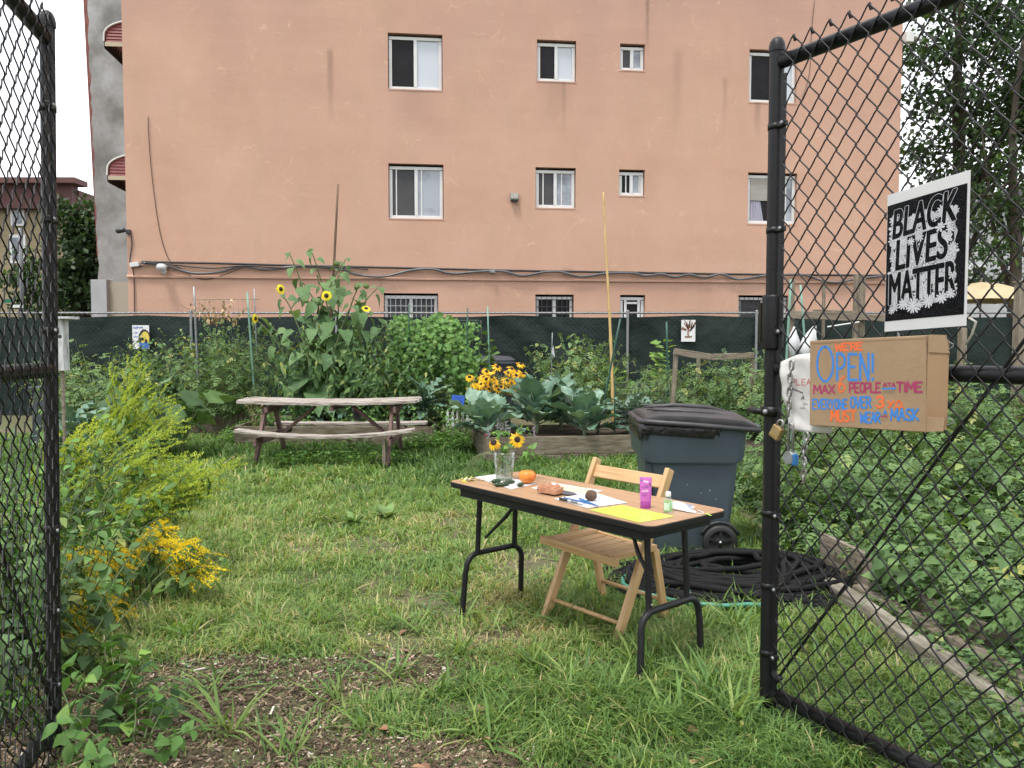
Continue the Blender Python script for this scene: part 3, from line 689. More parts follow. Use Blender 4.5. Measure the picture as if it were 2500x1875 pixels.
# awnings on the street face of the building (left side, facing away)
RED = M('maroon_aluminium', (.23, .045, .045), (.28, .06, .058), scale=8, rough=.4); DKU = M('awning_underside', (.035, .03, .03), (.05, .045, .045), scale=8, rough=.6); CREAM = M('cream_trim', (.55, .47, .33))
def awning(topz, label):
    p0 = BM @ Vector((S0 - .015, 0, 0)); t = thing('window_awning', BM @ Vector((S0, 1.3, topz - .55)), label, 'awning', 'awnings on the street face')
    # local frame: a = outward (-x of building), b = along the facade (building y), z
    y0, y1 = 1.15, 3.1; prof = []
    for k in range(9):
        th = math.pi / 2 * k / 8; prof.append((.78 * math.sin(th), topz - .36 * (1 - math.cos(th)) * 1.0))
    prof.append((.79, topz - .52))
    sh = MB()
    def P(o, y, z): return BM @ Vector((S0 - .02 - o, y, z))
    for k in range(len(prof) - 1):
        (o0, z0), (o1, z1) = prof[k], prof[k + 1]; sh.add([P(o0, y0, z0), P(o1, y0, z1), P(o1, y1, z1), P(o0, y1, z0)], [(0, 1, 2, 3)])
    sh.build('canopy', RED, t, solid=.02)
    base = topz - .52; n = 7
    for k in range(n):     # end slats
        za = base + (topz - base) * k / n; zb = base + (topz - base) * (k + .9) / n
        def out_at(z):
            for i in range(len(prof) - 1):
                if prof[i][1] >= z >= prof[i + 1][1]:
                    f = (prof[i][1] - z) / max(1e-6, prof[i][1] - prof[i + 1][1]); return prof[i][0] + f * (prof[i + 1][0] - prof[i][0])
            return prof[-1][0]
        oa = out_at(za) - .03; ob = out_at(min(zb, topz - .004)) - .03
        MB().add([P(.0, y0 + .01, za), P(max(oa, .05), y0 + .01, za), P(max(ob, .03), y0 + .03, zb), P(0, y0 + .03, zb)], [(0, 1, 2, 3)]).build('slat', RED, t, solid=.012)
    MB().tube([P(o + .012, y0 - .01, z + .01) for o, z in prof], .022, 6).build('edge_trim', M('awning_white_trim', (.75, .75, .73)), t)
    MB().add([P(-.0, y0 + .0, base), P(.78, y0, base), P(.78, y0, base - .1), P(0, y0, base - .1)], [(0, 1, 2, 3)]).build('band', CREAM, t, solid=.02)
    va = MB(); N = 26; vs = []; fs = []
    for k in range(N + 1):
        y = y0 + (y1 - y0) * k / N; o = .78 + .02 * math.cos(k * math.pi); vs += [P(o, y, base + .12), P(o, y, base - .14 - .05 * (k % 2))]
        if k: fs.append((2 * k - 2, 2 * k - 1, 2 * k + 1, 2 * k))
    va.add(vs, fs); va.build('valance', DKU, t, solid=.012)
awning(wp(300, 57)[1] + .50, 'upper maroon awning by the corner of the salmon building')
awning(wp(306, 378)[1] + .27, 'lower maroon awning by the corner of the salmon building')

# grey neighbour, set back behind the salmon corner
NY = 26.2
CONC = M('grey_render', (.19, .185, .175), (.35, .345, .34), scale=.75, rough=.9, bump=.5, bscale=9, c3=(.50, .505, .52), lo=.34, hi=.7, detail=7)
BRK = M('old_red_brick', (.17, .055, .045), (.27, .10, .08), scale=7, rough=.9, bump=.8)
nb = thing('rendered_building', at(260, 760, NY), 'grey cement rendered side wall beside the awnings', 'building')
xl = at(238, 400, NY).x; xr = -6.5
mb = MB(); n = 60; vs = []; fs = []
rdj = random.Random(9)
for k in range(n + 1):
    z = 13. * k / n; lean = -.2 * z / 13; e = xl + lean + rdj.uniform(-.035, .035); vs += [(e, NY, z), (xr, NY, z)]
    if k: fs.append((2 * k - 2, 2 * k - 1, 2 * k + 1, 2 * k))
mb.add(vs, fs); mb.build('wall', CONC, nb)
MB().box(((xl + xr) / 2 + .05, NY + 2.6, 6.5), (xr - xl - .1, 5., 13.)).build('rear_wall', BRK, nb)
zb = at(220, 625, NY).z
MB().add([(xl - .10, NY + .06, zb), (xl + .4, NY + .06, zb), (xl + .4, NY + .06, 13), (xl - .34, NY + .06, 13)], [(0, 1, 2, 3)]).build('brick_edge', BRK, nb, solid=.1)
a = at(221, 682, NY - .3); b = at(259, 682, NY - .3); MB().box(((a.x + b.x) / 2, NY - .15, a.z / 2), (b.x - a.x, .3, a.z)).build('pier', M('pale_cement', (.40, .41, .43), (.48, .49, .51), scale=1.2, rough=.9, bump=.2), nb)
a = at(259.5, 688, NY - .1); MB().box(((a.x + xr) / 2, NY - .06, a.z / 2), (xr - a.x, .12, a.z)).build('lower_wall', M('stained_beige_render', (.16, .14, .11), (.45, .40, .32), scale=1.6, rough=.9, lo=.28, hi=.42, detail=8), nb)

# far yellow clapboard house across the street
HY = 46.
hs = thing('clapboard_house', at(90, 740, HY), 'tan clapboard house with maroon cornice across the street', 'house')
SID = M('tan_clapboard', (.34, .28, .17), (.40, .33, .20), scale=2, stretch=(.3, 1, 1), rough=.8)
hx1 = at(168, 500, HY).x; hz = at(100, 508, HY).z
board = MB().box((0, 0, 0), (16, .05, .30), Matrix.Rotation(.06, 3, 'X')).mesh('board', SID)
MB().box((hx1 - 8, HY + 4, hz / 2), (16, 7.8, hz)).build('wall', SID, hs)
for k in range(int(hz / .31)): link('board', board, Matrix.Translation((hx1 - 8, HY + .06, .2 + k * .31)), hs)
MAR = M('maroon_cornice', (.11, .045, .042), (.14, .058, .052), scale=2, rough=.7)
cb = MB(); cb.box((hx1 - 7.8, HY - .25, hz + .55), (16.6, .7, 1.3)); cb.box((hx1 - 7.6, HY - .5, hz + 1.35), (17.2, 1.4, .3)); cb.box((hx1 + .3, HY + 4, hz + .4), (.6, 8, 1.2)); cb.build('cornice', MAR, hs)
for (px, py, wx, hz_) in ((45, 525, .62, 1.0), (46, 608, .72, 1.3), (-40, 525, .62, 1.0), (-40, 608, .72, 1.3), (-130, 525, .62, 1.0), (-130, 608, .72, 1.3)):
    p = at(px, py, HY); f = MB().box((p.x, HY - .06, p.z), (wx * 1.25, .12, hz_ * 1.25)).build('window', WHITE_PAINT, hs)
    for s_ in (-.25, .25): MB().box((p.x, HY - .13, p.z + s_ * hz_ * 1.02), (wx * .85, .04, hz_ * .46)).build('pane', PANE_GREY, f)
# white house on the right behind the trees
WY = 38.
wh = thing('white_house', at(2460, 740, WY), 'white clapboard house behind the big tree on the right', 'house')
WSID = M('white_clapboard', (.52, .54, .56), (.60, .62, .64), scale=2, rough=.7)
wx0 = at(2375, 600, WY).x; wzt = at(2450, 500, WY).z
MB().box((wx0 + 6, WY + 3, wzt / 2), (12, 5.8, wzt)).build('wall', WSID, wh)
wb = MB().box((0, 0, 0), (12, .05, .2), Matrix.Rotation(.08, 3, 'X')).mesh('board', WSID)
for k in range(int(wzt / .21)): link('board', wb, Matrix.Translation((wx0 + 6, WY + .06, .2 + k * .21)), wh)
mb = MB(); mb.prism([(wx0 - .4, wzt), (wx0 + 12.4, wzt), (wx0 + 6, wzt + 2.2)], -WY - 6.2, -WY + .4, Matrix.Rotation(R(90), 4, 'X')); mb.build('roof', M('slate_roof', (.10, .10, .11), (.14, .14, .15), scale=6, rough=.8), wh)
for (px, py) in ((2385, 680), (2457, 690), (2480, 560)):
    p = at(px, py, WY); f = MB().box((p.x, WY - .05, p.z), (.75, .12, 1.25)).build('window', WHITE_PAINT, wh)
    for s_ in (-.27, .27): MB().box((p.x, WY - .12, p.z + s_), (.55, .04, .48)).build('pane', PANE_DARK, f)

# ================================================================== TREES
BARK = M('tree_bark', (.05, .04, .032), (.11, .09, .07), scale=5, stretch=(1, 1, .25), rough=.95, bump=.8)
def tree(name, label, base, H, trunk_r, crowns, nleaf, lsize, lm, seed, limbs=10, mean=.4, clump=.5):
    rd = np.random.default_rng(seed); base = Vector(base); t = thing(name, base, label, 'tree')
    mb = MB(); tp = [base + Vector((.12 * math.sin(k * .9) * k / 8, .1 * math.cos(k), H * .9 * k / 8)) for k in range(9)]
    mb.tube(tp, [trunk_r * (1 - .085 * k) for k in range(9)], 8)
    for i in range(limbs):
        c = crowns[i % len(crowns)]; k = rd.uniform(.3, .85); p0 = tp[int(k * 8)]
        e = Vector((c[0] + rd.normal(0, c[3] * .5), c[1] + rd.normal(0, c[3] * .4), c[2] + rd.normal(0, c[4] * .45)))
        mid = (p0 + e) / 2 + Vector((rd.normal(0, .2), rd.normal(0, .2), -.25)); r0 = trunk_r * (1 - .7 * k) * .55
        mb.tube([p0, (p0 + mid) / 2, mid, (mid + e) / 2, e], [r0, r0 * .8, r0 * .6, r0 * .4, r0 * .15], 6)
    mb.build('trunk', BARK, t, smooth=True)
    # leaf clumps spread through the crown
    O = []; tot = sum(c[3] * c[3] * c[4] for c in crowns)
    for c in crowns:
        n = int(nleaf * c[3] * c[3] * c[4] / tot); nc = max(6, n // 55)
        q = unit(rd.normal(0, 1, (nc, 3))) * (rd.uniform(0, 1, (nc, 1)) ** .42); ctr = np.array(c[:3]) + q * np.array([c[3], c[3], c[4]])
        idx = rd.integers(0, nc, n); O.append(ctr[idx] + rd.normal(0, 1, (n, 3)) * np.array([clump, clump, clump * .55]))
    O = np.concatenate(O); n = len(O); D = unit(rd.normal(0, 1, (n, 3)) + np.array([0, 0, -.45])); Nn = unit(rd.normal(0, .6, (n, 3)) + np.array([0, 0, 1.]))
    V, F, k = scatter(T_DIA, O, D, Nn, lsize * rd.uniform(.7, 1.25, n), 1.2)
    c = npmesh('crown', V, F, lm, t, tints(n, k, mean, .25, seed)); c['kind'] = 'stuff'
    return t
b = at(2330, 760, 25.); b.z = 0
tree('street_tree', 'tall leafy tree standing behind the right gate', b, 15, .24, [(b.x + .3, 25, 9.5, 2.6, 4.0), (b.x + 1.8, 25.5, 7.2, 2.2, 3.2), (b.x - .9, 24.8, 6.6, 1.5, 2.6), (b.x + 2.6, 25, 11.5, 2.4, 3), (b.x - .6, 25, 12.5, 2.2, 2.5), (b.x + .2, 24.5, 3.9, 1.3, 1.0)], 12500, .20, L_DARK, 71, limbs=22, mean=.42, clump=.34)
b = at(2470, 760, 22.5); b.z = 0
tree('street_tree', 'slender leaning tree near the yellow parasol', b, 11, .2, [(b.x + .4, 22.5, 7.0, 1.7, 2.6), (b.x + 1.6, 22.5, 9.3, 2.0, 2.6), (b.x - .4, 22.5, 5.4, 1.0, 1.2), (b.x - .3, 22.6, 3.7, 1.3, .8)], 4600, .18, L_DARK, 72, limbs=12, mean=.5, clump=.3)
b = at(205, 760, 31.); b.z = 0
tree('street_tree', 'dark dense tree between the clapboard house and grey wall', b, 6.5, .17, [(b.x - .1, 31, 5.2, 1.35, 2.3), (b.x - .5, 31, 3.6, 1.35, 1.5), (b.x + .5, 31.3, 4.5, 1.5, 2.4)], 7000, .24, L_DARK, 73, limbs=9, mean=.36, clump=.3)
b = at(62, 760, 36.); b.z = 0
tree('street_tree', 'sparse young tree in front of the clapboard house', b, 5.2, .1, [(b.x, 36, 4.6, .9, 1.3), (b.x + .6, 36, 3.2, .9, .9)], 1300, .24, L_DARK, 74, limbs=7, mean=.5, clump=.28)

# ================================================================== SCREENED FENCE
FY = 17.2
ftop = at(1250, 764, FY).z
def netmat():
    m, t, b = nodes('green_privacy_screen'); b.inputs['Roughness'].default_value = .6; b.inputs['Specular IOR Level'].default_value = .25
    tc = t.nodes.new('ShaderNodeTexCoord'); n = t.nodes.new('ShaderNodeTexNoise'); n.inputs['Scale'].default_value = 1.6; n.inputs['Detail'].default_value = 6; t.links.new(tc.outputs['Object'], n.inputs['Vector'])
    r = ramp(t, [(.35, (.005, .012, .0105)), (.65, (.011, .022, .019))]); t.links.new(n.outputs['Fac'], r.inputs['Fac']); t.links.new(r.outputs['Color'], b.inputs['Base Color'])
    mp = t.nodes.new('ShaderNodeMapping'); mp.inputs['Rotation'].default_value = (0, R(45), 0); mp.inputs['Scale'].default_value = (13, 13, 13); t.links.new(tc.outputs['Object'], mp.inputs['Vector'])
    ck = t.nodes.new('ShaderNodeTexVoronoi'); ck.distance = 'CHEBYCHEV'; ck.inputs['Randomness'].default_value = 0; ck.inputs['Scale'].default_value = 1; t.links.new(mp.outputs[0], ck.inputs['Vector'])
    n2 = t.nodes.new('ShaderNodeTexNoise'); n2.inputs['Scale'].default_value = 3; n2.inputs['Detail'].default_value = 8; t.links.new(tc.outputs['Object'], n2.inputs['Vector'])
    ad = t.nodes.new('ShaderNodeMath'); ad.operation = 'MULTIPLY_ADD'; ad.inputs[1].default_value = .2; t.links.new(ck.outputs['Distance'], ad.inputs[0]); t.links.new(n2.outputs['Fac'], ad.inputs[2])
    bp = t.nodes.new('ShaderNodeBump'); bp.inputs['Strength'].default_value = .9; bp.inputs['Distance'].default_value = .05; t.links.new(ad.outputs[0], bp.inputs['Height']); t.links.new(bp.outputs[0], b.inputs['Normal'])
    return m
fn_ = thing('screened_fence', (0, FY, 0), 'chain link fence covered with dark green privacy screen', 'fence')
fx0, fx1 = -19., 17.
def scr(u, v):
    x = fx0 + (fx1 - fx0) * u; z = .02 + (ftop - .07) * v
    sagz = -.05 * abs(math.sin(x * .8)) * (v > .9)
    y = FY - .05 + .035 * math.sin(x * 2.1 + z * 1.5) * (1 - .6 * v) + .03 * mnoise.noise(Vector((x * 1.2, z * 2.5, 1))) + .018 * mnoise.noise(Vector((x * 4, z * 5, 4)))
    if -1.6 < x + .6 * (z - 2) < 1.2: y += .03 * math.sin((x * .7 + z) * 9) * v
    return (x, y, z + sagz)
MB().grid(280, 14, scr).build('privacy_screen', netmat(), fn_, smooth=True)
MB().tube([(fx0, FY, ftop), (fx1, FY, ftop)], .022, 8).build('top_rail', GALV, fn_)
zz = MB(); N = int((fx1 - fx0) / .055)
zz.tube([(fx0 + .055 * k, FY - .02, ftop - .05 + (.085 if k % 2 else 0)) for k in range(N)], .0035, 3, cap=False); zz.build('wire_twist', GALV, fn_)
for px in (-580, -230, 120, 470, 823, 1531, 1844, 2190, 2470, 2820):
    p = at(px, 764, FY); MB().lathe([(.03, -.1), (.03, ftop + .02), (.036, ftop + .02), (.036, ftop + .04), (.016, ftop + .06)], 10, Matrix.Translation((p.x, FY - .09, 0))).build('post', GALV, fn_, smooth=True, auto=40)
# ================================================================== FITTINGS ON THE BUILDING
CABLE = M('black_cable', (.02, .018, .018), (.045, .04, .04), scale=6, rough=.5); CABLEG = M('grey_conduit', (.09, .09, .10), (.15, .15, .16), scale=5, rough=.4)
def wallp(px, py, off=.06):
    s, z = wp(px, py); return BM @ Vector((s, -off, z))
def smooth_path(P, n=6):
    P = [Vector(p) for p in P]; out_ = []
    for i in range(len(P) - 1):
        a = P[max(i - 1, 0)]; b = P[i]; c = P[i + 1]; d = P[min(i + 2, len(P) - 1)]
        for k in range(n):
            t = k / n; out_.append(.5 * ((2 * b) + (c - a) * t + (2 * a - 5 * b + 4 * c - d) * t * t + (3 * b - a - 3 * c + d) * t ** 3))
    out_.append(P[-1]); return out_
def cable(pts, r, mt, label, off=.06):
    P = smooth_path([wallp(x, y, off) for x, y in pts], 5); o = MB().tube(P, r, 6).build('wall_cable', mt, smooth=True); tag(o, label, 'cable'); return o
cable([(348, 642), (414, 652), (475, 668), (538, 665), (592, 652), (650, 659), (708, 653), (752, 652), (835, 658), (866, 669), (898, 675), (945, 675), (1002, 661), (1056, 658), (1104, 669), (1167, 664), (1226, 663), (1274, 674), (1328, 665), (1369, 665), (1416, 676), (1480, 668), (1543, 668), (1575, 674), (1613, 670), (1644, 677), (1679, 671), (1717, 678), (1758, 670), (1800, 683), (1870, 673), (1958, 672), (2002, 686), (2040, 690), (2085, 682), (2155, 674)], .03, CABLEG, 'thick grey cable sagging in waves along the salmon wall', .09)
cable([(348, 640), (520, 643), (700, 648), (1000, 655), (1250, 661), (1500, 665), (1800, 670), (2160, 673)], .028, CABLE, 'straight black cable running along the salmon wall', .05)
cable([(360, 643), (430, 648), (520, 656), (600, 650), (690, 655), (760, 650), (900, 659)], .016, CABLE, 'short black cable looping over the left end of the wall', .12)
cable([(363, 285), (364, 330), (372, 430), (390, 560), (413, 633), (440, 655), (470, 675), (505, 682), (545, 672), (590, 655)], .008, CABLE, 'thin black wire dropping down the left of the wall', .03)
cable([(322, 575), (323, 600), (318, 640), (326, 660), (329, 700), (330, 768)], .012, CABLE, 'black wire dropping from the camera at the wall corner', .03)
cable([(1988, 0), (1980, 80), (1975, 180), (1955, 250)], .006, CABLE, 'hairline wire hanging by the upper right window', .02)
def fitting(name, label, cat, px, py, off=0.0):
    s, z = wp(px, py); return thing(name, BM @ Vector((s, -off, z)), label, cat, mw=BM @ Matrix.Translation((s, -off, z)))
t = fitting('dryer_vent', 'small grey vent hood on the salmon wall', 'vent', 1255, 481); mw = WM[t.name]
GV_ = M('vent_grey', (.20, .20, .18), (.26, .26, .24), scale=9)
mb = MB(); mb.add([(-.09, 0, .09), (.09, 0, .09), (.09, -.05, .09), (-.09, -.05, .09), (-.09, -.14, -.06), (.09, -.14, -.06), (.09, -.12, -.09), (-.09, -.12, -.09), (-.09, 0, -.09), (.09, 0, -.09)], [(0, 3, 2, 1), (3, 4, 5, 2), (4, 7, 6, 5), (7, 8, 9, 6), (0, 8, 7, 4, 3), (1, 2, 5, 6, 9)]); mb.build('hood', GV_, t, mw)
MB().box((0, -.05, -.105), (.14, .08, .03)).build('damper', BAR_K, t, mw)
t = fitting('security_light', 'white twin floodlight under the cables on the left of the wall', 'light', 403, 652); mw = WM[t.name]
MB().box((0, -.08, 0), (.14, .1, .12)).build('housing', WHITE_PAINT, t, mw, bevel=.01)
for s_ in (-1, 1): MB().lathe([(.03, 0), (.08, .16), (.085, .2)], 12, Matrix.Translation((s_ * .07, -.12, .0)) @ Matrix.Rotation(s_ * 1.0, 4, 'Y') @ Matrix.Rotation(1.9, 4, 'X')).build('lamp_head', WHITE_PAINT, t, mw, smooth=True)
MB().lathe([(.02, -.2), (.06, -.16), (.06, -.08)], 10, Matrix.Translation((0, -.1, .02))).build('sensor', WHITE_PAINT, t, mw, smooth=True)
t = fitting('security_camera', 'black security camera at the left corner of the wall', 'camera', 314, 567); mw = WM[t.name]
MB().box((.02, -.06, 0), (.1, .1, .1)).build('bracket', BAR_K, t, mw, bevel=.01)
MB().lathe([(.05, -.1), (.06, -.06), (.06, .06), (.045, .09)], 12, Matrix.Translation((-.12, -.14, .02)) @ Matrix.Rotation(R(80), 4, 'Y')).build('camera_head', BAR_K, t, mw, smooth=True)
t = fitting('junction_box', 'white junction box where the wall cables start', 'junction box', 332, 647); mw = WM[t.name]
MB().box((0, -.07, 0), (.2, .12, .1), Matrix.Rotation(-.15, 3, 'Y')).build('box', WHITE_PAINT, t, mw, bevel=.01); MB().box((.13, -.05, -.03), (.09, .06, .03)).build('cable_gland', BAR_K, t, mw)
t = fitting('junction_box', 'small grey box on the cable right of the sunflowers', 'junction box', 1201, 664); mw = WM[t.name]
MB().box((0, -.12, 0), (.13, .08, .08)).build('box', GALV, t, mw, bevel=.008); MB().box((0, -.165, 0), (.1, .01, .06)).build('cover', GALV, t, mw)
t = fitting('floodlight', 'pale floodlight bracketed off the right wall corner', 'light', 2207, 96); mw = WM[t.name]
MB().box((.05, -.1, 0), (.2, .2, .26)).build('housing', WHITE_PAINT, t, mw, bevel=.02); MB().box((.28, -.12, .02), (.2, .12, .1), Matrix.Rotation(.4, 3, 'Y')).build('lamp_head', WHITE_PAINT, t, mw, bevel=.015)
# street sign far left
t = thing('street_sign', at(48, 760, 33.), 'green street sign on a grey pole at far left', 'sign'); p = at(48, 560, 33.)
MB().lathe([(.08, 0), (.06, p.z), (.03, p.z + .05)], 10, Matrix.Translation((p.x, 33, 0))).build('pole', GALV, t, smooth=True)
q = at(24, 735, 33.); MB().box((q.x, 32.9, q.z), (.5, .02, .15)).build('sign_blade', M('sign_green', (.01, .16, .08)), t); q = at(48, 748, 33.); MB().box((q.x, 32.88, q.z), (.42, .02, .12)).build('sign_plate', WHITE_PAINT, t)

# ================================================================== POSTERS ON THE FENCE
PAPER = M('white_paper', (.80, .80, .80), (.76, .76, .77), scale=4, rough=.6); INK_B = M('blue_ink', (.04, .16, .50)); INK_K = M('black_ink', (.012, .012, .012), rough=.5); INK_Y = M('yellow_ink', (.72, .58, .10)); INK_BR = M('brown_ink', (.26, .12, .07))
BLACKP = M('black_print', (.006, .006, .007), (.008, .008, .009), scale=5, rough=.5, spec=.05)
def flat(parent, name, poly, mt, mw, z):
    return MB().add([(x, y, z) for x, y in poly], [tuple(range(len(poly)))]).build(name, mt, parent, mw)
def disc(cx, cy, rx, ry, n=14): return [(cx + rx * math.cos(6.2832 * k / n), cy + ry * math.sin(6.2832 * k / n)) for k in range(n)]
def ribbon(mb, pts, w_, z):
    P = [Vector((p[0], p[1], 0)) for p in pts]; n = len(P)
    if n < 2: return
    if n > 2 and min((P[i + 1] - P[i]).normalized().dot((P[i] - P[i - 1]).normalized()) for i in range(1, n - 1)) < .55:
        for i in range(n - 1):          # sharp corners : one dab per straight run
            d = (P[i + 1] - P[i]).normalized(); nn = Vector((-d.y, d.x, 0)) * (w_ / 2); a = P[i] - d * w_ * .35; b = P[i + 1] + d * w_ * .35; zz_ = Vector((0, 0, z + i * 6e-6))
            mb.add([a + nn * .8 + zz_, a - nn * .8 + zz_, a + d * w_ * .25 - nn + zz_, b - d * w_ * .25 - nn + zz_, b - nn * .8 + zz_, b + nn * .8 + zz_, b - d * w_ * .25 + nn + zz_, a + d * w_ * .25 + nn + zz_], [tuple(range(8))])
        return
    vs = []
    for i in range(n):
        d = (P[min(i + 1, n - 1)] - P[max(i - 1, 0)]).normalized(); nn = Vector((-d.y, d.x, 0)); e = d * (w_ * .3 * (-1 if i == 0 else (1 if i == n - 1 else 0)))
        k = w_ / 2
        vs += [P[i] + e + nn * k + Vector((0, 0, z)), P[i] + e - nn * k + Vector((0, 0, z))]
    mb.add(vs, [(2 * i, 2 * i + 1, 2 * i + 3, 2 * i + 2) for i in range(n - 1)])
def fence_poster(px0, px1, py0, py1, label):
    a = at(px0, py1, FY - .16); b = at(px1, py0, FY - .16); W = b.x - a.x; H = b.z - a.z
    mw = frame((a.x, FY - .16, a.z), (1, 0, 0), (0, -1, 0)); t = thing('poster', (a.x, FY - .16, a.z), label, 'poster', mw=mw)
    MB().box((W / 2, H / 2, -.003), (W, H, .004)).build('sheet', PAPER, t, mw); return t, mw, W, H
t, mw, W, H = fence_poster(324, 363.5, 794, 852, 'white poster with yellow blue and black drawing on the fence')
flat(t, 'print', disc(W * .72, H * .42, W * .36, H * .42), INK_K, mw, .004); flat(t, 'print', disc(W * .76, H * .44, W * .26, H * .30), INK_Y, mw, .007)
flat(t, 'print', [(W * .4, H * .02), (W * .97, H * .02), (W * .97, H * .22), (W * .8, H * .34), (W * .62, H * .24), (W * .45, H * .3)], INK_B, mw, .01)
flat(t, 'print', disc(W * .6, H * .42, W * .1, H * .07), INK_K, mw, .013); flat(t, 'print', disc(W * .82, H * .33, W * .08, H * .09), INK_K, mw, .013)
rd = random.Random(3)
for row, (x0, x1, y) in enumerate(((.07, .62, .88), (.07, .36, .66), (.07, .34, .5))):
    x = x0; mb = MB()
    while x < x1: ribbon(mb, [(W * x, H * (y + rd.uniform(-.03, .03))), (W * (x + .02), H * (y + .05 + rd.uniform(-.03, .02))), (W * (x + .045), H * (y + rd.uniform(-.03, .03)))], .009, .004); x += .075
    mb.build('handwriting', INK_B, t, mw)
t, mw, W, H = fence_poster(1663, 1698, 781, 834, 'white sheet with brown line drawing on the right of the fence')
mb = MB(); rd = random.Random(8)
for k in range(16):
    a = rd.uniform(.4, 2.75); r0 = rd.uniform(.02, .12); r1 = r0 + rd.uniform(.1, .22); c = (W * .5, H * .45)
    ribbon(mb, [(c[0] + r0 * math.cos(a) * .8, c[1] + r0 * math.sin(a)), (c[0] + r1 * math.cos(a + .2) * .8, c[1] + r1 * math.sin(a + .2))], rd.uniform(.012, .026), .004)
ribbon(mb, [(W * .5, H * .25), (W * .47, H * .4), (W * .5, H * .55)], .03, .005)
for x in (.38, .62): ribbon(mb, [(W * x - .03, H * .22), (W * x + .03, H * .23)], .03, .006)
mb.build('drawing', INK_BR, t, mw)

# ================================================================== RAISED BEDS
SOIL = M('bed_soil', (.035, .025, .017), (.085, .062, .04), scale=18, rough=.95, bump=1.)
def plank(parent, p, q, hgt, th, mt, name='plank', up=(0, 0, 1), wob=.004, seed=None, bevel=.006, seg=10):
    """board from p to q (centre line), local x along the length"""
    p = Vector(p); q = Vector(q); L = (q - p).length; m = frame(p, q - p, up); rd = random.Random(seed if seed is not None else int(p.x * 977 + q.y * 331 + hgt * 100))
    mb = MB(); vs = []; fs = []
    for i in range(seg + 1):
        j = [rd.uniform(-wob, wob) for _ in range(4)]; x = L * i / seg
        vs += [(x, -th / 2, -hgt / 2 + j[0]), (x, th / 2, -hgt / 2 + j[1]), (x, th / 2, hgt / 2 + j[2]), (x, -th / 2, hgt / 2 + j[3])]
        if i: a = 4 * i - 4; b = 4 * i; fs += [(a + k, a + (k + 1) % 4, b + (k + 1) % 4, b + k) for k in range(4)]
    fs += [(3, 2, 1, 0), tuple(4 * seg + k for k in range(4))]
    mb.add(vs, fs); return mb.build(name, mt, parent, m, bevel=bevel)
def bed(label, c0, ux, L, Wd, rows, mt=WOOD_BED):
    c0 = Vector((c0[0], c0[1], 0)); ux = Vector((ux[0], ux[1], 0)).normalized(); uy = Vector((-ux.y, ux.x, 0)); t = thing('raised_bed', c0, label, 'raised bed')
    z = 0
    for i, h in enumerate(rows):
        zc = Vector((0, 0, z + h / 2)); g = .004
        plank(t, c0 + zc, c0 + ux * L + zc, h - g, .045, mt, seed=i + int(L * 10)); plank(t, c0 + uy * Wd + zc, c0 + ux * L + uy * Wd + zc, h - g, .045, mt, seed=i + 7)
        plank(t, c0 + uy * .03 + zc + Vector((0, 0, .003)), c0 + uy * (Wd - .03) + zc + Vector((0, 0, .003)), h - g, .045, mt, seed=i + 17); plank(t, c0 + ux * L + uy * .03 + zc + Vector((0, 0, .003)), c0 + ux * L + uy * (Wd - .03) + zc + Vector((0, 0, .003)), h - g, .045, mt, seed=i + 27)
        z += h
    zt = z - .05
    def fn(u, v):
        p = c0 + ux * (.02 + (L - .04) * u) + uy * (.02 + (Wd - .04) * v); return (p.x, p.y, zt + .03 * mnoise.noise(p * 3))
    MB().grid(16, 10, fn).build('soil', SOIL, t, smooth=True)
    return t
bed('weathered raised bed of collards with stacked planks', (-.336, 10.39), (.984, .178), 2.45, 1.5, (.085, .245))
bed('long low raised bed behind the picnic table', (-4.18, 12.0), (1, .0), 2.98, 1.3, (.31,))
bed('far left raised bed under the squash leaves', (-7.9, 14.0), (1, -.01), 3.07, 1.4, (.30,))
bed('raised bed corner showing behind the wheeled bin', (2.86, 9.7), (1, .02), 3.2, 1.7, (.31,))
# timber edging behind the right gate
t = thing('timber_edging', (1.98, 4.2, 0), 'pale weathered timbers edging the right hand bed', 'edging')
TIM = M('bleached_timber', (.12, .10, .08), (.24, .215, .165), scale=3, stretch=(1, 8, 8), rough=.9, bump=.7, c3=(.38, .35, .29), lo=.3, hi=.7)
plank(t, (1.93, 5.45, .055), (2.045, 2.9, .05), .11, .10, TIM, 'timber', bevel=.012, wob=.008); plank(t, (2.09, 4.75, .06), (2.32, 2.85, .05), .10, .09, WOOD_GREY, 'timber', bevel=.012, wob=.008)
plank(t, (2.06, 5.25, .17), (2.14, 4.62, .17), .26, .03, WOOD_GREY, 'board', bevel=.004); plank(t, (2.22, 4.3, .10), (2.58, 2.9, .08), .18, .03, WOOD_GREY, 'board', bevel=.004)

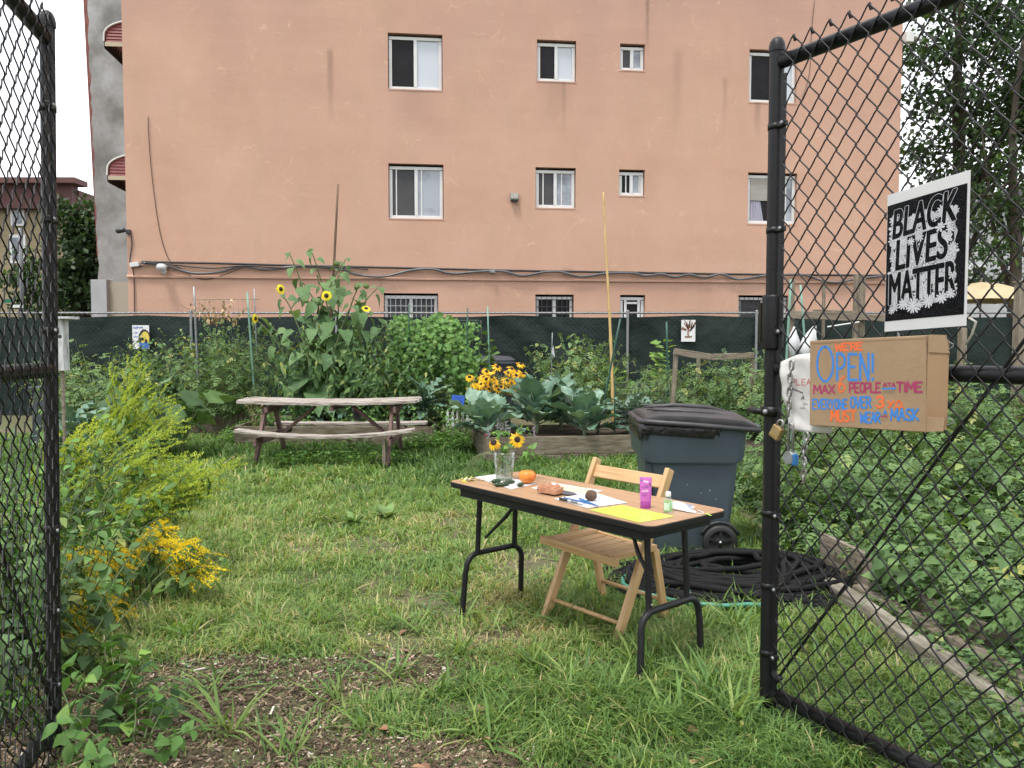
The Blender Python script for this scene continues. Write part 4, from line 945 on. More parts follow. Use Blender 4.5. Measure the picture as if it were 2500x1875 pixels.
# ================================================================== PICNIC TABLE
PT = rotz((-2.40, 10.62, 0), R(1.0)); pt = thing('picnic_table', (-2.40, 10.62, 0), 'weathered grey wooden picnic table with sagging benches', 'picnic table', mw=PT)
def bent(name, L, y, z, wd, th, sag, mt, seed, x0=0, split=0):
    rd = random.Random(seed); mb = MB(); n = 22; vs = []; fs = []
    for i in range(n + 1):
        u = i / n * 2 - 1; x = x0 + u * L / 2; zz_ = z + sag * (u * u) + rd.uniform(-.003, .003); e = rd.uniform(-.006, .006) * 1.4
        if split and u < -.55: e += rd.uniform(-.022, .004)
        vs += [(x, y - wd / 2 - e, zz_ - th), (x, y + wd / 2, zz_ - th), (x, y + wd / 2, zz_), (x, y - wd / 2 - e, zz_)]
        if i: a = 4 * i - 4; b = 4 * i; fs += [(a + k, a + (k + 1) % 4, b + (k + 1) % 4, b + k) for k in range(4)]
    fs += [(3, 2, 1, 0), tuple(4 * n + k for k in range(4))]
    mb.add(vs, fs); return mb.build(name, mt, pt, PT, bevel=.006)
for k in range(5): bent('table_plank', 2.30 + (.06 if k % 2 else 0), -.30 + .15 * k, .80, .143, .042, .025 + .006 * (k % 3), WOOD_PALE, k, split=(k == 0))
for k in range(2):
    bent('bench_plank', 2.18 + .04 * k, -.80 + .14 * k, .425 - .012 * k, .135, .04, .075 + .01 * k, WOOD_PALE, 20 + k, x0=.06, split=(k == 0)); bent('bench_plank', 2.15, .72 + .14 * k, .43, .135, .04, .012, WOOD_PALE, 30 + k, x0=.12)
for sx in (-.82, .83):
    for sy in (-1, 1): plank(pt, PT @ Vector((sx, sy * .20, .735)), PT @ Vector((sx, sy * .72, 0)), .09, .045, WOOD_RED, 'leg', up=(0, 1, 0)).name
    plank(pt, PT @ Vector((sx + .046, -.86, .335)), PT @ Vector((sx + .046, .86, .335)), .09, .04, WOOD_RED, 'bench_rail'); plank(pt, PT @ Vector((sx + .046, -.36, .70)), PT @ Vector((sx + .046, .36, .70)), .08, .04, WOOD_RED, 'top_rail')
plank(pt, PT @ Vector((-.22, 0, .72)), PT @ Vector((-.74, 0, .30)), .085, .04, WOOD_RED, 'brace', up=(0, 1, 0)); plank(pt, PT @ Vector((.28, 0, .72)), PT @ Vector((.76, 0, .32)), .085, .04, WOOD_RED, 'brace', up=(0, 1, 0))
plank(pt, PT @ Vector((.06, -.36, .715)), PT @ Vector((.06, .36, .715)), .06, .05, WOOD_RED, 'batten')
plank(pt, PT @ Vector((.8, -.79, .37)), PT @ Vector((.8, -.79, .05)), .06, .04, WOOD_GREY, 'leg', up=(0, 1, 0))
b = PT @ Vector((.2, .79, .465)); t = thing('plant_pot', b, 'small black pot standing on the far picnic bench', 'pot')
MB().lathe([(.0, 0), (.055, 0), (.07, .12), (.078, .12), (.078, .145), (.066, .145), (.064, .11), (0, .11)], 16, Matrix.Translation(b), cap=False).build('pot', INK_K, t, smooth=True, auto=40); MB().lathe([(.0, .112), (.06, .114)], 12, Matrix.Translation(b), cap=False).build('soil', SOIL, t)

# ================================================================== POLES AND STAKES
BAMB = M('golden_bamboo', (.42, .27, .09), (.58, .40, .16), scale=4, stretch=(6, 6, .5), rough=.5); BAMD = M('brown_pole_wood', (.10, .065, .04), (.20, .13, .08), scale=4, stretch=(8, 8, .5), rough=.8)
def pole(name, label, cat, p, q, r0, r1, mt, nodes_=0, group=None):
    p = Vector(p); q = Vector(q); t = thing(name, p, label, cat, group); L = (q - p); n = max(nodes_ * 3, 6); pts = []; rr = []
    for k in range(n + 1):
        u = k / n; pts.append(p + L * u + Vector((.012 * math.sin(u * 5), .0, 0)) * (1 if nodes_ else .3)); rr.append((r0 + (r1 - r0) * u) * (1.16 if nodes_ and k % 3 == 1 else 1))
    MB().tube(pts, rr, 8).build('shaft', mt, t, smooth=True); return t
a = at(1475, 470, 12.3); b = at(1498, 960, 11.6); b.z = .3; pole('bamboo_pole', 'tall golden bamboo pole rising above the collards', 'pole', b, a, .024, .015, BAMB, 9)
a = at(826, 450, 12.9); b = at(790, 800, 12.9); b.z = .3; b.x = -3.02; pole('wooden_pole', 'tall brown wooden pole standing in the sunflowers', 'pole', b, a, .026, .018, BAMD, 0)
GRN = M('green_coated_stake', (.015, .075, .05), (.025, .10, .07), scale=12, rough=.45); GRNP = M('pale_green_stake', (.16, .34, .27), (.22, .40, .32), scale=8, rough=.5)
def stake(px, py, Y, bx, label, r=.009, mt=GRN, by=None, z0=.0):
    a = at(px, py, Y); b = Vector((at(bx, py, by or Y).x, by or Y, z0)); return pole('garden_stake', label, 'stake', b, a, r, r, mt, 0, 'garden stakes')
stake(474, 700, 13.6, 481, 'grey stake at the left end of the wire trellis', .018, GALV); stake(604, 714, 13.4, 622, 'grey green stake at the right end of the wire trellis', .016, GRNP); stake(621, 704, 13.8, 628, 'thin grey stake just behind the right trellis stake', .012, GALV)
stake(999, 740, 13.2, 997, 'green stake at the left edge of the vine', .012); stake(1142, 752, 13.2, 1137, 'green stake at the right edge of the vine', .012)
stake(1191, 748, 12.9, 1199, 'grey green stake right of the vine with a curled plant', .012, GRNP); stake(1515, 778, 11.3, 1450, 'green stake leaning against the bamboo pole', .014); stake(1628, 785, 11.6, 1636, 'upright green stake left of the wooden frame', .014); stake(1349, 812, 12.4, 1342, 'thin dark stake with a silver ribbon in the tomatoes', .006, GALV)
stake(1932, 682, 10.5, 1912, 'pale green stake leaning beside the gate post', .016, GRNP); stake(1955, 695, 10.2, 1995, 'pale green stake leaning over the white bags', .014, GRNP)
# wire trellis at left
t = thing('wire_trellis', at(545, 900, 13.6), 'sparse wire trellis strung between grey stakes', 'trellis'); mb = MB(); a = at(476, 732, 13.6); b = at(628, 731, 13.6)
for k in range(9):
    z = a.z - .16 * k; mb.tube([(a.x - .05, 13.6, z), (b.x + .05, 13.6, z + .01)], .004 if k == 0 else .0014, 3)
for k in range(14):
    x = a.x + (b.x - a.x) * k / 13; mb.tube([(x, 13.6, a.z), (x, 13.6, a.z - 1.3)], .0014, 3)
mb.build('wire', GRN, t)['kind'] = 'stuff'
# silver ribbon
b = at(1346, 862, 12.35); o = MB().add([b + Vector((-.05, 0, -.1)), b + Vector((.06, .02, -.07)), b + Vector((.03, 0, .12)), b + Vector((0, -.03, .0)), b + Vector((-.07, .03, -.14))], [(0, 1, 3), (1, 2, 3), (0, 3, 4)]).build('foil_ribbon', M('silver_foil', (.7, .7, .72), rough=.25, metal=.9), solid=.002); tag(o, 'silver foil ribbon tied to a stake in the tomatoes', 'ribbon')
# wooden frame trellis right of centre
t = thing('trellis_frame', at(1650, 990, 10.9), 'grey wooden trellis frame with sagging top rail and netting', 'trellis'); a = at(1652, 858, 10.9); b = at(1840, 868, 11.0); c = at(1634, 990, 10.9); c.z = .0; m_ = at(1735, 872, 10.95)
plank(t, a + Vector((-.04, 0, 0)), m_, .09, .05, WOOD_GREY, 'rail'); plank(t, m_, b, .085, .045, WOOD_GREY, 'rail'); plank(t, c, a + Vector((0, .05, -.05)), .09, .05, WOOD_GREY, 'post', up=(0, 1, 0)); d = Vector((b.x, 11.05, 0)); plank(t, d, b + Vector((0, .05, -.05)), .09, .05, WOOD_GREY, 'post', up=(0, 1, 0)); e = at(1705, 866, 11.6); plank(t, Vector((e.x, 11.6, 0)), e, .07, .045, WOOD_GREY, 'post', up=(0, 1, 0))
def netting(parent, p, ux, L, H, step, r, mt, z0):
    mb = MB(); nx = int(L / step); nz = int(H / step); p = Vector(p); ux = Vector(ux).normalized()
    w_ = lambda x, z: p + ux * x + Vector((0, .03 * math.sin(x * 5 + z * 4), z0 + z + .01 * math.sin(x * 9)))
    for i in range(nx + 1): mb.tube([w_(i * step, H * k / 4) for k in range(5)], r, 3, cap=False)
    for j in range(nz + 1): mb.tube([w_(L * k / 6, j * step) for k in range(7)], r, 3, cap=False)
    o = mb.build('netting', mt, parent); o['kind'] = 'stuff'; return o
netting(t, c + Vector((.03, -.03, 0)), (1, .05, 0), .55, .75, .06, .0012, GALV, .12)
t = thing('wire_fence', at(1490, 1000, 11.0), 'fine wire garden netting beside the bamboo pole', 'netting'); p = at(1502, 1000, 10.9); netting(t, (p.x, 10.95, 0), (1, .03, 0), .95, .72, .05, .0011, GALV, .32)
MB().tube([(p.x, 10.95, .2), (p.x, 10.95, 1.08)], .01, 6).build('post', GRN, t)
# tall timber trellis far right
t = thing('timber_pergola', at(2030, 900, 12.4), 'rough timber trellis with posts above the fence line', 'trellis')
for px, py, Y, wd in ((1935, 684, 12.4, .075), (2012, 683, 12.6, .05), (2091, 672, 12.9, .085), (2105, 670, 12.3, .095), (2350, 800, 12.0, .11)):
    a = at(px, py, Y); plank(t, (a.x, Y, 0), a, wd, wd * .8, WOOD_GREY, 'post', up=(0, 1, 0))
a = at(1928, 768, 12.34); b = at(2110, 775, 12.22); plank(t, a, b, .12, .04, WOOD_GREY, 'beam'); a = at(2080, 772, 12.16); b = at(2180, 778, 12.16); plank(t, a, b, .10, .04, WOOD_GREY, 'beam'); a = at(1985, 758, 12.7); b = at(2105, 763, 12.8); plank(t, a, b, .035, .04, WOOD_GREY, 'beam')
MB().tube([at(2020, 798, 12.2), at(2098, 786, 12.1)], .012, 6).build('white_rod', WHITE_PAINT, t)
# right edge post
a = at(2492, 690, 9.); t = thing('timber_post', (a.x, 9, 0), 'pale timber post at the far right edge', 'post'); plank(t, (a.x, 9, 0), a, .1, .09, WOOD_GREY, 'shaft', up=(0, 1, 0)); MB().box((a.x, 9, a.z + .01), (.11, .11, .02)).build('cap', WOOD_GREY, t)
# yellow parasol beyond the fence
p = at(2395, 700, 21.5); t = thing('patio_parasol', (p.x, 21.5, 0), 'pale yellow patio parasol beyond the green fence', 'parasol'); PAR = M('faded_yellow_canvas', (.50, .40, .24), (.58, .47, .30), scale=3, rough=.8)
mb = MB(); N = 8; vs = [Vector((p.x, 21.5, p.z + .12))]; fs = []
for j, (r_, dz) in enumerate(((.55, .02), (1.05, -.16), (1.45, -.40))):
    for k in range(N * 2):
        a_ = math.pi * k / N; q = r_ * (1 if k % 2 == 0 else .955); vs.append(Vector((p.x + q * math.cos(a_), 21.5 + q * math.sin(a_), p.z + dz + (.0 if k % 2 == 0 else .02))))
for k in range(16): fs.append((0, 1 + k, 1 + (k + 1) % 16))
for j in range(2):
    for k in range(16): a_ = 1 + 16 * j + k; b_ = 1 + 16 * j + (k + 1) % 16; fs.append((a_, a_ + 16, b_ + 16, b_))
mb.add(vs, fs); mb.build('canopy', PAR, t, solid=.012); MB().tube([(p.x, 21.5, 0), (p.x, 21.5, p.z + .2)], .025, 8).build('pole', WOOD_GREY, t)
for k in range(4):
    a_ = math.pi * k / 4; MB().tube([(p.x - 1.4 * math.cos(a_), 21.5 - 1.4 * math.sin(a_), p.z - .42), (p.x, 21.5, p.z + .05), (p.x + 1.4 * math.cos(a_), 21.5 + 1.4 * math.sin(a_), p.z - .42)], .01, 4).build('rib', WOOD_GREY, t)
# nest box behind the left gate
p = at(150, 905, 8.0); q = at(150, 780, 8.0); t = thing('nest_box', (p.x, 8, 0), 'tall white weathered nest box on a post by left gate', 'nest box')
WW = M('peeling_white_wood', (.28, .28, .27), (.62, .63, .63), scale=6, stretch=(3, 3, .6), rough=.85, bump=.4, lo=.35, hi=.55)
MB().box((p.x + .01, 8, (p.z + q.z) / 2), (.09, .11, q.z - p.z)).build('box', WW, t, bevel=.004); MB().box((p.x + .02, 7.98, q.z + .014), (.28, .18, .025)).build('roof', WW, t, bevel=.003)
MB().lathe([(.019, -.02), (.019, .0)], 14, Matrix.Translation((p.x + .025, 7.944, q.z - .17)) @ Matrix.Rotation(R(90), 4, 'X')).build('entrance_hole', INK_K, t); MB().tube([(p.x, 8.02, 0), (p.x, 8.02, p.z + .01)], .018, 8).build('post', WOOD_GREY, t)
# blue hand sign + small white picket in the middle
p = at(1118, 977, 11.9); mw = frame(p, (1, 0, -.12), (0, -1, .15)); t = thing('garden_sign', p, 'small blue hand painted sign left of the collards', 'sign', mw=mw); MB().box((0, 0, 0), (.19, .14, .015)).build('board', M('cobalt_paint', (.012, .09, .52), (.02, .12, .6), scale=9), t, mw)
mb = MB(); rd = random.Random(2)
for y in (.035, -.005, -.04):
    x = -.07
    while x < .06: ribbon(mb, [(x, y + rd.uniform(-.01, .01)), (x + .012, y + rd.uniform(-.012, .014)), (x + .02, y + rd.uniform(-.01, .01))], .006, .0095); x += .028
mb.build('lettering', M('navy_paint', (.005, .02, .16)), t, mw); MB().tube([p + Vector((0, .02, -.05)), (p.x, 11.93, .2)], .008, 6).build('stick', WOOD_GREY, t)
p = at(1125, 990, 12.1); t = thing('picket_edging', (p.x, 12.1, .2), 'little white picket edging beside the blue sign', 'edging')
for k in range(6): x = p.x - .2 + .075 * k; MB().prism([(-.016, 0), (.016, 0), (.016, .26), (0, .30), (-.016, .26)], -.006, .006, Matrix.Translation((x, 12.1, .26)) @ Matrix.Rotation(R(90), 4, 'X')).build('picket', WHITE_PAINT, t)
MB().box((p.x - .01, 12.115, .40), (.44, .012, .03)).build('rail', WHITE_PAINT, t); MB().box((p.x - .01, 12.115, .32), (.44, .012, .03)).build('rail', WHITE_PAINT, t)
# round black tub / grey bin behind the rudbeckia
p = at(1205, 905, 14.5); t = thing('compost_tub', (p.x, 14.5, 0), 'dark blue grey tub half hidden behind the yellow flowers', 'tub'); TUB = M('slate_plastic', (.035, .045, .055), (.05, .06, .075), scale=5, rough=.5); MB().lathe([(.30, 0), (.38, p.z + .15), (.40, p.z + .15), (.40, p.z + .2), (.30, p.z + .26), (.02, p.z + .28)], 20, Matrix.Translation((p.x, 14.5, 0))).build('body', TUB, t, smooth=True, auto=35); MB().lathe([(.41, p.z + .12), (.42, p.z + .14), (.41, p.z + .16)], 20, Matrix.Translation((p.x, 14.5, 0)), cap=False).build('rim', TUB, t, smooth=True)
# grey storage box left
p = at(165, 945, 12.5); t = thing('storage_box', (p.x, 12.5, 0), 'slate grey storage box behind the left bushes', 'storage box'); MB().box((p.x, 12.5, .42), (.8, .6, .84)).build('body', TUB, t, bevel=.03); MB().box((p.x, 12.5, .87), (.86, .66, .06)).build('lid', TUB, t, bevel=.02)
# white bags tied to stakes
BAG = M('white_plastic_bag', (.72, .73, .75), (.8, .8, .82), scale=6, rough=.45)
for (px, py, sx, sz, lab, sd_) in ((1937, 832, .055, .12, 'small white bag tied over a stake near gate post', 1), (1967, 838, .085, .15, 'crumpled white bag with pointed top above cardboard sign', 2)):
    p = at(px, py, 6.8); t = thing('plastic_bag', p, lab, 'bag'); mb = MB(); rd = random.Random(sd_); n = 14; vs = []; fs = []
    for j in range(7):
        v = j / 6; rr_ = sx * (math.sin(v * 2.6 + .25)) * (1 - .55 * v)
        for k in range(n): a_ = 6.2832 * k / n; q = rr_ * (1 + .25 * math.sin(k * 2.3 + j) + rd.uniform(-.12, .12)); vs.append((p.x + q * math.cos(a_) + sx * .9 * v * v * (1 if sd_ == 2 else .1), 6.8 + q * math.sin(a_), p.z - sz + 2 * sz * v))
    for j in range(6):
        for k in range(n): fs.append((j * n + k, j * n + (k + 1) % n, (j + 1) * n + (k + 1) % n, (j + 1) * n + k))
    mb.add(vs, fs); mb.build('bag', BAG, t, smooth=True); MB().tube([(p.x, 6.8, 0), (p.x, 6.8, p.z + sz * .5)], .009, 6).build('stake', GRNP, t)
# ================================================================== VEGETATION
def leafmesh(name, V, F, mat, tint):
    me = bpy.data.meshes.new(name); me.from_pydata([tuple(map(float, p)) for p in V], [], [tuple(int(i) for i in f) for f in F]); me.polygons.foreach_set('use_smooth', [True] * len(F))
    a = me.attributes.new('tint', 'FLOAT', 'FACE'); a.data.foreach_set('value', [tint] * len(F)); me.materials.append(mat); me.update(); return me
def lmat(o, d, n, s_):
    d = Vector(d).normalized(); n = Vector(n); n = (n - d * n.dot(d)).normalized(); y = n.cross(d); m = Matrix((d * s_, y * s_, n * s_)).transposed().to_4x4(); m.translation = Vector(o); return m
# --- collards
def collard_leaf(seed):
    rd = np.random.default_rng(seed); nx, ny = 9, 6; V = []; F = []
    for i in range(nx + 1):
        u = i / nx; hw = .30 * math.sin(math.pi * min(1, u * .93 + .04)) ** .62 * (1 - .12 * u)
        for j in range(ny + 1):
            v = j / ny * 2 - 1; z = .16 * abs(v) * hw * 2 - .42 * u * u * .5 + .055 * abs(v) ** 2 * math.sin(u * 15 + seed + (2 if v > 0 else 0)) + .01 * rd.normal(); V.append((.22 + u * .85 + .03 * math.sin(v * 5 + u * 9), v * hw * (1 + .06 * rd.normal()), z))
    for i in range(nx):
        for j in range(ny): a = i * (ny + 1) + j; b = a + ny + 1; F += [(a, b, b + 1), (a, b + 1, a + 1)]
    return V, F
COLM = [leafmesh('leaf', *collard_leaf(k), L_COL, .2 + .16 * k) for k in range(5)]
PETI = M('pale_petiole', (.26, .34, .20), (.34, .42, .27), scale=10, rough=.5)
pet_mb = MB().tube([(0, 0, 0), (.12, 0, -.005), (.3, 0, -.012), (.65, 0, -.10)], [.022, .017, .013, .006], 5).mesh('petiole', PETI, True)
def collard(label, base, n, size, seed, stalk=.22, minel=.0):
    rd = random.Random(seed); base = Vector(base); t = thing('collard_plant', base, label, 'collard plant', 'collards in the raised bed')
    MB().tube([base + Vector((0, 0, -.1)), base + Vector((.01, 0, stalk * .5)), base + Vector((0, .01, stalk))], [.026, .022, .02], 7).build('stalk', PETI, t, smooth=True)
    for k in range(n):
        u = k / (n - 1); a = k * 2.4 + rd.uniform(-.25, .25); el = minel + (.15 + 1.15 * u) + rd.uniform(-.12, .12); o = base + Vector((0, 0, stalk * (.35 + .65 * u)))
        d = Vector((math.cos(a) * math.cos(el), math.sin(a) * math.cos(el), math.sin(el))); nn = Vector((-math.cos(a) * math.sin(el), -math.sin(a) * math.sin(el), math.cos(el))) + Vector((rd.uniform(-.2, .2), rd.uniform(-.2, .2), 0)); s_ = size * rd.uniform(.75, 1.1) * (1 if u < .75 else .8)
        lf = link('leaf', COLM[rd.randrange(5)], lmat(o, d, nn, s_), t); link('petiole', pet_mb, lmat(o, d, nn, s_), lf)
collard('collard with low spreading leaves at the bed corner', at(1185, 1050, 10.95).xy.to_3d() + Vector((0, 0, .28)), 20, .56, 1, .16)
collard('large upright collard in the middle of the bed', at(1310, 1050, 11.35).xy.to_3d() + Vector((0, 0, .28)), 24, .60, 2, .34, .15)
collard('fan shaped collard with pale ribs nearest the bamboo pole', at(1425, 1062, 11.0).xy.to_3d() + Vector((0, 0, .28)), 24, .58, 3, .2, .05)
collard('collard at the back of the bed between two larger ones', at(1368, 1030, 11.8).xy.to_3d() + Vector((0, 0, .28)), 18, .56, 4, .4, .2)
# --- kale with curled leaves
def kale_leaf(seed):
    nx, ny = 10, 6; V = []; F = []
    for i in range(nx + 1):
        u = i / nx; hw = .2 * math.sin(math.pi * min(1, u * .95 + .03)) ** .8
        for j in range(ny + 1): v = j / ny * 2 - 1; V.append((u, v * hw, .1 * abs(v) * math.sin(u * 32 + j * 2 + seed) - .45 * u * u))
    for i in range(nx):
        for j in range(ny): a = i * (ny + 1) + j; b = a + ny + 1; F += [(a, b, b + 1), (a, b + 1, a + 1)]
    return V, F
KALM = [leafmesh('leaf', *kale_leaf(k), L_COL, .25 + .2 * k) for k in range(4)]
def kale(label, base, n, size, seed, stalk=.3):
    rd = random.Random(seed); base = Vector(base); t = thing('kale_plant', base, label, 'kale plant', 'kale plants'); MB().tube([base + Vector((0, 0, -.1)), base + Vector((.02, 0, stalk * .5)), base + Vector((0, .01, stalk))], [.02, .018, .015], 6).build('stalk', PETI, t, smooth=True)
    for k in range(n):
        u = k / (n - 1); a = k * 2.4 + rd.uniform(-.3, .3); el = .1 + 1.1 * u + rd.uniform(-.15, .15); o = base + Vector((0, 0, stalk * (.4 + .6 * u))); d = Vector((math.cos(a) * math.cos(el), math.sin(a) * math.cos(el), math.sin(el))); nn = Vector((-math.cos(a) * math.sin(el), -math.sin(a) * math.sin(el), math.cos(el)))
        link('leaf', KALM[rd.randrange(4)], lmat(o, d, nn, size * rd.uniform(.7, 1.1)), t)
for k, (px, Y, n, s_, h, lab) in enumerate(((1535, 11.3, 26, .36, .34, 'curly kale at the bin end of the collard bed'), (1590, 11.6, 20, .3, .34, 'curly kale half hidden behind the bin lid'), (1040, 12.5, 18, .42, .5, 'drooping blue green kale right of the picnic table'), (845, 12.6, 14, .36, .42, 'grey green kale showing under the picnic table top'), (775, 12.4, 12, .3, .2, 'low grey kale behind the picnic table'), (175, 9.6, 18, .45, .5, 'pale blue green cabbage behind the left goldenrod'), (975, 12.7, 12, .3, .24, 'small kale between picnic table and drooping kale'))):
    b = at(px, 1000, Y); kale(lab, (b.x, Y, .26 if px != 175 else .1), n, s_, k + 20, h)

# --- sunflowers
HEARTV, HEARTF = T_HEART
SUNM = [leafmesh('leaf', HEARTV * np.array([1, 1, 1.3]), HEARTF, L_SUN, .15 + .2 * k) for k in range(5)]
def flower_head(parent, c, n, size, petm, name='flower_head', disc_r=.42, droop=0., np_=18, coremat=None):
    c = Vector(c); n = Vector(n).normalized(); m = n.to_track_quat('Z', 'Y').to_matrix().to_4x4(); m.translation = c
    mb = MB(); mb.blob((0, 0, 0), (size * disc_r, size * disc_r, size * .2), 12, 6, .05); f = mb.build(name, coremat or CORE, parent, m, smooth=True)
    rd = np.random.default_rng(int(abs(c.x) * 1000) % 997); O = []; D = []; Nn = []
    for ring in range(2):
        for k in range(np_):
            a = 6.2832 * (k + .5 * ring) / np_ + rd.normal(0, .06); dz = -droop + rd.normal(0, .14) - .1 * ring; O.append((size * disc_r * .85 * math.cos(a), size * disc_r * .85 * math.sin(a), -.01 * ring * size)); D.append((math.cos(a), math.sin(a), dz)); Nn.append((-dz * math.cos(a), -dz * math.sin(a), 1))
    V, F, k = scatter(_fold([(.3, .13), (.7, .12)], .2, .2), np.array(O), np.array(D), np.array(Nn), size * .66 * rd.uniform(.85, 1.1, len(O)))
    p = npmesh('petal', V, F, petm, f, tints(len(O), k, .5, .25, 3), mw=m); p['kind'] = 'stuff'; return f
CORE = M('dark_seed_disc', (.018, .008, .005), (.05, .025, .012), scale=90, rough=.9, bump=.8)
GCORE = M('green_bud', (.08, .13, .03), (.14, .2, .05), scale=40, rough=.8)
SB = Vector((-3.15, 12.85, 0)); sf = thing('sunflower_clump', SB, 'tall clump of sunflowers behind the picnic table', 'sunflowers')
rd = random.Random(5); tips = [((706, 618), .2), ((760, 612), .0), ((838, 640), -.1), ((880, 690), .1), ((925, 700), .2), ((690, 720), -.2), ((615, 775), -.1), ((790, 700), .3), ((860, 745), -.3), ((905, 760), .2), ((740, 690), .3), ((818, 668), .2), ((665, 800), .2), ((945, 790), .2), ((845, 630), .4)]
paths = []
for k, ((px, py), dy) in enumerate(tips):
    e = at(px, py, 12.85 + dy); b = SB + Vector((rd.uniform(-.35, .45), rd.uniform(-.3, .3), .25)); mid = b.lerp(e, .55) + Vector((b.x - e.x, 0, 0)) * .22
    pts = smooth_path([b, b.lerp(mid, .5) + Vector((rd.uniform(-.05, .05), 0, 0)), mid, mid.lerp(e, .6) + Vector((0, 0, .1)), e], 4); paths.append(np.array([tuple(p) for p in pts]))
    MB().tube(pts, [.02 - .012 * i / (len(pts) - 1) for i in range(len(pts))], 5).build('stem', L_STEM, sf, smooth=True)
O, D, Nn, S = leaves_on(paths, 15, .32, T_HEART, .15, .75, .16, .6, 8, pet=.35)
for o, d, n, s_ in zip(O, D, Nn, S):
    d2 = Vector(d) + Vector((0, -.25, 0)); link('leaf', SUNM[rd.randrange(5)], lmat(o, d2, Vector(n) + Vector((0, -.5, .2)), s_ * rd.uniform(.75, 1.3)), sf)
for (px, py, Y, n, s_, lab) in ((797, 722, 12.45, (0, -1, .1), .088, 1), (686, 706, 12.6, (.75, -.6, .1), .085, 1), (624, 778, 12.6, (.95, -.3, .0), .08, 1), (894, 753, 12.5, (.3, -.6, .7), .075, 1), (757, 612, 12.8, (-.5, -.6, .4), .08, 0), (822, 643, 12.8, (.4, -.6, .5), .09, 0), (894, 698, 12.6, (.2, -.6, .6), .09, 0), (872, 700, 12.6, (-.3, -.5, .7), .08, 0), (748, 735, 12.6, (0, -.3, .9), .07, 0)):
    p = at(px, py, Y)
    if lab: flower_head(sf, p, n, s_, L_SUNP, disc_r=.42)
    else:
        m = Vector(n).to_track_quat('Z', 'Y').to_matrix().to_4x4(); m.translation = p; MB().blob((0, 0, 0), (s_ * .55, s_ * .55, s_ * .4), 10, 6, .08).build('bud', GCORE, sf, m, smooth=True)
# narrow leaved thicket under and right of the sunflowers
def thicket(name, label, cat, base, n, H, spread, per, size, tpl, lm, seed, **kw):
    return plant(name, label, cat, base, n, H, spread, per, size, tpl, lm, seed=seed, **kw)
thicket('leafy_thicket', 'dense dark thicket filling in below the sunflowers', 'shrub', (-3.0, 13.1, .25), 60, 1.95, .85, 36, .19, T_LANCE, L_BUSH, 31, r0=.55, droop=.9, elev=.1, wd=2.2, mean=.52, hv=.5)
thicket('leafy_thicket', 'narrow leaved stems leaning between sunflowers and vine', 'shrub', (-2.15, 13.0, .25), 46, 1.85, .6, 38, .16, T_LANCE, L_BUSH, 32, r0=.45, droop=.6, elev=.2, wd=2.2, lean=(.12, 0), mean=.55, hv=.5)
thicket('leafy_thicket', 'airy yellow flecked stems left of the vine trellis', 'shrub', (-1.75, 13.3, .25), 16, 2.2, .3, 40, .08, T_LANCE, L_BRIGHT, 33, r0=.25, wd=2., mean=.4, hv=.4)
# --- vine on trellis
vt = thing('climbing_vine', (-1.3, 13.6, 0), 'bright green lobed vine covering a trellis in front of fence', 'vine'); r2 = np.random.default_rng(12)
a = at(958, 760, 13.5); b = at(1168, 760, 13.5); n = 2300; u = r2.uniform(0, 1, n); v = r2.uniform(0, 1, n) ** .8
topz = 2.05 - .12 * np.abs(u - .45) - .25 * np.clip(u - .78, 0, 1) * 4 * .6 + .06 * np.sin(u * 14); z = topz - v * (1.25 + .45 * np.clip(u - .75, 0, 1) * 4) * np.where((u > .12) & (u < .72), .62 + .5 * r2.uniform(0, 1, n), 1.15); x = a.x + (b.x - a.x) * (u + .02 * r2.normal(size=n)); y = 13.45 - .22 * np.sin(np.pi * np.clip(v, 0, 1)) + r2.normal(0, .09, n)
O = np.stack([x, y, np.maximum(z, .3)], 1); D = unit(np.stack([r2.normal(0, .6, n), -.35 + r2.normal(0, .3, n), -.7 + r2.normal(0, .3, n)], 1)); Nn = unit(np.stack([r2.normal(0, .3, n), -.9 + r2.normal(0, .2, n), .55 + r2.normal(0, .3, n)], 1))
V, F, k = scatter(T_LOBE, O, D, Nn, r2.uniform(.06, .125, n)); npmesh('foliage', V, F, L_BRIGHT, vt, tints(n, k, .45, .24, 12))['kind'] = 'stuff'
mb = MB()
for k_ in range(16):
    x0 = a.x + (b.x - a.x) * k_ / 15; mb.tube([(x0 + .05 * math.sin(k_ + j), 13.5 + .03 * math.cos(j * 2 + k_), .2 + 1.75 * j / 6) for j in range(7)], .006, 4)
mb.build('stem', L_STEMD, vt, smooth=True)['kind'] = 'stuff'
MB().tube([(a.x, 13.55, 0), (a.x, 13.55, 1.95), (b.x, 13.55, 1.95), (b.x, 13.55, 0)], .012, 6).build('support', GRN, vt)
plant('fig_bush', 'broad lobed leaves low in front of the vine', 'shrub', (-1.15, 12.9, .2), 12, 1.05, .5, 9, .2, T_LOBE, L_TOM, seed=41, r0=.3, droop=.3, mean=.45)
